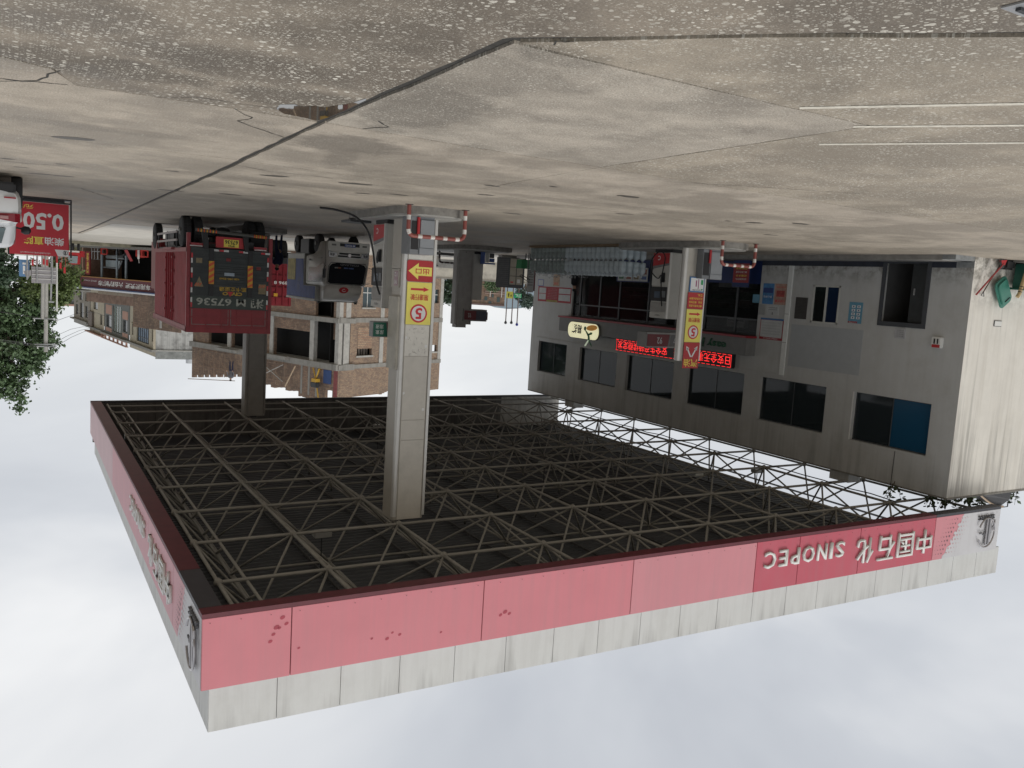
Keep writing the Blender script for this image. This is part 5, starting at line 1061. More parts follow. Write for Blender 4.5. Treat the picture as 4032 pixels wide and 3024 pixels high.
for xx in (-5.25, -6.5): mb = MB(); mb.prism([(xx, y0-.12, 1.05), (xx+.12, y0-.12, 1.05), (xx+.2, y0-.1, .5), (xx+.02, y0-.1, .45)], (0, .1, 0)); part(T, 'lift_arm', mb, black)
mb = MB(); mb.box(-6.75, -6.55, 28.6, 35.5, .72, 1.0); mb.box(-5.35, -5.15, 28.6, 35.5, .72, 1.0); part(T, 'chassis', mb, dark)
mb = MB(); mb.box(-7.2, -4.8, 29, 35.4, .95, 1.03); part(T, 'floor_beams', mb, dark)
mb = MB(); mb.tube([(-5.2, 29.55, .5), (-6.7, 29.55, .5)], .12, 10); mb.lathe((-5.95, 29.55, .5), [(.2, -.2), (.24, 0), (.2, .2)], 12, 'x'); part(T, 'rear_axle', mb, dark)
wheelm = M('wheel_hub', (.14, .14, .13), .5, metal=.5, dirt=.4)
def truck_wheel(t, x, y, r, w_, hub=True, local=False):
    mb = MB(); mb.lathe((x, y, r), [(r*.62, -w_/2), (r*.9, -w_/2), (r, -w_*.4), (r, w_*.4), (r*.9, w_/2), (r*.62, w_/2)], 28, 'x'); o = part(t, 'wheel', mb, M('tyre', (.03, .03, .03), .85, var=.3, dirt=.5, dirtc=(.10, .09, .08)), smooth=True, local=local)
    mb = MB(); mb.lathe((x, y, r), [(r*.6, -w_*.42), (r*.6, w_*.42)], 20, 'x'); mb.lathe((x+w_*.43, y, r), [(r*.25, -.02), (r*.2, .06)], 12, 'x'); part(o, 'rim', mb, wheelm, local=False) if not local else part(t, 'rim', mb, wheelm, local=True)
    if w_ > .25:
        for k in range(32): a = 2*pi*k/32; mb = MB(); c_ = Vector((x, y+cos(a)*(r+.002), r+sin(a)*(r+.002))); mb.box(-.11, -.02, -.02, .02, -.006, .006); mb.box(.02, .11, -.02, .02, -.006, .006); mt = Matrix.Rotation(a-pi/2, 3, 'X'); mb.v = [mt @ v+c_ for v in mb.v]; part(o, 'tread_block', mb, rubber)
    return o
for y in (29.55,):
    for x in (-4.78, -5.12, -6.8, -7.1): truck_wheel(T, x, y, .5, .28)
for x in (-4.9, -7.0): truck_wheel(T, x, 36.6, .5, .27)
mb = MB(); mb.box(-4.85, -4.75, 28.85, 28.88, .35, 1.0); mb.box(-7.15, -6.7, 28.85, 28.88, .35, 1.0); part(T, 'mud_flap', mb, rubber)
mb = MB(); mb.box(-5.1, -4.72, 31.4, 33.4, .42, .95); part(T, 'fuel_tank', mb, M('tank_dark', (.04, .04, .04), .5), bevel=.04)
for z in (.45, .72): mb = MB(); mb.box(-4.68, -4.64, 30.4, 34.8, z, z+.07); part(T, 'side_guard_rail', mb, M('guard_pale', (.35, .31, .29), .5, var=.3, scale=8))
for y in (30.5, 32.5, 34.6): mb = MB(); mb.box(-4.69, -4.66, y, y+.06, .42, 1.0); part(T, 'guard_post', mb, dark)
mb = MB(); mb.box(-7.15, -4.8, 35.9, 37.7, .6, 2.7); part(T, 'cab', mb, M('cab_red', (.2, .02, .02), .4), bevel=.12)

# ---- pale light truck facing the camera
wt = M('light_truck_paint', (.62, .60, .54), .35, var=.06, dirt=.2, dirtc=(.2, .18, .13)); wtb = M('light_truck_box', (.36, .36, .33), .5, var=.1, dirt=.3)
T = thing('light_truck', 'pale beige light truck with blue sided cargo box facing the camera', 'truck', (-11.35, 34.5, 0))
xa, xb_, yf = -12.22, -10.47, 32.5
def cabprof(x): return [(x, yf+.0, .30), (x, yf-.02, .55), (x, yf+.0, 1.08), (x, yf+.16, 1.55), (x, yf+.30, 1.98), (x, yf+.55, 2.06), (x, yf+2.75, 2.06), (x, yf+2.8, .85), (x, yf+1.9, .80), (x, yf+1.3, .62), (x, yf+1.0, .30)]
mb = MB(); A = cabprof(xa+.02); B_ = cabprof(xb_-.02); n = len(A); mb.add(A+B_, [tuple(range(n))[::-1], tuple(range(n, 2*n))]+[(i, (i+1) % n, n+(i+1) % n, n+i) for i in range(n)]); cab = part(T, 'cab', mb, wt, bevel=.045, smooth=True)
def wq(u, z, o=0):      # point on the windscreen plane: u 0..1 across, z height
    y = yf+(z-1.08)*.16/.47 if z < 1.55 else yf+.16+(z-1.55)*.14/.43
    return (xa+.09+u*(xb_-xa-.18), y-.018-o, z)
gd = M('windscreen', (.015, .017, .02), .08, var=.1)
mb = MB(); mb.poly([wq(.02, 1.28), wq(.08, 1.17), wq(.2, 1.13), wq(.8, 1.13), wq(.92, 1.17), wq(.98, 1.28), wq(.96, 1.9), wq(.9, 1.94), wq(.1, 1.94), wq(.04, 1.9)]); part(cab, 'windscreen', mb, gd)
mb = MB(); mb.tube([wq(.0, 1.26), wq(.05, 1.12), wq(.95, 1.12), wq(1, 1.26), wq(.98, 1.93), wq(.92, 1.965), wq(.08, 1.965), wq(.02, 1.93), wq(0, 1.26)], .012, 6); part(cab, 'windscreen_seal', mb, black)
for u, col_, ww in ((.35, (.05, .09, .2), .2), (.5, (.05, .09, .22), .16), (.68, (.25, .08, .04), .12), (.75, (.25, .25, .22), .14)): mb = MB(); a = Vector(wq(u, 1.3, .004)); mb.box(a.x, a.x+ww, a.y-.003, a.y, 1.29, 1.34); part(cab, 'dashboard_item', mb, M('dash_%d' % int(u*100), col_, .6, var=.5, scale=20))
text(cab, 'FORLAND', (-11.75, yf+.0, 1.15), X_, Z_, .75, .075, M('letter_dimgrey', (.12, .12, .12), .4), off=.05, bold=.01)
mb = MB(); mb.box(xa+.03, xb_-.03, yf-.07, yf+.1, .30, .66); bp = part(T, 'bumper', mb, wt, bevel=.03)
mb = MB(); mb.box(-11.75, -10.95+.0, yf-.074, yf-.07, .36, .48); part(bp, 'lower_grille', mb, black); mb = MB(); mb.box(-11.58, -11.14, yf-.085, yf-.076, .38, .50); np_ = part(bp, 'number_plate', mb, M('plate_blue', (.04, .08, .28), .4)); text(np_, 'M·95592', (-11.55, yf-.085, .40), X_, Z_, .38, .08, textw, bold=.01)
for x in (-12.05, -10.8): mb = MB(); mb.box(x, x+.18, yf-.075, yf-.07, .40, .47); part(bp, 'fog_lamp', mb, M('fog_grey', (.15, .15, .13), .3))
hl = M('headlamp_glass', (.30, .31, .32), .12, metal=.3, var=.4, scale=14)
for sx2, xx in ((1, xa+.05), (-1, xb_-.05)):
    mb = MB(); mb.prism([(xx, yf-.04, .68), (xx+sx2*.30, yf-.04, .72), (xx+sx2*.36, yf-.04, .86), (xx+sx2*.1, yf-.04, .93), (xx-.0, yf-.04, .9)], (0, .06, 0)); h_ = part(T, 'headlamp', mb, hl, bevel=.01)
    for q in (.1, .2): mb = MB(); mb.lathe((xx+sx2*q, yf-.042, .81), [(.045, 0), (.03, -.008)], 12, 'y'); part(h_, 'reflector_bowl', mb, M('bowl', (.08, .08, .09), .15, metal=.8))
for z, a, b in ((.76, -11.8, -10.95), (.86, -11.85, -10.9)): mb = MB(); mb.box(a, b, yf-.035, yf-.0, z-.035, z+.035); part(T, 'grille_slot', mb, black, bevel=.01)
mb = MB(); mb.box(-11.87, -10.88, yf-.045, yf-.03, .90, .93); mb.box(-11.84, -10.9, yf-.045, yf-.03, .80, .82); part(T, 'grille_bar', mb, white); mb = MB(); mb.lathe((-11.36, yf-.05, .82), [(.085, 0), (.07, -.02)], 18, 'y'); part(T, 'badge', mb, chrome)
# door side
sx3 = xb_-.012
mb = MB(); mb.prism([(sx3, yf+.34, 1.16), (sx3, yf+.9, 1.2), (sx3, yf+1.3, 1.33), (sx3, yf+2.35, 1.35), (sx3, yf+2.35, 1.88), (sx3, yf+.50, 1.88)], (.006, 0, 0)); part(cab, 'side_window', mb, gd)
mb = MB(); mb.tube([(sx3+.01, yf+.2, .35), (sx3+.01, yf+.2, 1.1), (sx3+.01, yf+.42, 1.9), (sx3+.01, yf+2.5, 1.93), (sx3+.01, yf+2.5, .85)], .006, 5); part(cab, 'door_gap', mb, black)
mb = MB(); mb.box(sx3, sx3+.02, yf+2.1, yf+2.35, 1.0, 1.07); part(cab, 'door_handle', mb, black)
text(cab, '福田时代 6.5T', (sx3, yf+.55, .93), Y_, Z_, .6, .06, M('letter_dim', (.1, .1, .09), .5), off=.006)
for x, sg in ((xb_, 1), (xa, -1)):
    mb = MB(); mb.tube([(x, yf+.15, 1.25), (x+sg*.14, yf-.12, 1.32), (x+sg*.12, yf-.1, 1.85), (x, yf+.3, 1.9)], .012, 6); mr = part(cab, 'mirror_arm', mb, black); mb = MB(); mb.box(x+sg*.07, x+sg*.2, yf-.16, yf-.1, 1.35, 1.75); part(mr, 'mirror', mb, black, bevel=.03)
# wind deflector with red badge
def dprof(x): return [(x, yf+.30, 2.0), (x, yf+.42, 2.35), (x, yf+.75, 2.60), (x, yf+1.2, 2.66), (x, yf+1.2, 2.0)]
mb = MB(); A = dprof(xa+.15); B_ = dprof(xb_-.12); n = 5; mb.add(A+B_, [tuple(range(n))[::-1], tuple(range(n, 2*n))]+[(i, (i+1) % n, n+(i+1) % n, n+i) for i in range(n)]); df = part(T, 'wind_deflector', mb, wt, bevel=.04, smooth=True)
nd = Vector((0, -.35, .12)).normalized(); ax2 = Vector((0, .12, .35)).normalized(); cc = Vector((-11.3, yf+.335, 2.18)); mb = MB(); mb.poly(disc(cc+nd*.02, (1, 0, 0), ax2, .13, 20)); mb.v = [Vector((cc.x+(v.x-cc.x)*1.5, v.y, v.z)) for v in mb.v]; part(df, 'red_badge', mb, red); mb = MB(); mb.tube([cc+nd*.026+Vector((a, 0, 0))+ax2*b for a, b in ((-.08, .03), (0, .06), (.07, .02), (.03, -.04), (-.04, -.05))], .012, 5); part(df, 'badge_mark', mb, textw)
mb = MB(); mb.box(xa-.02, xb_+.02, yf+2.9, 37.9, .78, 2.07); mb.box(xa-.02, xb_+.02, yf+1.25, 37.9, 2.075, 2.70); cb_ = part(T, 'cargo_box', mb, wtb, bevel=.01)
blu = M('corrugated_blue', (.03, .055, .19), .5, var=.2, dirt=.3, dirtc=(.15, .14, .1)); mb = MB(); n = 90; mb.add([(xb_+.025+(.015 if i % 4 in (1, 2) else 0), yf+1.3+4.1*i/n, z) for i in range(n+1) for z in ((1.0 if yf+1.3+4.1*i/n > yf+2.95 else 2.1), 2.6)], [(2*i, 2*i+2, 2*i+3, 2*i+1) for i in range(n)]); part(cb_, 'corrugated_side', mb, blu)
mb = MB(); mb.box(xb_+.045, xb_+.05, 36.6, 37.8, 1.0, 1.9); part(cb_, 'yellow_patch', mb, M('patch_yellow', (.25, .2, .05), .6, var=.4)); mb = MB(); mb.box(xb_+.02, xb_+.06, yf+1.26, 37.9, 2.62, 2.70); part(cb_, 'top_rail', mb, wtb)
for x in (xa+.1, xb_-.1): mb = MB(); mb.box(x-.05, x+.05, yf+1.15, yf+1.24, 2.68, 2.76); part(cb_, 'marker_lamp', mb, black)
for x in (xa+.16, xb_-.16): truck_wheel(T, x, yf+1.55, .38, .24); truck_wheel(T, x, 36.9, .36, .24)
mb = MB(); mb.box(xb_-.5, xb_+.06, yf+2.2, yf+3.4, .18, .78); part(T, 'battery_box', mb, black, bevel=.03); mb = MB(); mb.box(-12, -10.7, yf+.5, 37.6, .55, .75); part(T, 'chassis', mb, dark)

# ---- white sedan cut by the frame edge
def loft(st, n=9):
    m = MB(); rings = []
    for y, w_, zb, zm, zt in st:
        r = []
        for k in range(n):
            a = -pi/2+pi*k/(n-1); cx_ = max(0, cos(a))**.35*w_; sz = sin(a); sz = math.copysign(abs(sz)**.6, sz); r.append((cx_, y, (zb+zt)/2+sz*(zt-zb)/2))
        ring = r+[(-x, y, z) for x, y, z in reversed(r[1:-1])]; rings.append(ring)
    k = len(rings[0]); m.add([p for r in rings for p in r], [(i*k+j, i*k+(j+1) % k, (i+1)*k+(j+1) % k, (i+1)*k+j) for i in range(len(rings)-1) for j in range(k)]+[tuple(range(k-1, -1, -1)), tuple((len(rings)-1)*k+j for j in range(k))]); return m
carw = M('car_white', (.66, .67, .67), .22, var=.02)
T = thing('sedan', 'white sedan cut off by the frame edge, seen from behind', 'car', (.77, 19.7, 0), 0)
part(T, 'body', loft([(0, .74, .42, .6, .88), (.06, .84, .3, .6, 1.0), (.35, .89, .22, .6, 1.06), (1.0, .9, .2, .6, 1.04), (2.4, .91, .2, .6, .98), (3.6, .9, .2, .6, .92), (4.3, .86, .22, .6, .78), (4.65, .7, .3, .5, .66)], 13), carw, smooth=True, local=True)
part(T, 'greenhouse', loft([(.40, .80, .9, 1, 1.05), (.9, .79, .9, 1.2, 1.38), (1.6, .78, .9, 1.2, 1.47), (2.6, .78, .9, 1.2, 1.46), (3.2, .78, .9, 1.1, 1.2), (3.7, .78, .88, 1, .95)], 15), carw, smooth=True, local=True)
mb = MB(); mb.add([(-.62, .385, 1.07), (.62, .385, 1.07), (.54, .84, 1.37), (-.54, .84, 1.37)], [(0, 1, 2, 3)]); part(T, 'rear_window', mb, M('car_glass', (.08, .11, .11), .08, var=.2), local=True)
for sg in (-1, 1):
    mb = MB(); mb.prism([(sg*.915, .35, .78), (sg*.90, .03, .80), (sg*.80, -.02, .80), (sg*.45, -.03, .82), (sg*.45, -.03, .93), (sg*.82, .0, .98), (sg*.91, .32, .95)], (0, 0, 0.001)); mb = MB()
    mb.add([(sg*.905, .38, .80), (sg*.87, .06, .78), (sg*.78, -.015, .78), (sg*.42, -.03, .80), (sg*.42, -.03, .90), (sg*.78, -.01, .95), (sg*.87, .07, .95), (sg*.905, .40, .91)], [(0, 1, 6, 7), (1, 2, 5, 6), (2, 3, 4, 5)]); tl = part(T, 'tail_lamp', mb, M('car_lamp_red', (.22, .01, .02), .1), local=True)
    mb = MB(); mb.box(sg*.6-.07, sg*.6+.07, -.052, -.047, .84, .90); part(T, 'lamp_insert', mb, M('lamp_pink', (.45, .25, .25), .2), local=True)
    mb = MB(); mb.box(sg*.7-.1, sg*.7+.1, -.03, .1, .47, .495); part(T, 'reflector', mb, M('lamp_red', (.3, .01, .02), .2), local=True)
    mb = MB(); mb.prism([(sg*.80, 1.0, 1.0), (sg*.80, 3.2, .98), (sg*.775, 2.7, 1.36), (sg*.775, 1.3, 1.38)], (sg*.006, 0, 0)); part(T, 'side_glass', mb, _mats['car_glass'], local=True)
    mb = MB(); mb.lathe((sg*1.0, 2.9, 1.02), [(.03, -.1), (.09, -.06), (.1, .03), (.06, .1)], 10, 'x'); part(T, 'mirror', mb, black, smooth=True, local=True); mb = MB(); mb.tube([(sg*.8, 2.9, .97), (sg*.95, 2.9, 1.0)], .02, 6); part(T, 'mirror_stalk', mb, black, local=True)
    for y in (.85, 3.75): mb = MB(); mb.lathe((sg*.82, y, .32), [(.2, -.1), (.3, -.1), (.32, -.06), (.32, .06), (.3, .1), (.2, .1)], 22, 'x'); part(T, 'wheel', mb, rubber, smooth=True, local=True)
mb = MB(); mb.box(-.8, .8, .0, .3, .18, .38); part(T, 'rear_valance', mb, black, local=True, bevel=.04)

# ---- price board
T = thing('price_board', 'red diesel price banner reading 0.50 on a black stand', 'sign board', (-.7, 26.97, 0)); yb = 26.95
mb = MB(); mb.box(-1.305, .12, yb, yb+.03, .13, 1.555); pn_ = part(T, 'banner', mb, M('banner_red_bright', (.52, .02, .035), .35, var=.08, scale=1.5))
mb = MB()
for x in (-1.36, .14): mb.box(x-.02, x+.02, yb+.0, yb+.05, 0, 1.58)
mb.box(-1.36, .14, yb+.03, yb+.05, .08, .12); mb.box(-1.36, .14, yb-.3, yb+.4, 0, .03); part(T, 'stand', mb, black)
mb = MB(); mb.box(-1.2, -.2, yb-.1, yb+.3, .03, .1); part(T, 'ballast', mb, black, bevel=.02)
text(pn_, '柴油', (-1.19, yb, 1.05), X_, Z_, .47, .22, textw, bold=.02); text(pn_, '直降', (-.69, yb, 1.05), X_, Z_, .49, .22, texty, bold=.02)
text(pn_, '0.50', (-1.18, yb, .40), X_, Z_, .98, .46, textw, bold=.03); text(pn_, '元/升', (-.45, yb, .20), X_, Z_, .42, .12, texty, bold=.015)
text(pn_, '中国石化销售股份有限公司永州石油分公司', (-.86, yb, 1.47), X_, Z_, .72, .04, textw)
mb = MB(); mb.poly([(-1.3, yb-.003, 1.37), (-.96, yb-.003, 1.37), (-1.04, yb-.003, 1.552), (-1.3, yb-.003, 1.552)][::1]); part(pn_, 'white_corner', mb, textw); mb = MB(); mb.tube([(-1.22+.055*cos(a), yb-.006, 1.45+.055*sin(a)) for a in [k*pi/9 for k in range(-4, 13)]], .006, 5); mb.box(-1.23, -1.2, yb-.01, yb-.004, 1.40, 1.50); part(pn_, 'emblem', mb, dark)

# ================================================================ PEOPLE
navy = M('cloth_navy', (.012, .018, .05), .85); dkc = M('cloth_black', (.012, .013, .016), .85); gyc = M('cloth_grey', (.12, .12, .13), .85)
person('person in navy work clothes standing between the two trucks', (-9.2, 34.8, 0), R(35), navy, navy, hgt=1.62, bend=.35)
person('person in black jacket standing behind the water bottles', (-20.6, 30.3, 0), R(-20), dkc, dkc, hgt=1.72)
person('worker in dark jacket standing on the unfinished brick house slab', (-14.2, 66.3, 8.5), R(30), gyc, navy, hgt=1.65, bend=.3)
person('tiny dark figure under the roadside trees', (.2, 76, .2), 0, dkc, dkc, hgt=1.6)

# ================================================================ BACKGROUND BUILDINGS
brickA = brick_mat('red_brick_wall', (.22, .125, .085), (.34, .21, .135), (.16, .145, .125), 1, .5)
brickB = brick_mat('tan_brick_wall', (.26, .16, .11), (.42, .29, .19), (.20, .18, .155), 1, .3)
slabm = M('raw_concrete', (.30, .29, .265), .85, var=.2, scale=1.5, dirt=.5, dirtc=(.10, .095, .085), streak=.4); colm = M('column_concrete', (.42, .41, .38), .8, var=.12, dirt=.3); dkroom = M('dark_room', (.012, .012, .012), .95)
class Fac:
    """facade from A to B; t along, o outwards (towards the camera)"""
    def __init__(s, A, B, out):
        s.A = Vector((*A, 0)); d = Vector((*B, 0))-s.A; s.L = d.length; s.d = d.normalized(); n = Vector((-s.d.y, s.d.x, 0)); s.n = n if n.dot(Vector((*out, 0))) > 0 else -n
    def p(s, t, o, z): return s.A+s.d*t+s.n*o+Vector((0, 0, z))
    def box(s, mb, t0, t1, z0, z1, o0, o1):
        c = [s.p(t, o, z) for z in (z0, z1) for t, o in ((t0, o0), (t1, o0), (t1, o1), (t0, o1))]
        return mb.add(c, [(3, 2, 1, 0), (4, 5, 6, 7), (0, 1, 5, 4), (1, 2, 6, 5), (2, 3, 7, 6), (3, 0, 4, 7)])
    def b(s, par, nm, t0, t1, z0, z1, o0, o1, mat, **k): return part(par, nm, s.box(MB(), t0, t1, z0, z1, o0, o1), mat, **k)
    def wall(s, par, nm, t0, t1, z0, z1, holes, mat, o=0, th=.24):
        ts = sorted({t0, t1, *[v for h in holes for v in h[:2]]}); zs = sorted({z0, z1, *[v for h in holes for v in h[2:]]}); mb = MB()
        for a, b in zip(ts, ts[1:]):
            for c, d in zip(zs, zs[1:]):
                if any(h[0] < (a+b)/2 < h[1] and h[2] < (c+d)/2 < h[3] for h in holes): continue
                mb.add([s.p(a, o, c), s.p(b, o, c), s.p(b, o, d), s.p(a, o, d)], [(0, 1, 2, 3)])
        for a, b, c, d in holes:
            for q in (((a, c), (a, d)), ((b, c), (b, d)), ((a, c), (b, c)), ((a, d), (b, d))):
                (u, v), (u2, v2) = q; mb.add([s.p(u, o, v), s.p(u2, o, v2), s.p(u2, o-th, v2), s.p(u, o-th, v)], [(0, 1, 2, 3)])
        return part(par, nm, mb, mat)
# unfinished brick house
CB = (-20.05, 58.8); BH = thing('brick_house', 'unfinished brick house with raw concrete slabs and open upper bays', 'building', (-20, 62, 0))
FL = Fac(CB, (-13.2, 77.2), (1, -.4)); FR = Fac(CB, (-30.7, 64.3), (-.4, -1))
FL.wall(BH, 'brick_wall', .05, 19.6, 0, 4.68, [(.7, 2.8, 3.45, 4.66), (.9, 2.6, .2, 2.9), (6, 9.5, .1, 3.2)], brickA)
FL.wall(BH, 'brick_wall', 3.4, 7.9, 5.02, 8.0, [(3.42, 7.85, 5.9, 7.98)], brickA, o=-.05)
FL.wall(BH, 'brick_wall', 17.2, 19.6, 5.02, 8.35, [], brickA, o=-.05)
FL.wall(BH, 'brick_wall', 8.4, 17.2, 5.02, 8.0, [(8.9, 13.6, 5.9, 7.98), (14.3, 17.1, 5.9, 7.98)], brickA, o=-.05)
FR.wall(BH, 'brick_wall', .05, 12, 0, 4.62, [(2.3, 3.6, 2.35, 3.85), (10.65, 11.46, 2.3, 3.4)], brickB)
FR.wall(BH, 'brick_wall', 1.15, 12, 4.97, 8.06, [(1.9, 3.52, 6.88, 7.42), (10.68, 11.5, 6.85, 7.4)], brickB, o=-.02)
FR.b(BH, 'infill_brickwork', 1.95, 3.45, 5.3, 6.9, -.012, .004, brick_mat('soldier_brick', (.35, .20, .13), (.48, .33, .22), (.2, .17, .14), .75, .1))
def toprow(F, t0, t1, z0, zf, mat, step=.27):
    mb = MB(); t = t0
    while t < t1-.01:
        q = min(t+step, t1); z = zf(t); F.box(mb, t, q+.001, z0, z, -.24, 0); t = q
    part(BH, 'parapet_brickwork', mb, mat)
random.seed(3)
toprow(FL, 0.02, 4.55, 8.44, lambda t: 10.75+(.1 if int(t/.27) % 3 else 0) if not (.3 < t < 1.2) else 9.9+.25*abs(t-.75), brickA)
toprow(FL, 4.55, 9.1, 8.44, lambda t: 10.42+.06*int((t % 2)/.5), brickA); toprow(FL, 9.1, 12.4, 8.44, lambda t: 10.25-.03*(t-9), brickA); toprow(FL, 12.4, 19.6, 8.44, lambda t: 10.3+.12*(t-12.4)-.2*(int(t*2) % 2), brickA)
toprow(FR, 0.02, 12, 8.3, lambda t: (10.45 if t < 5 else 10.6) if not (4.6 < t < 7.2) else 10.5-.25*min(t-4.6, 7.2-t)+.0, brickB)
FL.b(BH, 'floor_slab', -.0, 19.7, 4.68, 5.02, -1.5, .18, slabm); FL.b(BH, 'floor_slab', 0, 19.75, 8.0, 8.44, -1.5, .2, slabm)
FR.b(BH, 'floor_beam', .0, 12.05, 4.62, 4.97, -.3, .06, slabm); FR.b(BH, 'floor_beam', 0, 12.05, 8.06, 8.36, -.3, .06, slabm)
for F, t, w_, za, zb in ((FL, .02, .4, 5.02, 8.0), (FL, 2.85, .5, 5.02, 8.0), (FL, 7.9, .45, 5.02, 8), (FL, 13.7, .5, 5.02, 8), (FR, .45, .6, 4.97, 8.06), (FR, 4.33, .42, 0, 4.62), (FR, 4.33, .42, 4.97, 8.06), (FR, 11.62, .4, 0, 4.62), (FR, 11.62, .4, 4.97, 8.06), (FL, -.0, .4, 0, 4.68), (FR, .6, .5, 0, 4.62)): F.b(BH, 'column', t, t+w_, za, zb, -.3, .03, colm)
FL.b(BH, 'balcony_edge', 5.5, 9.3, 7.95, 8.2, .2, .6, slabm); FL.b(BH, 'balcony_edge', 12.2, 15, 8.1, 8.3, .2, .6, slabm)
FR.b(BH, 'lintel', 1.8, 3.65, 7.42, 7.55, -.1, .05, colm); FR.b(BH, 'window_sill', 2.2, 3.7, 3.85, 3.95, -.1, .08, colm); FR.b(BH, 'lintel', 10.6, 11.6, 7.4, 7.52, -.1, .05, colm)
for t0, t1, z0_, z1_ in ((2.3, 3.6, 2.35, 3.85), (10.65, 11.46, 2.3, 3.4)):
    wq2 = FR.b(BH, 'window', t0, t1, z0_, z1_, -.2, -.17, M('far_glass', (.035, .06, .07), .15)); FR.b(wq2, 'frame', (t0+t1)/2-.03, (t0+t1)/2+.03, z0_, z1_, -.17, -.14, white); FR.b(wq2, 'frame', t0, t1, z0_+.4, z0_+.45, -.17, -.14, white)
for k in range(8): FR.b(BH, 'plank', 1.95+k*.19, 2.07+k*.19, 6.75, 7.42, -.4+.03*(k % 3), -.36+.03*(k % 3), M('old_plank', (.16, .14, .12), .8, var=.3))
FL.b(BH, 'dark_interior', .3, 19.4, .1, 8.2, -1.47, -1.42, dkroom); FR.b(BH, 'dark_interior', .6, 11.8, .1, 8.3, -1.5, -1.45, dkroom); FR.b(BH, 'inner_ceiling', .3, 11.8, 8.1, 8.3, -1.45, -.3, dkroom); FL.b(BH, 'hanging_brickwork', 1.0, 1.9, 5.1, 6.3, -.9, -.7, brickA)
FL.b(BH, 'blue_sheet', .7, 1.6, 8.5, 9.5, .01, .04, M('sheet_blue', (.03, .07, .2), .6)); FL.b(BH, 'maroon_band', .02, .42, 8.45, 10.8, .01, .04, M('brick_maroon', (.24, .07, .07), .8, var=.2))
for k in range(3): FL.b(BH, 'raw_pillar', 2.3+k*.9, 2.5+k*.9, 8.44, 10.6, .0, .035, slabm)
def pole(par, nm, a, b, r, m): mb = MB(); mb.tube([a, b], r, 6); return part(par, nm, mb, m)
SCF = thing('scaffolding', 'rusty scaffold frames leaning along the roof of the unfinished house', 'scaffolding', (-16, 65, 8.4)); rust = M('rusty_steel', (.20, .14, .10), .7, var=.3)
for t in (5.9, 7.0, 8.2, 9.2, 13.2, 14.0, 14.8, 15.6, 16.4, 17.2, 18.0): pole(SCF, 'upright', FL.p(t, .35, 8.44), FL.p(t, .35, 10.2+(.3 if t > 13 else 0)), .035, rust)
for t0, t1 in ((5.9, 9.2), (13.2, 18.0)):
    for z in (8.6, 9.9): pole(SCF, 'ledger', FL.p(t0, .38, z), FL.p(t1, .38, z), .03, rust)
pole(SCF, 'brace', FL.p(6, .4, 8.6), FL.p(9.2, .4, 9.9), .03, colm); pole(SCF, 'brace', FL.p(9.2, .4, 8.6), FL.p(6, .4, 9.9), .03, colm); pole(SCF, 'plank', FL.p(4.4, .45, 8.5), FL.p(5.6, .45, 10.2), .05, M('new_plank', (.40, .30, .2), .7)); pole(SCF, 'handrail', FL.p(12.4, .4, 10.6), FL.p(19.5, .4, 11.25), .03, rust)
HO = thing('roof_hoist', 'yellow motor hoist on a tripod on the roof edge of the unfinished house', 'hoist', FL.p(2.0, .3, 8.44)); yl = M('machine_yellow', (.50, .30, .03), .5)
for dt, do in ((-.35, 0), (.35, 0), (0, -.4)): pole(HO, 'leg', FL.p(2.0+dt, .4+do, 8.44), FL.p(2.0, .4, 9.25), .05, yl)
FL.b(HO, 'motor', 1.75, 2.25, 9.2, 9.45, .2, .6, yl); FL.b(HO, 'bucket', 1.7, 2.4, 9.45, 9.85, .25, .6, dark, bevel=.05); pole(HO, 'jib', FL.p(2.0, .4, 9.3), FL.p(1.6, .4, 10.7), .05, yl)
# row of cement houses
RH = thing('terrace_house', 'weathered cement house with blue curtained window beside the brick house', 'building', (-14, 103, 0)); cream = M('cream_render', (.46, .41, .31), .85, var=.12, dirt=.35, dirtc=(.2, .18, .15), streak=.4)
FH = Fac((-13.3, 100), (-9.6, 133.5), (1, 0)); FS = Fac((-13.3, 100), (-17.9, 99.6), (0, -1)); stw = M('stained_render', (.50, .50, .48), .9, var=.15, scale=.8, dirt=.85, dirtc=(.10, .105, .105), ds=.9)
FS.wall(RH, 'side_wall', 0, 6, 0, 10.95, [], stw); FS.b(RH, 'eave_line', 0, 6, 10.95, 11.08, -.3, .12, colm); FS.b(RH, 'side_parapet', 0, 6, 11.08, 11.95, -.2, 0, M('mossy_parapet', (.28, .29, .28), .9, var=.3, dirt=.8, dirtc=(.08, .085, .085), ds=2))
FH.wall(RH, 'front_wall', 0, 12, 4.5, 10.95, [(2.95, 8.65, 8.3, 10.65), (1.0, 1.7, 8.85, 10.15), (10.3, 11.0, 8.85, 10.15)], cream)
FH.b(RH, 'cornice', -.1, 12.1, 10.95, 11.2, -.2, .45, slabm); FH.b(RH, 'parapet', 0, 12, 11.2, 11.75, -.2, 0, cream)
cw = FH.b(RH, 'curtained_window', 2.95, 8.65, 8.3, 10.65, -.25, -.2, M('blue_curtain', (.14, .20, .28), .6, var=.4, scale=2))
for k in range(7): FH.b(cw, 'mullion', 2.95+k*.93, 3.03+k*.93, 8.3, 10.65, -.2, -.15, dark)
for z in (9.0, 10.1): FH.b(cw, 'mullion', 2.95, 8.65, z, z+.06, -.2, -.14, dark)
for t in (1.0, 10.3): FH.b(RH, 'narrow_window', t, t+.7, 8.85, 10.15, -.2, -.17, M('far_glass_dark', (.03, .035, .04), .2)); FH.b(RH, 'window_hood', t-.15, t+.85, 8.7, 8.82, 0, .15, cream)
FS.b(RH, 'end_pilaster', -.25, 0, 4.5, 11, -.1, .05, cream)
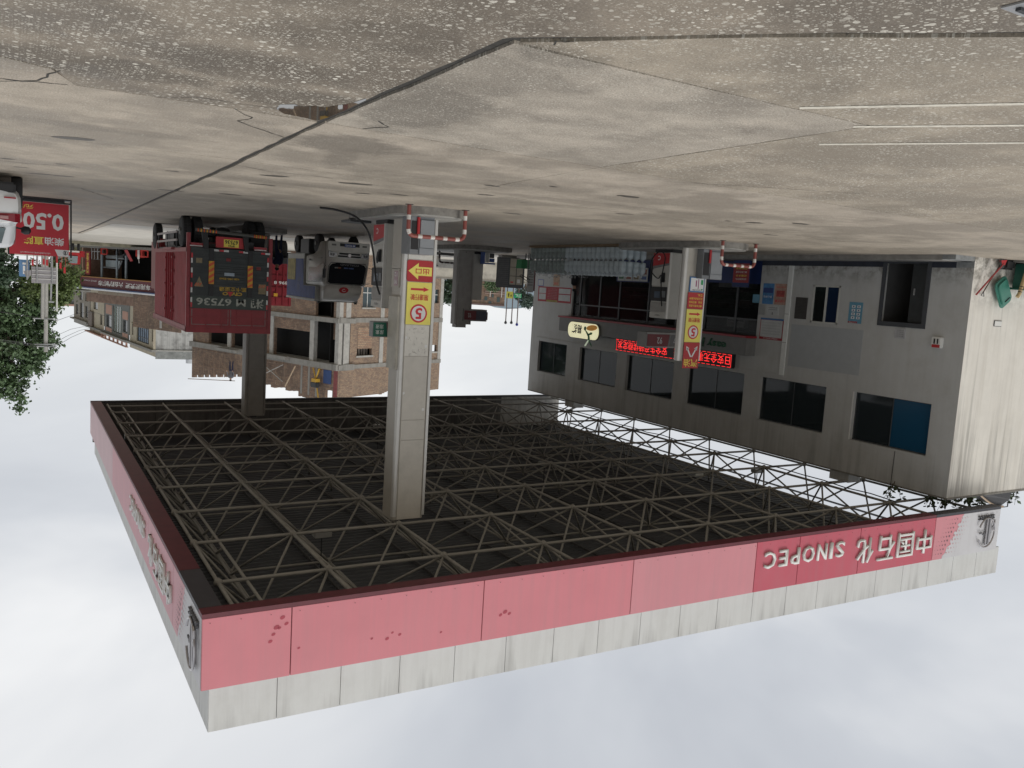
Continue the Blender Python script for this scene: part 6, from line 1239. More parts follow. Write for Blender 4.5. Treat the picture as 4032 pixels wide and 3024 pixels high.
mb = MB(); mb.lathe((-17.4, 103, 11.9), [(.45, 0), (.45, .8), (.2, .9)], 12); solo('water_tank', 'white striped water tank on the roof of the stained cement house', 'tank', mb, M('tank_white', (.6, .62, .64), .5), (-17.4, 103, 11.9))
R2 = thing('terrace_house', 'cement house with pink panels and a tall green window in the middle of the row', 'building', (-11.5, 116, 0)); gr = M('grey_render', (.17, .175, .165), .85, var=.15, dirt=.3); pk2 = M('pink_render', (.45, .27, .21), .85, var=.1, dirt=.2)
FH.wall(R2, 'front_wall', 12.2, 26.5, 4.5, 11.0, [(16.4, 21.5, 7.2, 10.6), (13.4, 15.6, 8.7, 10.15), (22.3, 25.3, 8.7, 10.2)], gr)
FH.b(R2, 'tall_window', 16.4, 21.5, 7.2, 10.6, -.25, -.2, M('green_glass', (.12, .17, .15), .2, var=.3, scale=.7))
for k in range(5): FH.b(R2, 'mullion', 16.4+k*1.25, 16.5+k*1.25, 7.2, 10.6, -.2, -.13, colm)
for t0, t1, z0_, z1_ in ((13, 15.9, 10.3, 10.8), (13, 15.9, 7.6, 8.6), (22, 25.6, 10.3, 10.8), (22, 25.6, 7.3, 8.5)): FH.b(R2, 'pink_panel', t0, t1, z0_, z1_, 0, .03, pk2)
for t0, t1 in ((13.4, 15.6), (22.3, 25.3)): FH.b(R2, 'window', t0, t1, 8.7, 10.15, -.2, -.17, _mats['far_glass_dark'])
FH.b(R2, 'cornice', 12.15, 27, 11.0, 11.2, -.2, .5, slabm); FH.b(R2, 'balustrade', 12.3, 27, 11.2, 11.3, .1, .4, pk2); FH.b(R2, 'balustrade_rail', 12.3, 27, 11.75, 11.85, .1, .4, pk2)
for k in range(7): FH.b(R2, 'baluster', 12.5+k*2.4, 12.7+k*2.4, 11.3, 11.75, .15, .35, pk2)
R3 = thing('terrace_house', 'cream and brown cement house third along the row', 'building', (-9.9, 131, 0))
FH.wall(R3, 'front_wall', 26.7, 36, 4.5, 10.9, [(28.0, 29.4, 8.9, 10.3), (31, 34, 7.4, 8.4)], cream); FH.b(R3, 'window', 28, 29.4, 8.9, 10.3, -.2, -.17, _mats['far_glass_dark']); FH.b(R3, 'window', 31, 34, 7.4, 8.4, -.2, -.17, _mats['far_glass_dark']); FH.b(R3, 'brown_bay', 33.5, 36.2, 8.8, 11, 0, .3, M('brown_bay', (.17, .14, .12), .8)); FH.b(R3, 'cornice', 26.6, 37, 10.9, 11.1, -.2, .5, slabm); FH.b(R3, 'cornice', 26.6, 37, 11.6, 11.75, -.2, .6, pk2); FH.b(R3, 'parapet', 26.7, 36.5, 11.1, 11.6, -.1, .0, cream)
R4 = thing('terrace_house', 'grey cement house at the far end of the row', 'building', (-8, 150, 0))
FH.wall(R4, 'front_wall', 36.3, 49, 4.5, 10.5, [(38, 40, 8.3, 10.0), (41.3, 44.0, 8.0, 10.2), (45.5, 47.5, 8.4, 9.9), (38, 40, 6.5, 7.6), (42, 44.5, 6.3, 7.6)], M('dull_render', (.26, .24, .20), .85, var=.15, dirt=.4))
for a, b, c, d in ((38, 40, 8.3, 10.0), (41.3, 44.0, 8.0, 10.2), (45.5, 47.5, 8.4, 9.9), (38, 40, 6.5, 7.6), (42, 44.5, 6.3, 7.6)): FH.b(R4, 'window', a, b, c, d, -.2, -.17, _mats['far_glass_dark'])
FH.b(R4, 'cornice', 36.3, 49.5, 10.5, 10.7, -.2, .5, slabm); FH.b(R4, 'parapet', 36.3, 49, 10.7, 11.3, -.2, 0, slabm)
R5 = thing('terrace_house', 'small dark cement house just beyond the end of the row', 'building', (-6, 165, 0)); mb = MB(); mb.box(-10, -5.6, 158, 166, 0, 9.0); part(R5, 'walls', mb, gr); mb = MB(); mb.box(-10.2, -5.3, 157.6, 166, 9.0, 9.3); part(R5, 'cornice', mb, pk2); mb = MB(); mb.box(-7.6, -6.6, 157.95, 158, 7, 8.3); part(R5, 'window', mb, _mats['far_glass_dark'])
for nm, t1 in (('row_back', 49),):
    mb = MB(); a = FH.p(0, -5, 0); mb.add([FH.p(0, -.26, 0), FH.p(49, -.26, 0), FH.p(49, -6, 0), FH.p(0, -6, 0), FH.p(0, -.26, 10.4), FH.p(49, -.26, 10.4), FH.p(49, -6, 10.4), FH.p(0, -6, 10.4)], [(3, 2, 1, 0), (4, 5, 6, 7), (0, 1, 5, 4), (1, 2, 6, 5), (2, 3, 7, 6), (3, 0, 4, 7)]); part(RH, 'rear_block', mb, gr)
# roadside supermarket
SH = thing('roadside_shop', 'open roadside shop with maroon name board under a brick wall', 'shop', (-8, 86, .4)); FP = Fac((-5.8, 93.4), (-12, 80.2), (.9, -.4)); zg = .38
FP.b(SH, 'name_board', -.3, 14, 3.25, 4.18, .0, .15, M('board_maroon', (.13, .015, .025), .5, var=.1)); FP.b(SH, 'orange_edge', -.3, 14, 3.17, 3.25, -.05, .2, M('edge_orange', (.42, .20, .04), .5)); FP.b(SH, 'blue_gutter', -1.6, 14, 4.18, 4.28, -.3, .5, M('gutter_blue', (.04, .07, .18), .5)); FP.b(SH, 'awning_edge', -.4, 14, 4.28, 4.42, -.3, .45, M('awning_white', (.8, .82, .83), .4))
text(SH, '车用尿素液', FP.p(11.45, .15, 3.5), -FP.d, Z_, 4.0, .5, textw, bold=.03); text(SH, '六合购物超市', FP.p(7.1, .15, 3.47), -FP.d, Z_, 4.2, .5, textw, bold=.03); text(SH, '服务电话 13807462818', FP.p(2.6, .15, 3.5), -FP.d, Z_, 2.4, .14, textw)
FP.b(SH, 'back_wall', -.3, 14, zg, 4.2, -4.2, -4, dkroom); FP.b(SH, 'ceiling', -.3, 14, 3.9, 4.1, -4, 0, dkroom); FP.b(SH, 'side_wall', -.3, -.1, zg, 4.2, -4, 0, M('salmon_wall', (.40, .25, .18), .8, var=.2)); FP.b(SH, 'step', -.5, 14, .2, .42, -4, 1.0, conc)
FP.b(SH, 'vertical_banner', .35, 1.1, .8, 3.0, -.1, .0, M('banner_darkred', (.28, .02, .02), .5)); text(SH, ['汽', '车', '服', '务', '用', '品'], FP.p(.95, .0, .95), -FP.d, Z_, .42, 1.9, texty, stack=True, bold=.02)
for t in (2.6, 5.2, 6.7): FP.b(SH, 'post', t, t+.14, zg, 3.3, -.4, -.26, M('post_pale', (.28, .33, .36), .5))
gw = FP.b(SH, 'barred_window', 7.9, 9.9, 1.7, 2.75, -3.9, -3.85, M('pane_pale', (.20, .21, .18), .5, var=.3))
for k in range(6): FP.b(gw, 'bar', 7.9+k*.4, 7.94+k*.4, 1.7, 2.75, -3.8, -3.75, dark)
FP.b(SH, 'freezer', 10.7, 12, 1.6, 2.5, -1.5, -.8, white)
FP.wall(SH, 'upper_brick_wall', 6.9, 14.5, 4.42, 7.6, [], brickA, o=-1.0); FP.b(SH, 'corner_pier', 11.3, 11.55, 4.42, 7.4, -1.0, -.9, colm); FP.b(SH, 'tan_upper_wall', -2, 6.9, 4.42, 4.95, -3, -2.6, M('tan_upper', (.33, .27, .2), .8, var=.2)); FP.b(SH, 'tiled_lean_roof', -6, 6.9, 5.0, 5.9, -4.5, -3.6, M('old_tiles', (.24, .16, .12), .85, var=.3, scale=2))
def clutter(nm, label, cat, t, o, mbf, mat): p = FP.p(t, o, .42); mb = MB(); mbf(mb, p); return solo(nm, label, cat, mb, mat, p)
cr_r = M('crate_red', (.50, .04, .03), .5, var=.1)
def crate(label, t, o, z, s_=.45):
    p = FP.p(t, o, .42+z); c = thing('plastic_crate', label, 'crate', p, R(10)); h = s_/2
    for a in range(4):
        mb = MB(); mb.box(-h, h, -h, -h+.04, 0, .1); mb.box(-h, h, -h, -h+.04, s_-.1, s_); mb.box(-h, -h+.1, -h, -h+.04, .1, s_-.1); mb.box(h-.1, h, -h, -h+.04, .1, s_-.1); mt = Matrix.Rotation(a*pi/2, 3, 'Z'); mb.v = [mt @ v for v in mb.v]; part(c, 'side', mb, cr_r, local=True)
    mb = MB(); mb.box(-h, h, -h, h, .0, .03); part(c, 'base', mb, cr_r, local=True)
crate('red plastic crate by the steel frames in the roadside shop', 4.0, .2, 0, .6); crate('red plastic crate nearest the box truck in the roadside shop', 10.9, .4, 0, .65); crate('dark red crate stacked left of the white umbrella pole', 9.6, .1, 0, .6); crate('upper dark red crate behind the white umbrella pole', 9.2, -.3, .1, .6)
t = thing('steel_rack', 'bare steel tube racks standing in front of the roadside shop', 'rack', FP.p(2.6, .3, .42))
for k, tt in enumerate((2.0, 2.5, 3.1)):
    mb = MB(); mb.tube([FP.p(tt, .3, .45), FP.p(tt, .3, 1.5), FP.p(tt+.5, .3, 1.5), FP.p(tt+.5, .3, .45)], .03, 6); part(t, 'hoop', mb, steel); mb = MB(); mb.tube([FP.p(tt, .3, .75), FP.p(tt+.5, .3, .75)], .025, 6); part(t, 'rail', mb, steel)
t = thing('cargo_tricycle', 'grey windscreened cargo tricycle parked inside the roadside shop', 'tricycle', FP.p(3.5, -1.2, .42)); gt = M('tricycle_grey', (.25, .27, .28), .3, metal=.2)
mb = MB(); FP.box(mb, 1.9, 5.0, 1.0, 1.35, -2, -1.1); part(t, 'body', mb, gt, bevel=.08); mb = MB(); mb.prism([FP.p(2.1, -1.05, 1.5), FP.p(4.6, -1.05, 1.5), FP.p(4.3, -1.05, 2.15), FP.p(2.1, -1.05, 2.15)], FP.n*-.05); part(t, 'windscreen', mb, M('ws_pale', (.30, .36, .38), .2)); mb = MB(); mb.tube([FP.p(1.7, -1.0, 2.2), FP.p(4.5, -1.0, 2.25), FP.p(5.0, -1.0, 1.5)], .07, 8); part(t, 'canopy_rim', mb, gt)
for tt in (2.2, 4.6): mb = MB(); mb.lathe(FP.p(tt, -1.1, .72), [(.3, -.08), (.3, .08)], 14, 'x'); part(t, 'wheel', mb, rubber)
t = thing('motorbike', 'dark motorbike parked in the middle of the roadside shop', 'motorbike', FP.p(5.9, -.3, .42)); mb = MB(); FP.box(mb, 5.4, 6.5, 1.0, 1.25, -.5, -.2); part(t, 'seat', mb, black, bevel=.06); mb = MB(); mb.tube([FP.p(5.3, -.3, .8), FP.p(5.6, -.3, 1.15), FP.p(6.6, -.3, .9)], .08, 8); part(t, 'frame', mb, dark)
for tt in (5.3, 6.7): mb = MB(); mb.lathe(FP.p(tt, -.3, .72), [(.2, -.05), (.3, -.05), (.3, .05), (.2, .05)], 16, 'x'); part(t, 'wheel', mb, rubber)
t = thing('folded_umbrella', 'white folded umbrella pole between the red crates', 'umbrella', FP.p(10.3, .6, .42)); pole(t, 'folded_canopy', FP.p(10.3, .6, .45), FP.p(10.3, .6, 1.25), .1, white); pole(t, 'stem', FP.p(10.3, .6, 1.25), FP.p(10.4, .6, 1.6), .025, white)
t = thing('red_ramp', 'red sloping board leaning behind the crates of the roadside shop', 'board', FP.p(8, .2, .42)); mb = MB(); mb.prism([FP.p(7.4, .2, .5), FP.p(7.9, .2, .45), FP.p(8.8, .2, 1.45), FP.p(8.4, .2, 1.5)], FP.n*.05); part(t, 'board', mb, red)
# shed and red three wheeler
t = thing('metal_shed', 'olive corrugated metal shed with closed doors beside the roadside shop', 'shed', (-5.2, 95.5, .4)); olv = M('shed_olive', (.33, .31, .19), .6, var=.1)
mb = MB(); n = 60; mb.add([(-6.3+2.2*i/n, 94.6+(.03 if i % 4 < 2 else 0), z) for i in range(n+1) for z in (.4, 4.5)], [(2*i, 2*i+2, 2*i+3, 2*i+1) for i in range(n)]); part(t, 'corrugated_front', mb, olv)
mb = MB(); mb.box(-6.4, -4.0, 94.7, 98, .4, 4.6); part(t, 'shed_body', mb, olv); mb = MB(); mb.box(-6.5, -3.9, 94.3, 98.2, 4.6, 4.75); part(t, 'roof', mb, slabm); mb = MB(); mb.box(-4.95, -4.9, 94.55, 94.6, .4, 4.5); mb.box(-4.2, -4.12, 94.55, 94.6, .4, 4.5); part(t, 'door_post', mb, dark)
t = thing('three_wheeler', 'red cab three wheeler with a wide windscreen parked on the road', 'vehicle', (-4.2, 80, .3), R(10)); mb = MB(); mb.prism([(-.5, -.3, .7), (.5, -.3, .7), (.42, -.15, 1.75), (-.42, -.15, 1.75)], (0, 1.2, 0)); part(t, 'cab', mb, red, local=True, bevel=.06); mb = MB(); mb.prism([(-.38, -.32, 1.05), (.38, -.32, 1.05), (.33, -.26, 1.65), (-.33, -.26, 1.65)], (0, .04, 0)); part(t, 'windscreen', mb, M('ws_pale', (.30, .36, .38), .2), local=True); mb = MB(); mb.box(-.5, .5, -.4, -.3, .62, .75); part(t, 'bumper', mb, white, local=True)
for x in (-.4, 0, .4): mb = MB(); mb.lathe((x, 0 if x else -.2, .3), [(.3, -.08), (.3, .08)], 14, 'x'); part(t, 'wheel', mb, rubber, local=True)
mb = MB(); mb.box(-.6, .6, .9, 2.4, .6, 1.1); part(t, 'load_bed', mb, red, local=True)
# road signs seen from behind
sgk = M('sign_back', (.34, .33, .34), .4, metal=.3, var=.06)
t = thing('road_sign', 'grey back of a large road sign with an arrow shaped panel', 'road sign', (-1.5, 60, 0)); mb = MB(); mb.box(-2.23, -.88, 60.0, 60.03, 2.2, 3.2); part(t, 'panel', mb, sgk)
mb = MB(); mb.prism([(-.45, 60.0, 2.5), (-.9, 60.0, 2.42), (-.9, 60.0, 2.8), (-.82, 60.0, 2.75), (-.68, 60.0, 3.02), (-.55, 60.0, 2.75)], (0, .03, 0)); part(t, 'arrow_panel', mb, sgk)
for z in (2.4, 2.65, 2.92): mb = MB(); mb.box(-2.2, -.9, 59.96, 59.999, z, z+.03); part(t, 'stiffener', mb, white)
for x in (-1.18, -2.0, -.66): pole(t, 'post', (x, 59.93, 0), (x, 59.93, 3.18 if x != -.66 else 3.0), .045, steel)
t = thing('road_sign', 'blue parking sign at the left of the grey sign back', 'road sign', (-.5, 61, 0)); mb = MB(); mb.prism([(a, 61, b) for a, b in rounded_rect(-.79, -.23, 1.82, 2.86, .04)], (0, .03, 0)); part(t, 'panel', mb, M('sign_blue', (.12, .24, .42), .4)); pole(t, 'post', (-.68, 60.95, 0), (-.68, 60.95, 2.9), .04, red); mb = MB(); mb.box(-.6, -.42, 60.99, 61.0, 2.0, 2.12); mb.box(-.56, -.44, 60.99, 61.0, 2.2, 2.7); part(t, 'white_print', mb, textw)
t = thing('utility_pole', 'tall concrete utility pole with cross arms before the big tree', 'utility pole', (-1.95, 70, 0)); pole(t, 'shaft', (-1.98, 70, 0), (-1.92, 70, 8.4), .14, colm)
for z, a, b in ((7.8, -2.65, -1.2), (7.95, -2.6, -1.3), (5.95, -2.7, -1.1)): mb = MB(); mb.box(a, b, 69.8, 69.88, z, z+.07); part(t, 'cross_arm', mb, steel)
for z, xs in ((8.02, (-2.5, -2.1, -1.4)), (6.05, (-2.6, -1.2))):
    for x in xs: mb = MB(); mb.lathe((x, 69.84, z), [(.05, 0), (.03, .05), (.05, .08), (.02, .14)], 8); part(t, 'insulator', mb, white)
t = thing('utility_pole', 'second shorter concrete pole right beside the tall utility pole', 'utility pole', (-1.68, 68, 0)); pole(t, 'shaft', (-1.72, 68, 0), (-1.66, 68, 5.9), .11, colm)
t = thing('flag_pole', 'slim white pole with a red foot in front of the tree', 'pole', (-2.25, 60.2, 0)); pole(t, 'shaft', (-2.26, 60.2, 1.9), (-2.26, 60.2, 4.9), .05, white); pole(t, 'red_foot', (-2.26, 60.2, 0), (-2.26, 60.2, 1.9), .055, red)
t = thing('street_lamp', 'grey lamp post partly hidden behind the road sign back', 'lamp post', (-2.1, 63, 0)); pole(t, 'shaft', (-2.12, 63, 0), (-2.02, 63, 4.4), .06, steel); mb = MB(); mb.box(-2.2, -1.9, 62.8, 63.1, 4.4, 4.5); part(t, 'head', mb, steel)
for k, (x, z) in enumerate(((-1.35, 1.75), (-1.75, 1.7), (-1.95, 1.75), (-2.75, 1.9), (-3.0, 2.2), (-1.1, 1.8))): mb = MB(); mb.box(x, x+.12, 66, 66.02, z, z+.4); mb.tube([(x, 66, 0), (x, 66, z+.45)], .012, 5); solo('roadside_flag', ['second small red flag from the left under the grey sign back', 'third small red flag from the left under the grey sign back', 'fourth small red flag from the left under the grey sign back', 'lower small red flag between the white pole and the shed', 'higher small red flag right beside the shed', 'leftmost small red flag under the grey sign back'][k], 'flag', mb, red, (x, 66, 0), group='small red flags along the road')
for k, (za, zb, x0_) in enumerate(((8.0, 9.6, -2.5), (8.0, 9.4, -2.1), (8.0, 9.2, -1.4), (6.1, 8.2, -2.6))):
    mb = MB(); mb.tube([(x0_, 69.8, za)]+[(x0_-(7*t_), 69.8+35*t_, za+(zb-za)*t_-.8*sin(pi*t_)) for t_ in (.2, .4, .6, .8, 1)], .015, 5); mb.tube([(x0_, 69.8, za)]+[(x0_+20*t_, 69.8-6*t_, za-1.2*sin(pi*t_)+.2*t_) for t_ in (.2, .4, .6, .8, 1)], .015, 5)
    solo('overhead_wire', ['top overhead wire strung from the tall utility pole', 'second overhead wire strung from the tall utility pole', 'third overhead wire strung from the tall utility pole', 'lowest overhead wire strung from the tall utility pole'][k], 'wire', mb, black, (x0_, 69.8, za))
t = thing('cargo_container', 'red container with white numbers behind the box truck', 'container', (-11.7, 43.6, 0)); mb = MB(); mb.box(-12.2, -11.0, 43.5, 49.5, 1.2, 3.33); part(t, 'body', mb, M('container_red', (.25, .02, .03), .5, var=.15))
for k in range(4): mb = MB(); mb.box(-12.15+k*.33, -12.08+k*.33, 43.44, 43.5, 1.3, 3.3); part(t, 'lock_bar', mb, _mats['container_red'])
for z in (1.8, 2.4, 2.9): mb = MB(); mb.box(-12.15, -11.1, 43.45, 43.5, z, z+.04); part(t, 'rib', mb, _mats['container_red'])
text(t, '9896 8', (-12.15, 43.44, 2.08), X_, Z_, .85, .16, textw, bold=.02); mb = MB(); mb.box(-11.5, -11.3, 43.43, 43.44, 2.7, 2.86); part(t, 'yellow_label', mb, hz_y); mb = MB(); mb.box(-12.2, -11.0, 43.5, 49, .9, 1.2); part(t, 'chassis', mb, dark)
for y in (44.5, 48): mb = MB(); mb.lathe((-11.6, y, .48), [(.48, -.5), (.48, .5)], 18, 'x'); part(t, 'wheel', mb, rubber)
# yard wall beyond the far pumps
t = thing('yard_wall', 'pale patchy rendered wall beyond the far end of the forecourt', 'wall', (-28, 56, 0)); FW = Fac((-25.6, 56.6), (-32, 53.2), (.5, -.8)); FW.b(t, 'render', -3, 7.5, 0, 1.32, -.2, 0, M('patchy_render', (.55, .52, .45), .9, var=.15, scale=2, dirt=.6, dirtc=(.22, .21, .19), ds=1.5)); FW.b(t, 'coping', -3, 7.5, 1.32, 1.40, -.25, .05, slabm); FW.b(t, 'grey_base', -.6, 2.4, 0, .62, .001, .05, M('grey_cement', (.25, .25, .24), .9, var=.2, dirt=.4))
t = thing('traffic_barrier', 'low dark kerb block with white edge beyond the hoop guard', 'barrier', (-20, 44, 0)); mb = MB(); mb.box(-21.5, -18.6, 43, 43.6, 0, .22); part(t, 'block', mb, dark); mb = MB(); mb.box(-21.5, -18.6, 42.96, 42.999, .16, .22); part(t, 'white_edge', mb, textw)
t = thing('planter', 'small stone pedestal block by the far wall', 'planter', (-21.9, 47.5, 0)); mb = MB(); mb.box(-22.3, -21.4, 47.3, 47.8, 0, .3); mb.box(-22.1, -21.7, 47.35, 47.7, .3, .62); part(t, 'stone', mb, conc); mb = MB(); mb.box(-22.15, -21.55, 47.3, 47.75, .62, .7); part(t, 'cap', mb, dark)
# kiosk cabinet
t = thing('electric_kiosk', 'grey louvred kiosk cabinet with six beige door panels', 'cabinet', (-23, 39.9, 0)); K1 = Fac((-22.88, 39.9), (-22.3, 40.25), (.4, -1)); K2 = Fac((-22.88, 39.9), (-23.6, 39.5), (.4, -1)); kg = M('kiosk_grey', (.085, .09, .095), .5)
mb = MB(); mb.add([(-22.3, 40.25, .12), (-22.88, 39.9, .12), (-23.6, 39.5, .12), (-23.6, 40.6, .12), (-22.3, 40.25, 1.72), (-22.88, 39.9, 1.72), (-23.6, 39.5, 1.72), (-23.6, 40.6, 1.72)], [(3, 2, 1, 0), (4, 5, 6, 7), (0, 1, 5, 4), (1, 2, 6, 5), (2, 3, 7, 6), (3, 0, 4, 7)]); part(t, 'case', mb, kg); mb = MB(); mb.box(-23.5, -22.4, 39.9, 40.3, 0, .12); part(t, 'base', mb, conc)
for k in range(14): K1.b(t, 'louvre', .03, K1.L-.03, .2+k*.105, .27+k*.105, .002, .02, M('louvre_grey', (.12, .125, .13), .5))
for i in range(2):
    for j in range(3): K2.b(t, 'door_panel', .05+i*.36, .37+i*.36, .16+j*.47, .60+j*.47, .002, .025, M('panel_beige', (.40, .37, .30), .6, var=.1))
K2.b(t, 'paper_label', .46, .62, 1.25, 1.45, .026, .03, textw); K2.b(t, 'paper_label', .1, .25, 1.38, 1.45, .026, .03, textr)
t = thing('garden_bin', 'green plastic bin on a stand beside the kiosk cabinet', 'bin', (-21.6, 36, 0)); mb = MB(); mb.prism([(-21.85, 35.8, .3), (-21.4, 36.1, .3), (-21.36, 36.12, .74), (-21.9, 35.78, .74)], (.1, .35, 0)); part(t, 'body', mb, M('bright_green_bin', (.01, .16, .05), .5), bevel=.02); mb = MB(); mb.tube([(-21.6, 36.1, 0), (-21.6, 36.1, .3)], .03, 6); part(t, 'leg', mb, dark)
t = thing('hand_trolley', 'black tubular hand trolley standing behind the green bin', 'trolley', (-21.1, 35.0, 0)); mb = MB(); mb.tube([(-21.1, 35.0, 0), (-21.12, 35.05, 1.3)], .022, 6); mb.tube([(-20.85, 35.3, 1.12), (-21.2, 35.0, 1.4), (-21.25, 35.05, 1.25), (-20.9, 35.3, 1.05), (-20.85, 35.3, 1.12)], .02, 6); mb.tube([(-21.1, 35.05, .85), (-21.4, 34.95, .8), (-21.38, 34.98, .92), (-21.1, 35.05, .9)], .02, 6); part(t, 'frame', mb, black)
t = thing('price_list_stand', 'white price list pillar with a red side at the far building corner', 'sign', (-21.8, 35.9, 0)); F3 = Fac((-21.68, 35.97), (-22.02, 35.77), (.3, -1)); F3.b(t, 'panel', 0, .32, .6, 1.87, -.06, 0, M('pillar_white', (.5, .5, .5), .5)); F3.b(t, 'red_side', .32, .39, .6, 1.8, -.08, .01, mar); F3.b(t, 'base', .05, .3, 0, .6, -.05, -.01, dark)
for k in range(6): F3.b(t, 'price_row', .04, .28, .82+k*.13, .9+k*.13, .001, .005, M('row_grey', (.3, .3, .29), .6))
t = thing('water_rack', 'blue display rack of boxed goods beside the far pump', 'rack', (-18.1, 33.4, .2)); F4 = Fac((-17.78, 33.6), (-18.4, 33.3), (.3, -1)); rb = M('rack_blue', (.02, .06, .22), .5)
F4.b(t, 'rack_side', 0, .2, .02, .72, -.4, 0, rb); F4.b(t, 'rack_top', .2, .66, .66, .72, -.4, 0, rb); F4.b(t, 'carton', .22, .38, .02, .64, -.35, .01, M('carton_pale', (.38, .38, .36), .6)); F4.b(t, 'carton', .4, .52, .02, .2, -.35, .02, _mats['carton_pale']); F4.b(t, 'carton', .4, .6, .24, .44, -.35, .0, dark); F4.b(t, 'carton', .4, .62, .46, .62, -.35, .0, rb)
for k, (x, y, z, m_, lab) in enumerate(((-27.33, 47.72, 4.0, dark, 'dark surveillance camera pole, leftmost of three beyond the kiosk'), (-27.66, 47.55, 3.98, dark, 'dark surveillance camera pole, middle of three beyond the kiosk'), (-27.98, 47.38, 4.08, M('cap_blue', (.03, .04, .25), .5), 'pole with a blue capped camera, nearest the building of three'))):
    t = thing('camera_pole', lab, 'pole', (x, y, 0), 0, 'camera poles beyond the kiosk'); pole(t, 'shaft', (x, y, 0), (x, y, z-.1), .035, M('pole_brown', (.16, .12, .11), .5)); mb = MB(); mb.lathe((x, y, z-.12), [(.07, 0), (.05, .04), (.09, .07), (.09, .15), (.04, .2)], 10); part(t, 'head', mb, m_)
mb = MB(); mb.tube([(-27.33, 47.7, 3.05), (-27.98, 47.36, 3.02)], .018, 6); solo('cross_bar', 'thin bar joining the three camera poles', 'bar', mb, dark, (-27.6, 47.5, 3.0))
t = thing('warning_sign', 'yellow square warning sign on the left camera pole', 'sign', (-27.5, 47.6, 2.0)); F5 = Fac((-27.25, 47.7), (-27.68, 47.5), (.3, -1)); F5.b(t, 'panel', 0, .42, 1.98, 2.42, 0, .02, M('sign_yellow', (.5, .48, .08), .5)); F5.b(t, 'symbol', .12, .19, 2.1, 2.32, .021, .025, textb); F5.b(t, 'symbol', .28, .34, 2.18, 2.3, .021, .025, textb)
t = thing('direction_sign', 'green sign with white marks on the right camera pole', 'sign', (-27.9, 47.4, 2.0)); F5.b(t, 'panel', .5, .98, 2.08, 2.36, 0, .02, M('sign_bright_green', (.02, .35, .14), .5))
for a, b, c, d in ((.56, .72, 2.12, 2.15), (.68, .72, 2.15, 2.3), (.8, .83, 2.12, 2.33), (.86, .94, 2.12, 2.15), (.86, .94, 2.2, 2.23), (.86, .94, 2.29, 2.32)): F5.b(t, 'mark', a, b, c, d, .021, .025, textw)
# far brick block and hill
t = thing('far_brick_building', 'distant brick apartment block seen between the far pump and the shop', 'building', (-87, 158, 0)); F6 = Fac((-82.2, 160.1), (-89.0, 156.4), (.3, -1)); F6.wall(t, 'wall', 0, 7.75, 0, 5.7, [], brickA); F6.b(t, 'roof_edge', -.3, 7.8, 5.7, 6.05, -2, .2, M('roof_brown', (.17, .12, .11), .8)); mb = MB(); mb.add([F6.p(7.75, 0, 0), F6.p(7.75, -6, 0), F6.p(7.75, -6, 5.8), F6.p(7.75, 0, 5.8)], [(0, 1, 2, 3)]); part(t, 'wall', mb, brickA)
for a, b, c, d in ((6.1, 6.75, 4.2, 5.2), (5.0, 5.4, 3.3, 4.3), (4.4, 5.0, 5.1, 5.6), (5.9, 6.7, 2.1, 2.8), (3.5, 4.1, 4.2, 5)): F6.b(t, 'window', a, b, c, d, .01, .05, M('far_window', (.06, .09, .09), .3))
for z in (3.0, 3.4): F6.b(t, 'pale_band', 3.6, 7.7, z, z+.12, .05, .3, M('band_pink', (.5, .38, .33), .7))
for x in (4.6, 7.0): F6.b(t, 'down_pipe', x, x+.12, 2, 4.2, .3, .4, white)
mb = MB(); P_ = []
for i in range(40):
    a = i/39; x = -520+420*a; y = 560+60*a; z = 8+14*math.exp(-((a-.44)/.13)**2)+5*sin(a*9)+2*sin(a*31); P_ += [(x, y, -5), (x, y, max(2, z)), (x, y+150, -5)]
for i in range(39): o = 3*i; mb.add([P_[o], P_[o+3], P_[o+4], P_[o+1]], [(0, 1, 2, 3)]); mb.add([P_[o+1], P_[o+4], P_[o+5], P_[o+2]], [(0, 1, 2, 3)])
struct('hills', mb, M('hill_blue', (.28, .36, .42), .9, var=.1, scale=.02))

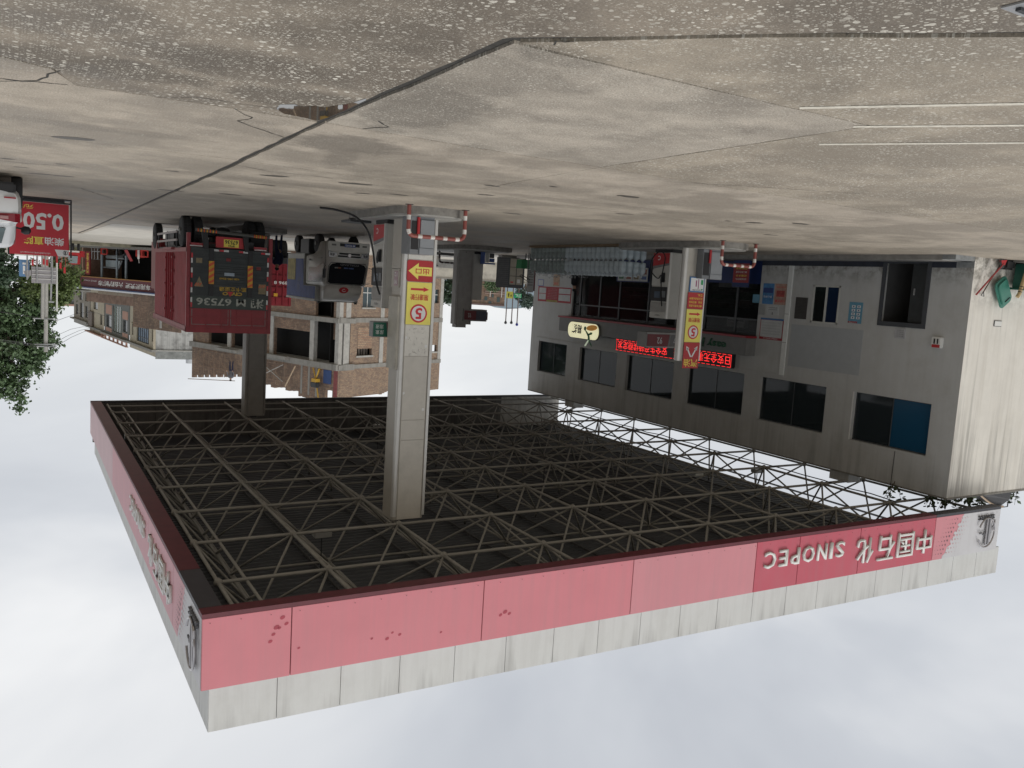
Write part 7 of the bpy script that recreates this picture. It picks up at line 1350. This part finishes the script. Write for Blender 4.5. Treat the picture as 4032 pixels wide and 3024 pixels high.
# ================================================================ TREES
import numpy as np
def leaf_mat(name, c):
    m, n, l, b = new_mat(name); b.inputs['Roughness'].default_value = .55
    x = noise(n, l, .9, 3, .6); y = noise(n, l, 12, 2, .5); f = ramp(n, l, x.outputs['Fac'], .32, .68, tuple(v*.55 for v in c), tuple(v*1.5 for v in c)); g = ramp(n, l, y.outputs['Fac'], .3, .7, (.7, .7, .7), (1.35, 1.35, 1.2))
    l.new(mixc(n, l, 1.0, f.outputs[0], g.outputs[0], 'MULTIPLY'), b.inputs['Base Color']); return m
leafA = leaf_mat('tree_leaves', (.09, .145, .07)); leafB = leaf_mat('tree_leaves_dark', (.035, .065, .035)); leafC = leaf_mat('tree_leaves_bluish', (.07, .105, .09)); bark = M('bark', (.11, .09, .07), .9, var=.3)
def tree(label, loc, trunk_h, r, blobs, n, ls, mat, seed=0, nm='tree'):
    t = thing(nm, label, 'tree', loc); rng = np.random.RandomState(seed); tk = MB(); top = Vector((0, 0, trunk_h)); tk.tube([(0, 0, 0), (.1, 0, trunk_h*.5), top], [r, r*.8, r*.6], 8)
    for b in blobs: c = Vector(b[:3]); tk.tube([top*.8, (top+c)*.5+Vector((0, 0, .3)), c], [r*.45, r*.28, r*.08], 6)
    part(t, 'trunk', tk, bark, local=True, smooth=True)
    vol = np.array([b[3]*b[4]*b[5] for b in blobs]); vol = vol**.75; cnt = (n*vol/vol.sum()).astype(int); V = []; 
    for b, k in zip(blobs, cnt):
        nc = max(6, k//22); u = rng.normal(size=(nc, 3)); u /= np.linalg.norm(u, axis=1)[:, None]; rad = rng.uniform(.45, 1.08, size=(nc, 1))
        cc = u*rad*np.array(b[3:6])+np.array(b[:3]); idx = rng.randint(0, nc, k); V.append(cc[idx]+rng.normal(size=(k, 3))*ls*1.35*np.array([1, 1, .7]))
    P = np.concatenate(V); k = len(P); d = rng.normal(size=(k, 3)); d /= np.linalg.norm(d, axis=1)[:, None]; e = np.cross(d, rng.normal(size=(k, 3))); e /= np.linalg.norm(e, axis=1)[:, None]
    s_ = (ls*rng.uniform(.6, 1.3, size=(k, 1))); q = np.stack([P-d*s_, P+e*s_*.55, P+d*s_, P-e*s_*.55], 1).reshape(-1, 3)
    me = bpy.data.meshes.new('crown'); me.vertices.add(4*k); me.vertices.foreach_set('co', q.ravel()); me.loops.add(4*k); me.loops.foreach_set('vertex_index', np.arange(4*k)); me.polygons.add(k); me.polygons.foreach_set('loop_start', np.arange(k)*4); me.polygons.foreach_set('loop_total', np.full(k, 4)); me.update(); me.validate(); link('crown', me, mat, t)
tree('tall leafy tree rising behind the utility poles', (1.0, 78, 0), 4.5, .4, [(-1.2, 0, 5.6, 2.6, 2.4, 2.6), (-3.0, 0, 4.6, 1.3, 1.5, 2.2), (.9, .5, 6.5, 2.6, 2.4, 3.0), (-2.3, .3, 8.2, 1.6, 1.8, 2.0), (-.4, 0, 9.2, 2.0, 2, 1.9), (1.6, 0, 9.6, 2.2, 2, 2.0), (-1.0, 0, 11.2, 1.3, 1.3, 1.3), (-2.4, 0, 10.3, .9, 1, .9), (-.1, 0, 12.2, .9, .9, 1.0), (-1.3, 0, 12.9, .55, .6, .8), (.8, 0, 11.6, 1.2, 1.2, 1.2), (-1.35, 0, 13.8, .3, .3, .4), (3.2, .5, 7.5, 2.2, 2, 4)], 26000, .17, leafA, 2)
tree('low bushy tree between the road sign and the metal shed', (-2.6, 74, 0), 1.6, .2, [(-.6, 0, 3.3, 1.2, 1.4, 1.5), (.8, 0, 3.4, 1.6, 1.5, 1.6), (-.2, 0, 4.6, .9, 1, .8)], 5000, .15, leaf_mat('tree_leaves_yellowish', (.10, .14, .045)), 5)
tree('dark hedge-like tree at the left behind the price board', (2.4, 66, 0), 1.2, .2, [(0, 0, 2.0, 2.2, 1.5, 1.3), (-1.5, 0, 2.6, 1.2, 1.2, 1.1)], 4500, .15, leafB, 6)
tree('dark evergreen tree beyond the yard wall beside the near column', (-66, 135, -1), 2.5, .3, [(0, 0, 4, 2.6, 2, 2.4), (-1.0, 0, 5.6, 1.3, 1, .9), (1.4, 0, 5, 1.1, 1, 1.1), (.3, 0, 6.1, .7, .7, .5)], 6000, .17, leafB, 8)
tree('shrubby tree left of the distant brick block', (-72.2, 131.5, -1), 1.5, .2, [(0, 0, 2.8, 1.3, 1, 1.2), (.5, 0, 2.2, 1.4, 1, .8)], 2500, .14, leafA, 9)
tree('greyish tree leaning over the distant brick block by the building edge', (-77.3, 128.6, -1), 2.6, .25, [(0, 0, 4.6, 1.4, 1, 1.5), (-1.0, 0, 5.2, 1.0, .9, 1.1), (1.3, 0, 4.0, .9, .8, 1.0), (.4, 0, 5.8, .5, .5, .6)], 3500, .16, leafC, 11)

# ================================================================ THE STREET OUTSIDE THE FRAME (mirrored in the upper windows)
def street_house(label, x0, x1, y0, y1, h, face, mat):
    t = thing('street_house', label, 'building', ((x0+x1)/2, (y0+y1)/2, 0)); mb = MB(); mb.box(x0, x1, y0, y1, 0, h); part(t, 'walls', mb, mat); mb = MB(); mb.box(x0-.3, x1+.3, y0-.3, y1+.3, h+.002, h+.3); part(t, 'cornice', mb, slabm)
    n = int(((y1-y0) if face == 'x' else (x1-x0))/3.2)
    for k in range(n):
        for z in (1.0, 4.2, 7.4):
            if z+1.6 > h: continue
            mb = MB()
            if face == 'x': mb.box(x0-.03, x0-.005, y0+1+k*3.2, y0+2.6+k*3.2, z, z+1.5)
            else: mb.box(x0+1+k*3.2, x0+2.6+k*3.2, y1+.005, y1+.03, z, z+1.5)
            part(t, 'window', mb, _mats['far_glass_dark'])
street_house('cream street house across the road, nearest the camera side', 21, 30, -22, 2, 9.5, 'x', cream)
street_house('grey street house across the road opposite the canopy', 22, 30, 3, 24, 11, 'x', gr)
street_house('cement street house across the road beyond the grey one', 21, 30, 25, 50, 9.8, 'x', _mats['dull_render'])
# grime where rain splashes and hands touch
run_stains(scr, 20, 30, 0, .2, .8); run_stains(greyP, 8.9, 9.6, .35, 0, .1); run_stains(stw, 7, 12, .8, 0, 1)
for k, z in enumerate((2.9, 3.1, 4.2, 4.6)):
    mb = MB(); mb.poly([(-8.36, 18.23, z), (-8.3, 18.23, z), (-8.3, 18.23, z+.07), (-8.36, 18.23, z+.06)] if k % 2 else [(-7.83, 18.23, z), (-7.79, 18.23, z+.02), (-7.80, 18.23, z+.08), (-7.85, 18.23, z+.05)]); part(c1, 'torn_tape', mb, textw)
for k in range(26):
    x, z = random.uniform(-8.34, -7.85), random.uniform(2.68, 3.33); a = random.uniform(0, 3.1); l_ = random.uniform(.02, .07)
    mb = MB(); mb.tube([(x, 18.231, z), (x+l_*cos(a)*.5, 18.231, z+l_*sin(a)*.6), (x+l_*cos(a+.5), 18.231, z+l_*sin(a+.5))], .0022, 4); part(c1, 'scratch', mb, M('scratch_dark', (.12, .11, .1), .7))
